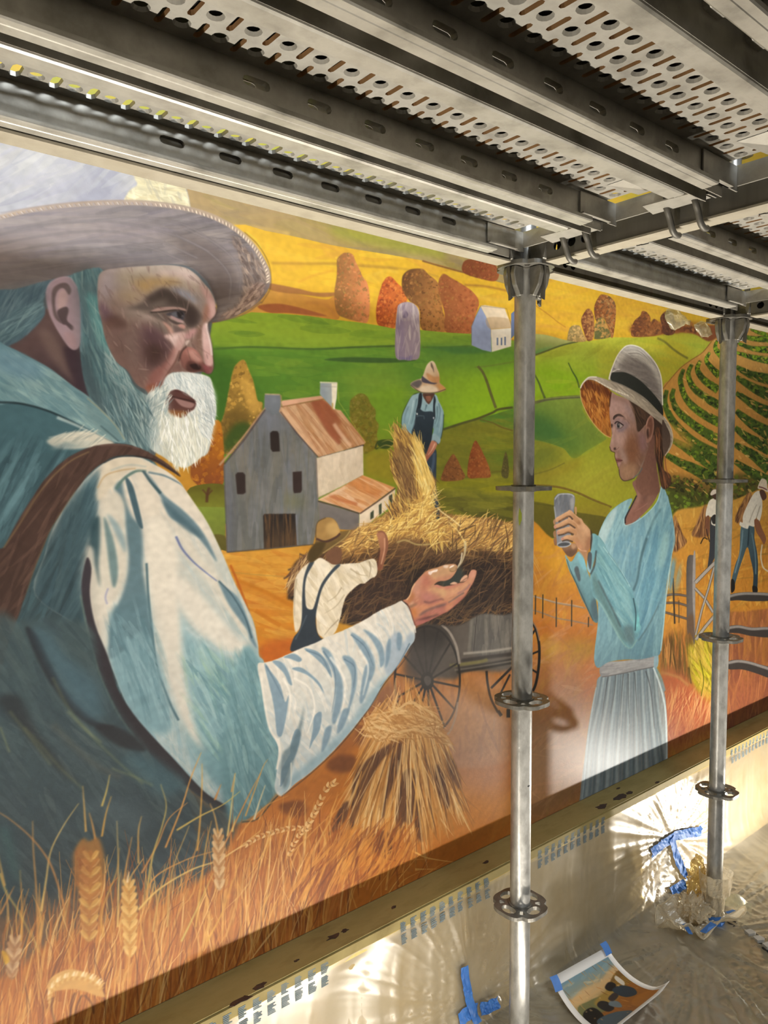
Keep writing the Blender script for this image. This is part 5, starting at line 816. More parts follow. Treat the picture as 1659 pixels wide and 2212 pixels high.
S('600 150 660 230 740 340 815 470', 2, '#a4cccc', .8, .8); S('640 200 700 280 800 450', 1.4, '#3f6a74', .6, .6)
F('500 60 540 50 560 90 545 200 510 330 500 360 470 320 480 230 500 180', ('#74b4be', '#5c98a4', 480, 0, 560, 0), .5); F('480 200 510 210 500 330 475 290', '#4c4c52', 1, .9); F('470 250 490 320 500 360 480 340', '#8cb4c4', .8, .8); S('545 180 530 300 500 370', 4, '#3f4448', 1, .8)
C('W')
m = F('960 1380 1000 1340 1060 1290 1120 1200 1180 1100 1180 1280 1200 1400 1210 1440 1150 1560 1060 1660 960 1750 910 1765 890 1740 900 1680 980 1540 1000 1480', ('#8a6456', '#6a4a40', 1000, 0, 1180, 0), .6)
F('1000 1340 1010 1480 990 1560 930 1660 1000 1600 1030 1480', '#a87c70', 4, .8, m); F('1060 1300 1120 1260 1110 1450 1060 1600 1020 1640 1060 1480', '#5c4038', 8, .7, m); F('1160 1180 1180 1200 1190 1400 1150 1480', '#7c5650', 4, .7, m); F('900 1690 1000 1580 1080 1560 1060 1660 930 1760', '#8a5e52', 5, .6, m); S('1000 1490 960 1570 900 1690 895 1745', 3, '#2f2a2e', .8, .9); S('880 1700 900 1765 1040 1700 1180 1560 1230 1410', 2, '#a4ccd0', .6, .9); S('980 1640 1060 1590 1100 1560', 2, '#a07468', .8, .6); S('1190 1290 1205 1400 1225 1400', 3, '#b89080', 1, .8)
# hair and pony tail
F('920 600 1040 660 1200 760 1250 900 1250 1100 1240 1240 1300 1290 1320 1350 1290 1420 1240 1425 1215 1360 1200 1240 1170 1130 1160 1000 1110 1010 1080 920 1010 900 990 760', ('#3c2c24', '#4a3226', 0, 700, 0, 1400), 1); H(F('1160 900 1240 900 1250 1250 1310 1320 1280 1420 1230 1400 1190 1200', '#3a2a22', 2, .5), 60, 84, 50, 3, '#6a4430 #2a1e18 #8a5a3c', .6, jit=8); S('1260 1130 1270 1240 1300 1330', 3, '#8c5636', 1, .7)
C('wf')
F('870 1930 960 1700 1040 1400 1130 1300 1140 1600 1200 2000 1180 2120 980 2150 880 2060', ('#7a5648', '#6a483e', 900, 0, 1180, 0), 1.5)
# face
m = F('520 700 600 740 760 800 830 900 870 1080 900 1250 960 1200 1020 1160 1060 1400 1020 1560 960 1720 900 1830 840 1900 720 1945 660 1920 635 1840 625 1760 605 1720 600 1690 580 1640 576 1600 570 1540 520 1520 500 1460 512 1400 530 1300 520 1200 500 1080 490 1000 495 860', ('#b08c80', '#7c5c4c', 560, 900, 1000, 1500), .6)
H(m, 110, 80, 22, 4, '#b8948a #8f6c5c #a07c6e', .3)
F('500 760 640 780 760 860 820 1000 700 980 600 990 500 1020', '#b29088', 7, .7, m); F('700 860 800 880 840 1000 860 1120 800 1080 740 980', '#8f7a78', 6, .6, m); F('540 720 700 780 800 860 700 840 520 780', '#8a6a60', 5, .7, m)
F('560 1240 700 1260 760 1320 720 1420 660 1500 620 1450 560 1440', '#b8968c', 6, .7, m); F('760 1280 880 1300 980 1340 940 1520 860 1720 780 1800 740 1650 700 1560 720 1440', '#80543a', 12, .8, m); F('900 1250 1010 1300 1020 1480 960 1560 900 1420', '#86666a', 8, .7, m); F('640 1760 760 1700 880 1720 860 1850 740 1930 660 1900', '#a07c60', 7, .8, m); F('640 1480 700 1520 750 1640 720 1700 660 1620', '#a48a80', 5, .7, m)
F('900 1830 980 1660 1000 1680 940 1800 880 1890 820 1905', '#8c8684', 2, .8, m); S('840 1895 910 1840 960 1760', 2, '#5a6470', .6, .8); S('630 1780 645 1880 700 1940 780 1930 850 1900', 1.4, '#2f2420', .4, .8)
# brow, eyes
F('545 1070 560 1030 610 1003 660 1010 720 1060 700 1050 620 1035 580 1060 560 1085', '#352824', .7, .95, m); F('560 1080 640 1060 740 1100 780 1160 700 1240 620 1250 570 1180', '#8a7478', 5, .7, m); F('600 1030 680 1040 740 1090 680 1080', '#b08c80', 4, .6, m)
F('588 1156 620 1130 660 1144 688 1165 650 1194 612 1200', '#a09490', .8, .9, m); F('600 1140 635 1125 640 1195 610 1200', '#4a4848', .8, .95, m); F('612 1160 628 1155 628 1185 614 1188', '#1c1a1c', .5, .9, m); S('622 1152 630 1160', 1, '#e8e8ea', .2, .9); S('570 1140 600 1112 640 1125 695 1165', 2.4, '#2a2020', .4, .95); S('600 1210 650 1205 692 1170', 1.4, '#5a4440', .5, .8); F('600 1215 680 1210 740 1160 700 1230 640 1250', '#7c7078', 3, .7, m); S('690 1060 740 1090 780 1140', 2, '#6a5048', 1, .5)
F('510 1150 540 1145 545 1180 520 1200', '#3a302e', 1, .9); S('520 1190 545 1200 535 1290', 2, '#6a4c42', .8, .7)
# nose, mouth
F('530 1200 570 1190 560 1320 550 1420 520 1440 515 1400 535 1300', '#bc9a8e', 3, .8, m); F('560 1240 580 1300 570 1420 600 1400 620 1440 600 1500 560 1460', '#98786c', 4, .7, m); F('510 1450 560 1440 580 1490 560 1530 520 1520', '#a88478', 3, .8, m); F('555 1480 590 1475 585 1505 560 1505', '#3a2826', 1, .9, m); F('590 1430 625 1430 630 1500 600 1520', '#a8887c', 2, .7, m); S('500 1460 520 1520 575 1545', 1.6, '#3a2824', .4, .8); S('560 1505 600 1500 630 1470', 1.2, '#6a4a40', .6, .7)
F('578 1640 600 1620 640 1635 680 1655 640 1680 605 1690', '#7a4c48', .8, .95, m); S('590 1650 630 1660 680 1655', 1.6, '#4a2a2a', .4, .9); F('605 1690 640 1680 660 1690 630 1740 606 1735', '#a88078', 1.4, .9, m); F('570 1560 600 1560 610 1620 580 1630', '#b49084', 3, .7, m); S('575 1545 572 1600 605 1700 625 1770', 1.4, '#4a302a', .4, .7)
# ear
F('1010 1160 1040 1060 1080 1020 1110 1050 1124 1150 1110 1280 1070 1380 1030 1410 1012 1380 1030 1280', ('#9a7060', '#70503f', 1010, 0, 1120, 0), .6); F('1025 1180 1050 1080 1090 1060 1105 1150 1095 1270 1050 1340 1060 1200', '#6a4638', 2, .9); F('1020 1250 1040 1200 1050 1300 1035 1360', '#33221e', 1.6, .85); S('1015 1160 1040 1065 1080 1024', 2, '#b08878', .7, .8)
F('770 800 860 850 960 920 1060 1010 1010 1100 960 1190 920 1200 910 1250 885 1230 870 1100 850 960', '#46342a', 2, .95); H(F('800 830 1000 960 980 1120 900 1180', '#4c382c', 4, .3), 30, 60, 30, 3, '#5f4636 #33261e', .5)
# hat
F('495 530 600 520 800 600 1000 760 1180 960 1250 1060 1180 1010 1000 860 800 720 600 610', '#8a8074', 2)
m = F('490 520 500 440 560 300 610 180 680 90 750 42 830 38 920 70 1020 140 1110 240 1180 350 1220 470 1240 640 1246 880 1240 1030 1150 900 1000 720 800 600 600 540', ('#b4aca4', '#6f6862', 700, 150, 900, 560), .6)
H(m, 130, 28, 46, 5, '#a49c94 #847c76 #bcb4aa #746c68 #948a80', .45); F('560 340 640 160 740 60 860 60 1000 150 1130 300 1210 480 1240 800 1190 600 1100 420 960 260 820 180 700 200 620 320', '#d8d0c4', 6, .75, m); F('700 260 860 240 1000 300 1130 480 1200 700 1160 760 1000 560 800 440 640 420', '#7a706c', 10, .7, m)
for q in ('760 150 900 150 1000 210 1080 300', '800 200 930 220 1030 300', '720 110 860 100 960 150 1080 270'): S(q, 2.4, '#6f665e', .8, .6); S(q.replace('150', '140'), 1.6, '#ece6da', .6, .6)
S('490 520 520 400 600 200 690 80 760 40 850 42 960 90 1100 230 1190 380 1232 560 1244 880', 2.6, '#efe8da', .6, .9); S('540 410 600 380 640 376', 2, '#e8e2d8', .6, .8)
F('514 520 530 430 600 415 720 420 850 480 960 560 1080 680 1180 800 1244 920 1244 1030 1150 930 1000 780 850 680 700 600 600 560', ('#343632', '#242622', 600, 450, 1200, 950), .6)
m = F('86 660 100 600 150 530 210 485 300 478 400 500 520 545 700 620 850 700 1000 820 1150 940 1260 1040 1320 1130 1370 1240 1385 1350 1370 1450 1320 1540 1270 1590 1280 1560 1340 1430 1340 1340 1300 1230 1200 1120 1050 1000 900 890 720 780 540 680 400 600 280 540 200 530 130 580', ('#b8aa9a', '#8c8070', 200, 500, 1250, 1100), .6); H(m, 90, 34, 44, 4, '#c8baa8 #a09484 #b4a694 #8a7e6e', .45)
F('1240 1090 1300 1180 1345 1280 1350 1420 1290 1560 1260 1590 1240 1400', ('#4a3c34', '#5f4c40', 0, 1100, 0, 1550), .8); S('1260 1040 1330 1140 1378 1260 1384 1380 1340 1500 1275 1588', 2, '#c8baa4', .5, .8)
m = F('88 670 110 600 160 545 220 525 300 545 420 610 520 690 505 800 495 1000 520 1190 515 1330 430 1290 330 1200 230 1070 150 920 100 790', ('#6a3c22', '#a8682c', 250, 560, 330, 1150), .5); H(m, 200, 76, 24, 3.4, '#b87434 #8a4a22 #d09248 #6f3a1c #c4843c', .6, jit=14); F('130 580 220 530 420 610 510 690 500 780 300 660 150 640', '#5a2e1c', 6, .7, m); F('400 1160 500 1200 515 1330 430 1280', '#8a5a2a', 6, .5, m)
S('86 670 100 800 150 930 230 1075 330 1205 430 1295 515 1335', 1.8, '#d0b078', .4, .8); S('520 690 505 800 495 900', 3, '#3a2018', 1, .7)
for i in range(24):
    u = i/23; x = 290+u*460; y = 520+u*215+20*np.sin(u*3); S([x-8, y-8, x+16, y+12], 2.2, '#efe6d6' if i % 2 else '#d8cab4', .3, .9)
S('88 640 130 560 210 488 320 485', 3, '#f0eae0', .8, .8)
# hands and phone
C('wh')
m = F('380 400 410 330 480 275 580 262 720 268 800 290 840 330 852 420 830 620 820 760 740 1300 700 1430 600 1475 500 1460 440 1400 420 1100 400 800 385 600', ('#6c7078', '#85888e', 400, 300, 750, 1300), .4); H(m, 40, 96, 40, 5, '#7c8088 #5c6068 #9498a0 #8c8a88', .4, jit=8)
F('500 320 680 300 760 480 740 660 560 700 500 500', '#5a5e66', 5, .6, m); S('400 400 480 300 620 278 760 290 830 340', 2.4, '#b4b8be', .5, .8); F('740 420 830 340 830 560 760 620', '#a8a6a4', 3, .6, m); S('385 560 410 720 430 900', 3, '#9ca0a4', .6, .7)
F('440 1400 540 1350 680 1350 770 1380 740 1430 640 1480 520 1470', '#9ea0a6', .5); F('470 1415 560 1370 680 1370 735 1400 660 1440 500 1450', '#4a4c50', .5)
F('360 900 380 850 410 850 415 940 380 970', '#a07a5c', .4); F('360 1150 390 1100 420 1120 430 1240 380 1250', '#94704f', .4); F('370 1290 430 1260 440 1420 390 1420', '#8a6448', .5); F('840 580 880 570 890 640 885 740 850 720', '#b08860', .4)
m = F('560 1490 640 1480 740 1440 800 1380 900 1430 900 1560 840 1640 760 1690 680 1660 620 1590', ('#a07a5c', '#6f5240', 0, 1420, 0, 1680), .5); F('760 1400 850 1400 880 1450 800 1520', '#c09874', 2, .7, m); F('660 1620 760 1690 840 1640 820 1560 720 1580', '#5f4836', 4, .7, m)
m = F('700 660 760 650 830 720 930 800 1000 840 1050 930 1130 1010 1190 1090 1200 1200 1200 1400 1180 1500 1130 1580 1120 1780 1080 1700 980 1580 920 1500 880 1420 830 1330 800 1200 700 900', ('#c89c78', '#a8805f', 850, 800, 1180, 1400), .5)
def finger(t, lo): 
    k = F(t, ('#cfa27c', '#b0845f', *lo), .4); return k
finger('410 850 430 810 520 760 640 690 720 655 780 680 860 770 960 880 960 960 900 950 800 860 720 790 600 830 480 900 420 905', (600, 700, 640, 860)); finger('375 1010 400 970 500 930 620 860 700 830 760 860 880 960 900 1050 820 1040 720 960 640 980 520 1030 410 1065', (600, 850, 640, 1020))
finger('440 1140 470 1090 580 1050 700 1015 800 1050 880 1120 880 1200 800 1190 700 1140 580 1180 470 1200', (600, 1030, 630, 1180)); finger('540 1280 570 1250 680 1200 800 1210 920 1270 940 1350 860 1360 760 1330 700 1310 600 1320 560 1330', (680, 1200, 700, 1340))
for q in ('480 905 600 835 720 780 800 850', '410 1068 520 1035 640 985 720 960 860 1045', '470 1205 580 1185 700 1140 820 1190', '560 1335 660 1310 740 1330 800 1350'): S(q, 3.4, '#4a3a30', .7, .85)
for q in ('520 880 620 815 710 765', '560 1005 660 950 710 930', '600 1165 690 1120 760 1130'): S(q, 3, '#9a6f50', 1, .6)
for t in ('375 1010 400 980 430 990 420 1040 390 1050', '440 1140 470 1110 500 1130 490 1165 455 1170', '542 1275 570 1250 600 1270 590 1305 555 1310'): F(t, '#b88478', .4, .9)
F('870 900 960 900 980 970 930 960', '#8a6040', 3, .7); F('850 1040 920 1060 960 1150 900 1120', '#9a7050', 4, .6); F('1000 900 1080 1000 1150 1080 1130 1200 1040 1080', '#d4aa86', 6, .6); F('1100 1350 1200 1200 1205 1420 1130 1580 1090 1560', '#8a5c44', 7, .7); F('830 1330 920 1320 1000 1420 1060 1540 960 1540 900 1460', '#b48060', 5, .7); S('920 1490 1000 1550 1110 1560', 2, '#e0b090', .6, .8); F('940 1560 1100 1580 1100 1780 1040 1700', '#a87c5c', 2, .8); F('1195 1090 1230 1140 1240 1300 1200 1560 1190 1400 1205 1200', '#3c2c26', 1, .8)
# ================= foreground wheat
C('O')
wheat = '#c8823c #b06a30 #d89a4c #9c5628 #e0aa5c #c4763a #8a4c28 #d08a40'
for (x0, x1, ytop, n) in ((-40, 120, 1960, 60), (90, 330, 1900, 120), (300, 520, 1870, 120), (480, 700, 1800, 90), (560, 900, 1900, 90)):
    for k in range(n):
        x = rng.uniform(x0, x1); yb = 2100-(x-200)*.42+rng.uniform(0, 180); h = rng.uniform(120, 330); lean = rng.normal(.12, .16)
        yt = yb-h
        if yt < ytop-90: yt = ytop-rng.uniform(0, 90)
        q = np.array([[x, yb], [x+lean*h*.3, yb-(yb-yt)*.5], [x+lean*h*rng.uniform(.7, 1.3), yt]])
        fillp(B, ribbon(spline(q, False, 5), np.linspace(rng.uniform(2.5, 7), .8, 11)), wheat.split()[rng.integers(8)], 0, rng.uniform(.5, .95))
m = F('-60 2010 100 1960 200 1900 330 1930 430 1900 520 1850 560 1800 700 1760 760 1900 700 2060 300 2300 -60 2300', '#a8622e', 26, .45)
H(m, 620, 97, 120, 5, wheat, .6, cl=0, jit=9, curve=.25); H(m, 240, 97, 130, 3, '#eec078 #f0c884 #e0a858 #7a4426 #6a3c26', .6, cl=0, jit=10, curve=.3)
C('L')
blades = ['130 2000 140 1800 125 1540', '240 2060 230 1700 210 1420 205 1230', '260 1800 290 1600 320 1420 400 1260 495 1120', '410 1790 340 1560 280 1440 180 1320 60 1220 -20 1170', '640 1140 670 1040 690 940', '540 1300 530 1150 520 1010', '640 1330 665 1190 700 1075', '600 1350 580 1250 560 1180', '740 1900 745 1600 735 1230',
          '890 1560 990 1380 1060 1220 1180 1115', '920 1700 960 1450 1020 1260 1045 1130 1010 1000', '870 1500 870 1300 890 1200', '1240 1420 1260 1200 1270 1000 1270 870', '1040 1400 1140 1150 1200 960 1265 800', '1430 1330 1450 1180 1480 930', '1400 1400 1500 1200 1580 1040 1640 930', '1110 1290 1260 1200 1400 1130 1510 1045', '1050 1900 1080 1560 1190 1260', '1230 1900 1290 1420 1330 1230',
          '900 1800 960 1600 1160 1480 1350 1420', '870 1790 1000 1660 1200 1540 1370 1480 1500 1400 1640 1290', '0 1820 60 1700 90 1640', '0 1560 40 1680 110 1790 200 1960 260 2080', '30 1640 0 1500 -20 1400', '650 1960 640 1800 730 1560 750 1400', '780 1600 800 1480 830 1330', '1460 1300 1480 1200', '1350 1100 1390 1000', '1140 1990 1250 1760 1340 1560', '960 1930 1000 1700 1040 1500', '1300 1990 1400 1800 1460 1600', '1420 1960 1500 1700 1580 1420']
for i, q in enumerate(blades):
    c = '#d8a04a #c8843c #e4bc6c #b8743a #ccae5c #c09048'.split()[i % 6]; S(q, 4.4, c, .4, .95, w2=1.2)
    if i % 2: S(q, 1.2, '#f2d490', .3, .6, w2=.5)
F('0 1270 60 1300 100 1480 120 1600 80 1580 30 1400', '#3a5c5c', 6, .5)
def ear(cx, y0, y1, dx, w, c0, c1, n, a=.95):
    ys = np.linspace(y0, y1, n)
    F([cx+dx-w*.3, y0-20, cx+dx+w*.3, y0-10, cx+w*.7, (y0+y1)/2, cx+w*.3, y1, cx-w*.3, y1, cx-w*.75, (y0+y1)/2], c0, 3, .8)
    for k, y in enumerate(ys):
        u = k/(n-1); x = cx+dx*(1-u); ww = w*(.35+.65*np.sin(min(1, .25+u*.9)*2.4))
        for sd in (-1, 1):
            F([x, y+30, x+sd*ww*.55, y+10, x+sd*ww, y-34, x+sd*ww*.6, y-44, x+sd*ww*.12, y-6], (c1, c0)[k % 2], .4, a); S([x+sd*ww*.2, y+14, x+sd*ww*.6, y-8, x+sd*ww*.9, y-36], 1.2, '#f4d498', .4, .7)
            S([x+sd*ww*.12, y+20, x+sd*ww*.5, y+14], 1.2, '#7a4a28', .4, .5)
F('470 1420 520 1340 560 1360 620 1340 660 1480 640 1640 600 1700 500 1680 470 1560', '#b07432', 4, .8); ear(560, 1460, 1960, 10, 74, '#b8783a', '#cf9a4e', 11); D(F('460 1440 540 1400 560 1640 480 1640', '#a86a38', 8, .5), 16, 6, '#c07c40 #94582c', .5)
ear(818, 1640, 2060, -8, 56, '#cf9448', '#e6b668', 11); S('800 1620 805 1580 812 1550', 5, '#f4dcb0', .6, .95, w2=1.5); S('818 2040 815 2120 812 2260', 4, '#d09248', .5, .9)
ear(1380, 1320, 1640, -10, 44, '#b88450', '#d8b080', 9); S('1372 1310 1350 1200 1320 1120', 4, '#dca85c', .5, .9, w2=1.4); ear(75, 1990, 2200, 20, 52, '#a87850', '#c8a078', 6); F('10 2050 40 2060 60 2110 30 2130', '#d8a42c', 2, .8)
C('X')
m = F('400 1160 430 1080 520 1020 620 1000 740 1040 830 1110 880 1190 890 1240 800 1220 720 1190 620 1170 520 1180 440 1190', '#d09c58', 1.5); 
for i in range(26):
    u = i/25; A = np.pi*(1.02-u*.86); x = 650-np.cos(np.pi-A)*-230; y = 1230-190*np.sin(A); x = 650+235*np.cos(A)
    S([x, y+20, x+10*np.cos(A)+14, y-14, x+26*np.cos(A)+20, y-24], 7, ('#ecc890', '#d8a860', '#f4dcae')[i % 3], .4, .9, w2=2)
    S([x, y+50, x+16, y+26, x+34, y+20], 6, ('#dcae68', '#c8904a')[i % 2], .5, .85, w2=2)
for q in ('640 1200 610 1280 600 1400', '700 1220 660 1300 640 1400', '720 1220 780 1290 800 1380', '450 1240 440 1340 470 1460'): S(q, 4, '#5a3422', 1, .7)
C('V')
def braid(q, n, w):
    p = spline(B.pts(q), False, 12); idx = np.linspace(1, len(p)-2, n).astype(int)
    for j, i in enumerate(idx):
        d = p[i+1]-p[i-1]; d /= np.linalg.norm(d); nn = np.array([-d[1], d[0]])
        for sd in (-1, 1):
            fillp(B, spline(np.array([p[i], p[i]+nn*sd*w+d*w*.5, p[i]+nn*sd*w*1.1+d*w*2, p[i]+nn*sd*w*.2+d*w*1.2]), True, 4), ('#e8bc80', '#d0985a')[(j+(sd > 0)) % 2], 0, .95)
            fillp(B, ribbon(np.array([p[i], p[i]+nn*sd*w*.6+d*w*.1]), [1.4, .5]), '#6a4428', 0, .7)
braid('430 1630 470 1560 500 1500 550 1400 590 1370', 11, 6); braid('440 1630 340 1630 250 1650 160 1680 90 1720', 13, 5); braid('330 1800 360 1720 400 1660 440 1630', 9, 5); S('90 1720 40 1745 -20 1780', 3, '#ecc080', .4, .9, w2=1.4)
for q in ('80 1560 130 1420 180 1280 210 1230', '130 1580 160 1480 195 1380', '0 1420 20 1310', '160 1580 190 1510', '30 1700 100 1600 200 1500 330 1440', '330 1790 420 1700 520 1600 640 1500', '460 1800 540 1640 640 1440 700 1360', '560 1790 620 1680 680 1560'): S(q, 3.4, '#d89a50', .4, .9, w2=1)
S('130 1580 160 1480 195 1380', 4, '#c8d0c0', .6, .8, w2=1)
# tufts around the base of the front sheaf and the dark undergrowth
H(F('600 1700 900 1620 1080 1720 1000 1820 600 1990 300 2010', '#b0622a', 20, .3), 200, 118, 90, 5, '#cc8438 #9c5426 #e09c48 #7f4526', .5, cl=0, jit=12)
def to_image(name, a):
    h, w_ = a.shape[:2]; im = bpy.data.images.new(name, w_, h); px = np.ones((h, w_, 4), np.float32); px[..., :3] = np.clip(a[::-1], 0, 1)
    im.pixels.foreach_set(px.ravel()); im.update(); im.pack(); return im
# brush grain over the whole painting
g = rng.normal(0, 1, (CHt//3+2, CWd//3+2)).astype(np.float32); g = boxblur(g, 1); g = np.kron(g, np.ones((3, 3), np.float32))[:CHt, :CWd]; g = boxblur(g, 1)
B.img *= (1+.016*g/g.std())[..., None]
lu = B.img.mean(-1, keepdims=True); r_, g_, b_ = B.img[..., 0:1], B.img[..., 1:2], B.img[..., 2:3]   # slightly greyer blues and greens, as mixed on the palette
B.img += (lu-B.img)*(.26*np.clip((b_-r_)*4, 0, 1)+.16*np.clip((g_-np.maximum(r_, b_))*5, 0, 1))
img = to_image('mural_paint', B.img)
def print_mat(name, im, rough, bs, spec=.4, k=1.):
    m_, t, b = mat(name); tx = N(t, 'ShaderNodeTexImage'); tx.image = im; tx.interpolation = 'Cubic'; tx.extension = 'EXTEND'
    uv = N(t, 'ShaderNodeUVMap'); t.links.new(uv.outputs[0], tx.inputs[0]); mm = N(t, 'ShaderNodeMix'); mm.data_type = 'RGBA'; mm.blend_type = 'MULTIPLY'; mm.inputs['Factor'].default_value = 1; mm.inputs['B'].default_value = (k, k, k, 1)
    t.links.new(tx.outputs[0], mm.inputs['A']); t.links.new(mm.outputs['Result'], b.inputs['Base Color'])
    b.inputs['Roughness'].default_value = rough; b.inputs['Specular IOR Level'].default_value = spec
    if bs: bump(t, b, *bs)
    return m_
MT['mural'] = print_mat('mural', img, .44, (190, .10, .002), .35)
simple('field_paint', [(.25, '#c99a2c'), (.45, '#d8b03a'), (.6, '#a8a83c'), (.8, '#c08a34')], 2.2, .6, 0, (1, 1, 2))
ev = [-4, X0, X1, 8]; ez = [ZL, Z1, 4.2]
m = MB()
for i in range(3):
    for j in range(2):
        m.add([(ev[i], YW, ez[j]), (ev[i+1], YW, ez[j]), (ev[i+1], YW, ez[j+1]), (ev[i], YW, ez[j+1])], [(0, 1, 2, 3)], 0 if (i, j) == (1, 0) else 1)
o = m.obj('painted_mural', ['mural', 'field_paint'], fix=False); uvl = o.data.uv_layers.new(name='UVMap')
for lo in o.data.loops:
    c = o.data.vertices[lo.vertex_index].co; uvl.data[lo.index].uv = ((c.x-X0)/(X1-X0), (c.z-Z0)/(Z1-Z0))
tag(o, 'painted wall mural of a bearded straw-hatted farmer, barn, hay wagon and woman in blue', 'mural')
# ------------------------------------------------------------------ steel planks
PW = .2105; PIT = .0483
def sheet(L, sw=.0085):
    """Perforated top of a plank: dimpled round holes and louvred slots in staggered rows (x along, y from far edge to near edge, z up)."""
    m = MB(); rows = [.031+.0365*i for i in range(5)]; n = int(L/PIT)*2; cw = PIT/2; h = .0365/2
    ye = [0, rows[0]-h]
    m.add([(0, 0, 0), (L, 0, 0), (L, -(rows[0]-h), 0), (0, -(rows[0]-h), 0)], [(0, 1, 2, 3)]); yb = rows[-1]+h; m.add([(0, -yb, 0), (L, -yb, 0), (L, -PW, 0), (0, -PW, 0)], [(0, 1, 2, 3)])
    m.add([(n*cw, -ye[1], 0), (L, -ye[1], 0), (L, -yb, 0), (n*cw, -yb, 0)], [(0, 1, 2, 3)])
    def cell(kind):
        c = MB(); out = [(-cw/2, -h), (cw/2, -h), (cw/2, h), (-cw/2, h)]
        L1 = circ(0, 0, .0108, 12) if kind else [(b, a) for a, b in stad(0, .0, .035, sw, 4)]
        L2 = circ(0, 0, .0082, 12) if kind else [(b, a) for a, b in stad(0, .0, .035, sw-.0008, 4)]
        tri = tessellate_polygon([[Vector((*p, 0)) for p in out], [Vector((*p, 0)) for p in L1]]); P = [(a, b, 0) for a, b in out+L1]
        c.add(P, [tuple(t) for t in tri]); k = len(L1); dz = .0045 if kind else .0062
        c.add([(a, b, 0) for a, b in L1]+[(a, b, dz) for a, b in L2], [(i, (i+1) % k, k+(i+1) % k, k+i) for i in range(k)], 0 if kind else 1)
        return np.array(c.v), c.f, c.m
    T = [cell(0), cell(1)]
    for r, y in enumerate(rows):
        for i in range(n):
            v, f, mi = T[(i+r) % 2]; k = len(m.v); q = v+((i+.5)*cw, -y, 0)
            m.v += [tuple(p) for p in q.tolist()]; m.f += [tuple(a+k for a in t) for t in f]; m.m += mi
    return m
def rail(L, side, slots, cap=.07):
    """Web with slot holes and an inward lip; y runs inwards from the outer face."""
    m = MB(); s = -1 if side == 'far' else 1; y0 = 0 if side == 'far' else -PW; T = .0018
    holes = [[(x, z) for x, z in stad(xs, .044, .040, .0125, 5)] for xs in slots]
    m.plate([(0, .004), (L, .004), (L, .0645), (0, .0645)], holes, 0, T, 0, lambda a, b, z: (a, y0+s*z, b))
    for h_ in holes:
        k = len(h_); m.add([(a, y0, b) for a, b in h_]+[(a, y0-s*.009, b) for a, b in h_], [(i, (i+1) % k, k+(i+1) % k, k+i) for i in range(k)])
    Lx = L-cap       # rounded fold, flat lip with a crease and a turned-up hem
    prof = [(0, .006), (.0012, .002), (.004, 0), (.019, 0), (.020, .0009), (.030, .0009), (.0315, .003), (.0315, .0075)]
    k = len(prof); V = [(x, y0+s*a, z) for x in (0, Lx) for a, z in prof]; V2 = [(x, y0+s*max(a-.0008, .0018), z+.0018) for x in (0, Lx) for a, z in prof]
    Fq = [(i, i+1, k+i+1, k+i) for i in range(k-1)]; m.add(V+V2, Fq+[tuple(2*k+j for j in q) for q in Fq]+[(k+i, k+i+1, 3*k+i+1, 3*k+i) for i in range(k-1)])
    return m
def plank(L, x, yfar, label, slots, claws=True, z=2.0, blackout=True, far_slots=True):
    t = empty('steel_plank', (x, yfar, z)); tag(t, label, 'scaffold plank', 'steel planks of the deck overhead')
    s = sheet(L-.03, .0085 if blackout else .0135); s.v = [(a, b, c+.0645) for a, b, c in s.v]; o = s.obj('deck_sheet', ['galvanized', 'rust' if blackout else 'galvanized'], t, fix=False)
    for sd in ('far', 'near'): rail(L-.045, sd, slots if sd == 'near' or far_slots else []).obj('side_rail', 'galvanized', t)
    if blackout: q = MB(); q.box(0, -PW+.002, .0745, L-.03, 0, .082); q.obj('hole_blackout', 'dark_gap', t)  # unseen black sheet added above the holes so they read dark
    e = MB()      # narrower end channel that sits against the transom
    for y0, y1 in ((-.004, -.0065), (-PW+.0065, -PW+.004)): e.box(L-.118, min(y0, y1), .021, L, max(y0, y1), .063)
    e.box(L-.118, -.014, .021, L-.03, -.004, .0235); e.box(L-.118, -PW+.004, .021, L-.03, -PW+.014, .0235); e.box(L-.004, -PW+.006, .03, L, -.006, .064)
    e.add([(L-.10, -.05, .0636), (L-.10, -PW+.04, .0636), (L-.012, -PW+.05, .0636), (L-.012, -.06, .0636), (L-.055, -.10, .052)], [(0, 1, 4), (1, 2, 4), (2, 3, 4), (3, 0, 4)]); e.obj('end_channel', 'galvanized', t)
    if claws:
        c = MB(); ya, yb = -PW+.012, -PW+.112
        c.plate([(L-.052, ya), (L-.004, ya), (L-.004, yb+.012), (L-.060, yb)], [circ(L-.016, ya+.024, .0062, 10), circ(L-.016, yb-.022, .0062, 10)], .022, .0245); cp = c.obj('claw_plate', 'galvanized', t)
        for yy in (ya+.024, yb-.022):
            r = MB(); r.tube(catmull([(L-.016, yy, .060), (L-.016, yy, .026), (L-.004, yy, .006), (L+.006, yy, -.012), (L+.018, yy, -.019), (L+.030, yy, -.018)], 5), [.0058]*26, 10); r.obj('claw', 'old_steel', t, True)
    return t
S1 = lambda x0, first, n=7: [first+.0975*i-x0 for i in range(n)]
B1 = -1.0; L1 = 1.303-B1
plank(L1, B1, 1.095, 'perforated steel plank nearest the mural left of the front standard, its slots glowing yellow', S1(B1, .491), blackout=False)
plank(L1, B1, .863, 'second perforated steel plank from the mural, left of the front standard', S1(B1, .503))
plank(L1, B1, .6265, 'third perforated steel plank from the mural with rusty louvres, overhead', S1(B1, .511))
plank(L1, B1, .379, 'fourth perforated steel plank from the mural, in the top right corner', S1(B1, .53))
plank(L1, B1, .145, 'fifth perforated steel plank from the mural, almost straight overhead', S1(B1, .52))
B2 = 1.392; L2 = 2.262-B2
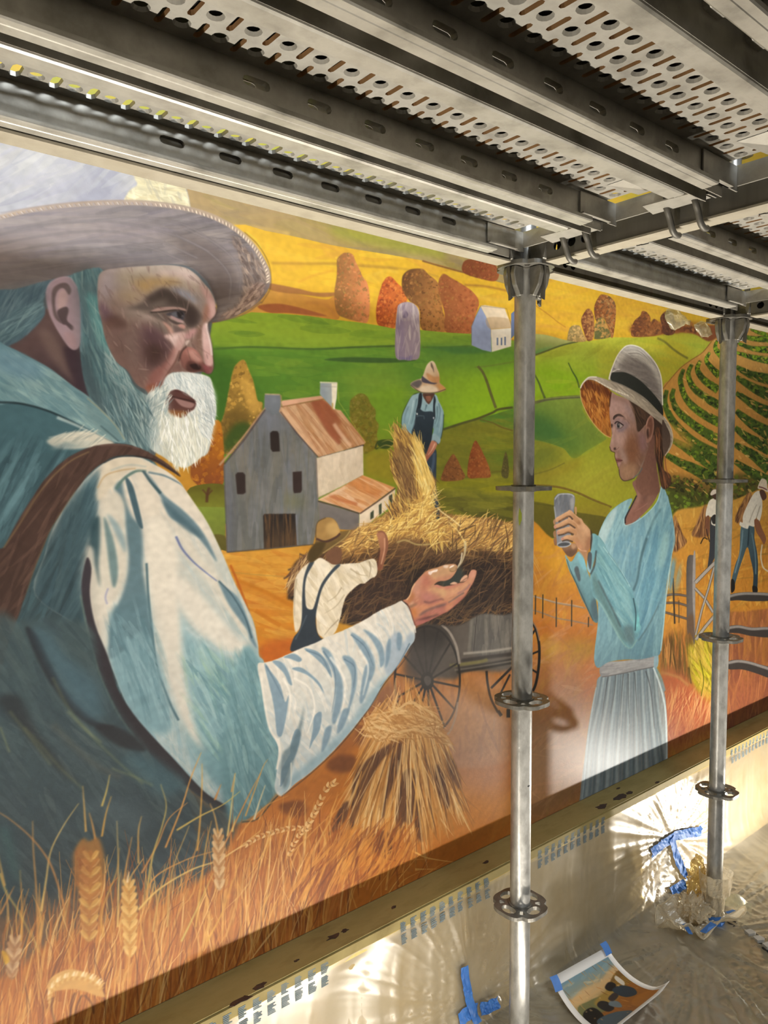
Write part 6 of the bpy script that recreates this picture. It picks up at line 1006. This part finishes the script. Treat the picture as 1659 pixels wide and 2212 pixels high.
for yf, lb in ((1.048, 'short steel plank nearest the mural between the front and the far standard'), (.803, 'second short steel plank from the mural, beyond the transom'), (.572, 'third short steel plank from the mural at the right edge, beyond the transom')):
    plank(L2, B2, yf, lb, [.08+.0975*i for i in range(8)], blackout='nearest' not in lb, far_slots='nearest' not in lb)
B3 = 2.362
for yf, lb in ((1.050, 'steel plank nearest the mural beyond the far standard'), (.815, 'second steel plank from the mural beyond the far standard')): plank(.93, B3, yf, lb, [.08+.0975*i for i in range(8)], blackout='nearest' not in lb, far_slots=False)
# ------------------------------------------------------------------ standards with rosettes
def rosette_shape():
    out = []
    for i in range(64):
        t = 2*math.pi*i/64; d = (t-math.pi/4) % (math.pi/2); d = min(d, math.pi/2-d)      # 0 on the diagonals
        out.append(((.0655-.0085*math.exp(-(d/.13)**2)-.003*math.exp(-((d-math.pi/4)/.25)**2))*math.cos(t), (.0655-.0085*math.exp(-(d/.13)**2)-.003*math.exp(-((d-math.pi/4)/.25)**2))*math.sin(t)))
    holes = []
    for k in range(4):
        a = k*math.pi/2; h = []
        for q in np.linspace(0, 2*math.pi, 18, endpoint=False):
            rr = .0425+.0130*math.cos(q); tt = .46*math.sin(q)*(1-.1*math.cos(q)); h.append((rr*math.cos(a+tt), rr*math.sin(a+tt)))
        holes.append(h); b = a+math.pi/4; holes.append([(p*math.cos(b)-q*math.sin(b), p*math.sin(b)+q*math.cos(b)) for p, q in ((.036, -.0035), (.0475, -.0075), (.0495, 0), (.0475, .0075), (.036, .0035))])
    return out, holes
RO, RH = rosette_shape()
m = MB(); m.plate(RO, RH, -.0045, .0045); m.tube([(0, 0, -.008), (0, 0, .008)], [.0285, .0285], 24); ros0 = m.obj('rosette', 'cast_zinc')
def standard(x, y, label, rot):
    t = empty('scaffold_standard', (x, y, .02)); tag(t, label, 'scaffold pole', 'galvanized scaffold standards')
    m = MB(); m.tube([(0, 0, z) for z in np.linspace(0, 3.0, 12)], [.02415]*12, 32); m.obj('tube', 'pole_zinc', t, True)
    for z in (0, .5, 1.0, 1.5, 2.0, 2.5):
        o = ros0.copy(); col.objects.link(o); o.parent = t; o.location = (0, 0, z-.02); o.rotation_euler = (0, 0, rot)
    return t
P1, P2, P3 = (1.344, 1.119), (2.313, 1.117), (3.29, 1.117)
s1 = standard(*P1, 'front galvanized scaffold standard before the hay wagon, three rosettes up its length', 0.0)
s2 = standard(*P2, 'far galvanized scaffold standard right of the woman, its foot wrapped in plastic', 0.0)
bpy.data.objects.remove(ros0)
m = MB(); c = circ(0, 0, .0246, 16)     # paint marks on the front pole
def blot(u, v, w_, h_, mt, nm):
    p = atY(u, v, P1[1]-.018)-np.array([P1[0], P1[1], .02]); a0 = math.atan2(p[1], p[0]); q = MB(); V = []
    for t in np.linspace(0, 2*math.pi, 12, endpoint=False): V.append((.02445*math.cos(a0+w_*math.cos(t)/.024), .02445*math.sin(a0+w_*math.cos(t)/.024), p[2]+h_*math.sin(t)*(1+.3*math.cos(3*t))))
    q.add(V, [tuple(range(12))]); o = q.obj(nm, mt, s1, fix=False); return o
part(blot(1117, 1118, .0040, .018, 'green_mark', 'paint_mark'), 'olive green paint dab'); part(blot(1138, 1696, .0045, .0018, 'ink_mark', 'paint_mark'), 'short black mark')
# ------------------------------------------------------------------ ledgers, transoms and their wedge heads
def wedge_head(parent, x, y, d, nm='wedge_head'):
    """Cast head clasping a rosette at (x, y); d = unit direction away from the pole."""
    n = (-d[1], d[0]); fr = lambda a, b, z: (x+d[0]*a+n[0]*b, y+d[1]*a+n[1]*b, z)
    m = MB()
    up_, lo_ = [(.026, .0046), (.028, .050), (.066, .056), (.076, .046), (.066, .0046)], [(.0255, -.0046), (.054, -.0046), (.058, -.022), (.052, -.046), (.037, -.070), (.026, -.067)]
    for prof, b0, b1 in ((up_, -.018, -.0045), (up_, .0045, .018), (lo_, -.017, -.0045), (lo_, .0045, .017), ([(.060, .006), (.060, .048), (.082, .048), (.082, .006)], -.0045, .0045)):
        k = len(prof); V = [fr(a, b, 2.0+z) for b in (b0, b1) for a, z in prof]
        m.add(V, [tuple(range(k)), tuple(range(2*k-1, k-1, -1))]+[(i, (i+1) % k, k+(i+1) % k, k+i) for i in range(k)])
    bm_ = bmesh.new()
    vs_ = [bm_.verts.new(v) for v in m.v]; [bm_.faces.new([vs_[i] for i in f]) for f in m.f]; bmesh.ops.recalc_face_normals(bm_, faces=bm_.faces[:]); bmesh.ops.bevel(bm_, geom=bm_.edges[:], offset=.002, segments=1, affect='EDGES')
    q = MB(); q.bm(bm_); h = q.obj(nm, 'cast_zinc', parent, False)
    w_ = MB(); V = [fr(a, b, 2.0+z) for b in (-.003, .003) for a, z in ((.046, .092), (.062, .092), (.054, -.080), (.046, -.074))]
    w_.add(V, [(0, 1, 2, 3), (7, 6, 5, 4), (0, 4, 5, 1), (1, 5, 6, 2), (2, 6, 7, 3), (3, 7, 4, 0)]); w_.obj('wedge', 'old_steel', h)
    return h
def beam(name, label, cat, a, b, y_or_x, along, zb, hgt, wid, holes, heads):
    """U-profile beam with a web facing the camera; along 'x' or 'y'."""
    t = empty(name); tag(t, label, cat, {'x': 'ledgers along the mural', 'y': 'transoms across the deck'}[along])
    m = MB(); L = b-a; hs = [circ(x, hgt*.5, .0105, 14) for x in holes]; c = y_or_x
    fr = (lambda u, v, z: (a+u, c+z, zb+v)) if along == 'x' else (lambda u, v, z: (c+z, b-u, zb+v))
    m.plate([(0, 0), (L, 0), (L, hgt), (0, hgt)], hs, -wid/2, -wid/2+.003, 0, fr); m.plate([(0, 0), (L, 0), (L, hgt), (0, hgt)], [], wid/2-.003, wid/2, 0, fr)
    for v0, v1 in ((0, .004), (hgt-.012, hgt-.009)): m.plate([(0, v0), (L, v0), (L, v1), (0, v1)], [], -wid/2+.003, wid/2-.003, 0, fr)
    m.plate([(0, -.0035), (L, -.0035), (L, 0.0005), (0, .0005)], [], -wid/2-.002, wid/2+.002, 1, fr)
    m.obj('beam', ['dark_zinc', 'lit_flange_zinc'], t)
    for (x, y, d) in heads: wedge_head(t, x, y, d)
    return t
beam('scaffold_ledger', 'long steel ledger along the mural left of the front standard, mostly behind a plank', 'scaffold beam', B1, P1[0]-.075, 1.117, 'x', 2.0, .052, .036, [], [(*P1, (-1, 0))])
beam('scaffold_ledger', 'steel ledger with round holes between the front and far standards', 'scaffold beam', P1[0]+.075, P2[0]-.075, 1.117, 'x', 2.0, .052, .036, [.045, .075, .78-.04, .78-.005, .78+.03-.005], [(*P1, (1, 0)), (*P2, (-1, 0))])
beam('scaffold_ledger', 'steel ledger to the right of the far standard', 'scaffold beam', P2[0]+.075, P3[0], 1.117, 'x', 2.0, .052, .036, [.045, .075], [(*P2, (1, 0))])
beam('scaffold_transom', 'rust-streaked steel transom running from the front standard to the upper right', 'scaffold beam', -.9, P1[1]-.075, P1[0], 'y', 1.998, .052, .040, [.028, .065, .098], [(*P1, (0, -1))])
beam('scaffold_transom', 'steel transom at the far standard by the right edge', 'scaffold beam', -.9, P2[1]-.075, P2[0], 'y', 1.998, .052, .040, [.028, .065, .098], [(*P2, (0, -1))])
# ------------------------------------------------------------------ masking film: taped under the ledge, hanging to the deck and spread over it
TT, TX = (2.375, .250), (1.352, .150)      # (x, z) of the two taped gathers on the hanging part
arc = catmull([(1.3035, .452), (1.3005, .36), (1.2975, .25), (1.292, .16), (1.275, .105), (1.235, .078), (1.15, .064), (1.02, .058), (.80, .056), (.55, .056)], 10)
sl = np.r_[0, np.cumsum(np.linalg.norm(np.diff(arc, axis=0), axis=1))]
def prof(s):
    return np.stack([np.interp(s, sl, arc[:, 0]), np.interp(s, sl, arc[:, 1])], -1)
def sofz(z): return float(np.interp(-z, -arc[:45, 1], sl[:45]))
def vnoise(x, seed, n=4096):
    r_ = np.random.default_rng(seed); L = r_.uniform(-1, 1, n); i = np.floor(x).astype(int); f = x-i; f = f*f*(3-2*f); return L[i % n]*(1-f)+L[(i+1) % n]*f
def ridge(x, seed): return 1-np.abs(vnoise(x, seed))*1.6
def wrinkle(X, S):
    """Height of the film (m) off its smooth profile at x, distance-down-the-sheet s."""
    h = .006*vnoise(X*9+S*3, 1)+.003*np.maximum(0, ridge(X*34+S*7+vnoise(S*9, 5), 2))**2*np.clip((S-.03)*8, 0, 1)
    for (cx, s0), R, nn, am, sd, cut in (((TT[0], sofz(TT[1])), .30, 34, .010, 3, 0), ((TX[0], sofz(TX[1])), .30, 26, .010, 4, 0), ((2.2, .52), .8, 40, .0075, 9, 1)):
        dx, dy = X-cx, S-s0; r = np.hypot(dx, dy); th = np.arctan2(dy, dx)
        g = np.exp(-(r/R)**2)*np.clip(r/.04, 0, 1)
        if cut: g = g*np.clip((S-.36)/.1, 0, 1)*np.clip((r-.06)/.1, 0, 1)
        w1 = np.maximum(0, ridge(th*nn/2+.5*vnoise(r*9+th*3, sd+50), sd))**2; w2 = np.maximum(0, ridge(th*nn+3*r, sd+20))**2
        h = h+am*g*(w1+.5*w2)*np.minimum(1, .3+r*4)
    fl = np.clip((S-.42)/.12, 0, 1); a = X+.35*S
    h = h+fl*(.007*np.maximum(0, ridge(a*17+1.2*vnoise(S*8+X*3, 6), 7)-.3)**2+.004*np.maximum(0, ridge(a*41+1.5*vnoise(S*13, 8), 11)-.2)**2)
    return h*np.clip(S/.04, 0, 1)
def film_sheet(xa, xb, sa, sb, nx, ns):
    X, S = np.meshgrid(np.linspace(xa, xb, nx), np.linspace(sa, sb, ns)); p = prof(S); e = 1e-3; q = prof(np.minimum(S+e, sl[-1]))-prof(np.maximum(S-e, 0))
    q /= np.linalg.norm(q, axis=-1, keepdims=True)+1e-9; nY, nZ = q[..., 1], -q[..., 0]        # outwards: towards the room / up
    h = wrinkle(X, S)+.0012
    return np.stack([X, p[..., 0]+nY*h, p[..., 1]+nZ*h], -1)
def on_film(x, s, off=.004):
    p = prof(np.array([s]))[0]; q = prof(np.array([min(s+.004, sl[-1])]))[0]-prof(np.array([max(s-.004, 0)]))[0]; q /= np.linalg.norm(q)
    h = float(max(wrinkle(np.array([x+a]), np.array([s+b]))[0] for a in (-.006, 0, .006) for b in (-.006, 0, .006)))+off; return np.array([x, p[0]+q[1]*h, p[1]-q[0]*h])
def grid_obj(name, P, mt, parent=None, smooth=True):
    ns, nx = P.shape[:2]; m = MB(); m.v = [tuple(p) for p in P.reshape(-1, 3).tolist()]
    m.f = [(j*nx+i, j*nx+i+1, (j+1)*nx+i+1, (j+1)*nx+i) for j in range(ns-1) for i in range(nx-1)]; m.m = [0]*len(m.f)
    return m.obj(name, mt, parent, smooth, fix=False)
f0 = empty('masking_film', (0, 0, 0)); tag(f0, 'translucent masking film hanging from the ledge and spread wrinkled over the deck', 'plastic sheet')
grid_obj('film', film_sheet(-.4, 4.0, .012, sl[-1], 620, 170), 'masking_film', f0)
m = MB(); m.box(-.6, YL-.0022, .429, 4.2, YL-.0004, .4552); part(m.obj('edge_tape', 'beige_tape', f0), 'yellowish paper tape edge of the film')
# printed text columns on the film's tape edge: rows of short uneven lines
m = MB(); rn = random.Random(11)
def text_run(x0, n, dx, zs):
    for zi, (zt, hh) in enumerate(zs):
        for k in range(n):
            x = x0+k*dx; nl = int(hh/.0034)
            for j in range(nl):
                w0 = dx*.62*rn.uniform(.55, 1.0); z = zt-j*.0034-.0012*math.sin(k*.7)
                c0_ = on_film(x+w0/2, sofz(z), .0016); q = [np.array([a_, c0_[1], b_]) for a_, b_ in ((x, z), (x+w0, z), (x+w0, z-.0024), (x, z-.0024))]; q += [c_+np.array([0, .0006, 0]) for c_ in q]
                m.add(q, [(0, 3, 2, 1), (4, 5, 6, 7), (0, 1, 5, 4), (3, 7, 6, 2)])
for x0, n, dx in ((.36, 3, .034), (.55, 11, .034), (1.122, 10, .0325), (1.64, 11, .031), (2.80, 11, .031)): text_run(x0, n, dx, ((.4545, .0245), (.4255, .026)))
o = m.obj('printed_lines', 'text_ink', f0); o['kind'] = 'stuff'
# ------------------------------------------------------------------ blue painter's tape
def tape(name, pts, wd, label, twist=0., lift=.0045, grp=None, n=14, wob=.0012, seed=0):
    """A strip along (x, s) points on the film."""
    P = catmull(pts, 8); r_ = random.Random(seed); rows = []
    for i in range(len(P)):
        t = P[min(i+1, len(P)-1)]-P[max(i-1, 0)]; t /= np.linalg.norm(t); nn = np.array([-t[1], t[0]])
        rows.append([on_film(*(P[i]+nn*wd*v), off=lift+wob*math.sin(i*.8+v*6+seed)+(.002*abs(v))) for v in (-.5, -.25, 0, .25, .5)])
    P3 = np.array(rows); k = P3.shape[0]; m = MB(); up = np.array([0, .0006, 0])
    top = P3.reshape(-1, 3); bot = top+np.array([0, .0007, -.0003]); m.add(np.vstack([top, bot]), [(i*5+j, i*5+j+1, (i+1)*5+j+1, (i+1)*5+j) for i in range(k-1) for j in range(4)]+[(5*k+i*5+j, 5*k+(i+1)*5+j, 5*k+(i+1)*5+j+1, 5*k+i*5+j+1) for i in range(k-1) for j in range(4)]
        +[(i*5, (i+1)*5, 5*k+(i+1)*5, 5*k+i*5) for i in range(k-1)]+[(i*5+4, 5*k+i*5+4, 5*k+(i+1)*5+4, (i+1)*5+4) for i in range(k-1)]+[(j, 5*k+j, 5*k+j+1, j+1) for j in range(4)]+[((k-1)*5+j, (k-1)*5+j+1, 5*k+(k-1)*5+j+1, 5*k+(k-1)*5+j) for j in range(4)])
    return tag(m.obj(name, 'blue_tape', None, False), label, 'tape', grp)
s = sofz
tape('painters_tape', [(2.218, s(.252)), (2.29, s(.257)), (2.375, s(.258)), (2.46, s(.245)), (2.545, s(.226))], .034, 'blue tape strip across the upper gather of the film, left of the far standard', seed=1)
tape('painters_tape', [(2.352, s(.262)), (2.372, s(.20)), (2.40, s(.13)), (2.42, s(.09))], .036, 'blue tape strip running down from the crosspiece towards the bagged pole foot', lift=.007, seed=2)
tape('painters_tape', [(2.30, s(.092)), (2.335, s(.088)), (2.385, s(.082))], .036, 'short torn blue tape piece by the heap of crumpled plastic, below the long strip', seed=3)
tape('painters_tape', [(1.322, s(.262)), (1.332, s(.20)), (1.345, s(.145)), (1.352, s(.10))], .026, 'long blue tape strip standing up over the lower left gather of the film', lift=.007, seed=4)
tape('painters_tape', [(1.295, s(.135)), (1.335, s(.136)), (1.365, s(.128))], .036, 'short blue tape patch at the left of the lower gather', seed=5)
tape('painters_tape', [(1.372, s(.128)), (1.40, s(.120)), (1.438, s(.116))], .034, 'creased blue tape patch at the right of the lower gather, beside the front pole', lift=.009, wob=.004, seed=6)
# ------------------------------------------------------------------ the printed study of the mural, taped by its two upper corners
c00, c10, c11, c01 = atZ(1190, 2112, .125), atZ(1311, 2045, .135), atZ(1446, 2130, .112), atZ(1314, 2236, .105)
U, V = np.meshgrid(np.linspace(0, 1, 17), np.linspace(0, 1, 17))
PP = ((1-U)*(1-V))[..., None]*c00+(U*(1-V))[..., None]*c10+(U*V)[..., None]*c11+((1-U)*V)[..., None]*c01
PP[..., 2] -= .042*(4*V*(1-V))**.9; PP[..., 2] += .012*np.clip(U-.85, 0, 1)*np.clip(V-.8, 0, 1)*40
pw, ph = 300, 260; b2 = Brush(pw, ph, lambda p: p); b2.inv = lambda p: p; keep = B; B = b2; B.o = (0, 0, 1)
F([-9, -9, 309, -9, 309, 269, -9, 269], '#e2ded8', s=0)
k = F([22, 22, 278, 22, 278, 238, 22, 238], ('#6f8c96', '#c09a5c', 0, 22, 0, 110), s=0)
H(k, 60, 0, 60, 9, '#7c9aa4 #d8b078 #c89a68 #e4c490 #88a0a0', .35); F('22 70 100 60 180 66 278 50 278 80 150 96 22 92', '#d8ac74', 6, .8, k)
F('22 108 90 100 160 106 278 84 278 240 22 240', '#6f7048', 2, .9, k); F('100 112 190 100 278 92 278 130 200 150 110 140', '#a8843c', 4, .9, k)
F('200 92 278 70 278 130 240 140 205 128', '#7c5a24', 1, .95, k); [S([205+i*8, 90, 212+i*9, 136], 2, '#d0983c', .3, .8, k) for i in range(9)]
F('22 150 120 160 278 128 278 240 22 240', '#a05f24', 6, .9, k); H(k, 90, 70, 26, 3, '#c07c34 #7a4420 #d89a4c', .5)
for t, c in (('24 130 60 118 84 132 80 170 50 190 22 186', '#1e1a1a'), ('40 176 80 172 130 196 140 238 30 238', '#4a5c68'), ('96 128 120 120 138 138 132 170 104 168', '#2a2628'), ('130 150 150 140 166 160 150 186', '#6f7c84'), ('176 92 206 84 222 100 200 116 180 110', '#1c1818'), ('190 112 236 116 256 150 236 178 200 160', '#2c3844'), ('236 86 252 80 256 110 240 120', '#e0d4c0'), ('150 128 186 122 190 140 156 146', '#3a3030')): F(t, c, 1, .95, k)
F('186 196 230 186 270 200 278 238 180 238', '#b0702c', 3, .8, k); D(k, 20, 4, '#e8c080 #d0a060', .4)
pim = to_image('print_paint', b2.img); B = keep
MT['print'] = print_mat('print', pim, .45, None, .4)
pr = empty('reference_print'); tag(pr, 'curled paper print of a harvest painting on the film, taped at two corners', 'paper print')
o = grid_obj('sheet', PP, 'print', pr); uvl = o.data.uv_layers.new(name='UVMap'); W17 = 17
for lo in o.data.loops:
    i = lo.vertex_index; uvl.data[lo.index].uv = ((i % W17)/16, 1-(i//W17)/16)
md = o.modifiers.new('paper', 'SOLIDIFY'); md.thickness = .0006; md.offset = -1
e1 = atZ(1381, 2122, .10)
def tab(name, p, q, wd, lb):
    p, q = np.array(p), np.array(q); t = (q-p)/np.linalg.norm(q-p); nn = np.cross(t, -ray(1250, 2080)/np.linalg.norm(ray(1250, 2080))); nn /= np.linalg.norm(nn); m = MB(); V = []
    for i in range(7):
        u = i/6; c = p+(q-p)*u+np.array([0, 0, .004*math.sin(3.1*u)]); V += [c-nn*wd/2, c+nn*wd/2]
    f = [(2*i, 2*i+1, 2*i+3, 2*i+2) for i in range(6)]; m.add(V, f); o = m.obj(name, 'blue_tape', None, False, False); md = o.modifiers.new('thick', 'SOLIDIFY'); md.thickness = .0006
    return tag(o, lb, 'tape')
tab('tape_tab', atZ(1302, 2036, .158), atZ(1316, 2062, .131), .020, 'small blue tape tab at the top corner of the paper print')
tab('tape_tab', atZ(1195, 2108, .146), atZ(1208, 2141, .1115), .022, 'small blue tape tab at the left corner of the paper print')
# ------------------------------------------------------------------ plastic round the far pole's foot
def crumple(name, fn, nu, nv, mt, seed, amp, freq, parent=None, sm=False):
    r_ = np.random.default_rng(seed); K = [(r_.normal(0, 1, 3)*freq*f_, r_.uniform(0, 6.3), 1/f_**.8) for f_ in (1, 1.7, 2.6, 4, 6) for _ in range(5)]
    P = np.array([[fn(u, v) for u in np.linspace(0, 2*math.pi, nu)] for v in np.linspace(0, 1, nv)]); c = P.mean((0, 1)); d = P-c; d /= np.linalg.norm(d, axis=-1, keepdims=True)+1e-9
    h = sum(a*(1-2*np.abs(np.sin(P@k_+ph_))) for k_, ph_, a in K)/4
    P = P+d*(amp*h)[..., None]; P[:, -1] = P[:, 0]; P[..., 2] = np.maximum(P[..., 2], .057+.004*vnoise(P[..., 0]*60+P[..., 1]*50, seed))
    return grid_obj(name, P, mt, parent, sm)
bag = empty('plastic_bag', (0, 0, 0)); tag(bag, 'crumpled heap of yellowed plastic left of the far pole foot', 'plastic bag')
bc = atZ(1503, 1965, .105); fc = atZ(1500, 1890, .20)
crumple('bag_body', lambda u, v: bc+np.array([(.012+.062*math.sin(math.pi*v))*math.cos(u)-.01*math.sin(3*u+5*v), (.012+.05*math.sin(math.pi*v))*math.sin(u), -.05+.115*v]), 72, 34, 'bag_film', 3, .016, 38, bag)
crumple('upper_fold', lambda u, v: fc+np.array([(.006+.046*math.sin(math.pi*v**.8))*math.cos(u)+.03*v, (.006+.026*math.sin(math.pi*v))*math.sin(u), -.10+.17*v]), 48, 30, 'yellow_film', 5, .012, 44, bag)
rim = [atZ(u, v, .062) for u, v in ((1470, 1975), (1432, 1985), (1416, 2004), (1440, 2026), (1474, 2040), (1508, 2034), (1560, 2024), (1610, 2008), (1580, 1996), (1540, 1990))]; rm = catmull(rim+[rim[0]], 8); cc = rm.mean(0)
r3 = np.random.default_rng(4); FL = np.array([[cc+(q-cc)*v+np.array([0, 0, .012+.050*v**2*abs(math.sin(i*.13+.8))+.012*math.sin(i*.55+v*7)*v]) for i, q in enumerate(rm)] for v in np.linspace(.12, 1, 22)])
FL[..., 2] += .004*vnoise(FL[..., 0]*70+FL[..., 1]*110, 41); grid_obj('loose_flap', FL, 'bag_film', bag, False)
rl = MB(); rl.tube(FL[-1]+np.array([0, 0, .002]), [.0022+.0012*abs(math.sin(i*.9)) for i in range(len(rm))], 6, 0, False); rl.obj('flap_hem', 'bag_film', bag, False)
wr = empty('pole_wrap', (P2[0], P2[1], .05)); tag(wr, 'clear plastic wrapped round the foot of the far standard', 'plastic wrap')
def wrapf(u, v): r = .0265+.012*v+.016*(v > .55)*(.5+.5*math.cos(u+2.2)); return np.array([r*math.cos(u), r*math.sin(u), .03+.155*v])
r_ = np.random.default_rng(2)
Pw = np.array([[wrapf(u, v) for u in np.linspace(0, 2*math.pi, 44)] for v in np.linspace(0, 1, 20)]); Pw[..., :2] *= (1+.16*np.abs(vnoise(np.arctan2(Pw[..., 1], Pw[..., 0])*6+Pw[..., 2]*50+40, 31)))[..., None]; Pw[:, -1] = Pw[:, 0]
grid_obj('wrap', Pw, 'bag_film', wr, False)
Pf = np.array([[np.array([.030+.11*a, -.010-.05*a+.045*(b-.5)*math.sin(math.pi*min(1, a+.15)), .03+.03*(1-a)+.016*math.sin(3*b+2*a)+.035*(1-abs(2*b-1))*math.sin(math.pi*a)]) for b in np.linspace(0, 1, 14)] for a in np.linspace(0, 1, 18)]); grid_obj('wrap_tail', Pf, 'clear_film', wr, False)
m = MB(); V = []
for k_, z in ((0, .055), (1, .075), (2, .092)): V.append([((.0335+.002*math.sin(5*u+z*90))*math.cos(u)+P2[0], (.0335+.002*math.sin(5*u+z*90))*math.sin(u)+P2[1], z+.004*math.sin(2*u)) for u in np.linspace(0, 2*math.pi, 30)])
o = grid_obj('painters_tape', np.array(V), 'blue_tape', None, False); md = o.modifiers.new('t', 'SOLIDIFY'); md.thickness = .0008; tag(o, 'blue tape band cinching the plastic round the far pole foot', 'tape')
m = MB(); m.add([(2.352, 1.090, .085), (2.376, 1.074, .092), (2.380, 1.082, .066), (2.355, 1.094, .060), (2.356, 1.100, .084), (2.379, 1.086, .090)], [(0, 1, 2, 3), (4, 5, 1, 0)]); t_ = m.obj('tape_end', 'blue_tape', o, False, False)
def flat_tape(pix, z, lb):
    m = MB(); P = [atZ(u, v, z+.004*(i % 2)) for i, (u, v) in enumerate(pix)]; n = len(P); m.add(P+[p-np.array([0, 0, .0008]) for p in P], [tuple(range(n)), tuple(range(2*n-1, n-1, -1))]+[(i, n+i, n+(i+1) % n, (i+1) % n) for i in range(n)]); return tag(m.obj('painters_tape', 'blue_tape'), lb, 'tape')
flat_tape(((1512, 2012), (1535, 1991), (1549, 1998), (1525, 2016)), .108, 'blue tape scrap lying on the loose plastic flap, the right one')
flat_tape(((1474, 1996), (1482, 1994), (1490, 2006), (1497, 2018), (1488, 2017), (1480, 2006)), .112, 'twisted blue tape scrap in the middle of the crumpled plastic')
# scrap of film caught on the ledger by the far standard
sc = empty('film_scrap'); tag(sc, 'crumpled clear film scrap caught under the ledger left of the far standard', 'plastic scrap')
sa, sb = atY(1462, 688, 1.165), atY(1512, 706, 1.160)
crumple('scrap_bag', lambda u, v: sa+np.array([-.075+.16*v, .018*math.sin(math.pi*v)*math.sin(u), (.008+.030*math.sin(math.pi*min(1, v*1.25)))*math.cos(u)-.004*v]), 44, 26, 'clear_film', 12, .007, 30, sc, True)
crumple('scrap_tail', lambda u, v: sb+np.array([-.035+.12*v, .014*math.sin(math.pi*v)*math.sin(u), (.004+.024*math.sin(math.pi*v))*math.cos(u)-.012*v]), 36, 20, 'clear_film', 13, .006, 34, sc, True)
# grey treads of the deck edge showing beside the film, right of the far pole
dk = empty('deck_edge_strip'); tag(dk, 'dark slotted deck edge with pale treads, right of the plastic heap', 'deck strip'); q0, q1 = atZ(1585, 1992, .066), atZ(1665, 2050, .066); m = MB(); d_ = (q1-q0)/np.linalg.norm(q1-q0); n_ = np.array([-d_[1], d_[0], 0]); L_ = np.linalg.norm(q1-q0)
fr = lambda a, b, z: q0+d_*a+n_*b+np.array([0, 0, z]); m.plate([(-.02, -.02), (L_+.4, -.02), (L_+.4, .02), (-.02, .02)], [], -.004, .001, 0, fr); m.obj('channel', 'dark_gap', dk)
for i in range(9):
    m = MB(); a = .055+i*.034; m.plate([(a, -.013), (a+.020, -.016), (a+.024, .006), (a+.018, .014), (a+.002, .010)], [], .001, .010, 0, fr); m.obj('tread', 'tread_grey', dk)
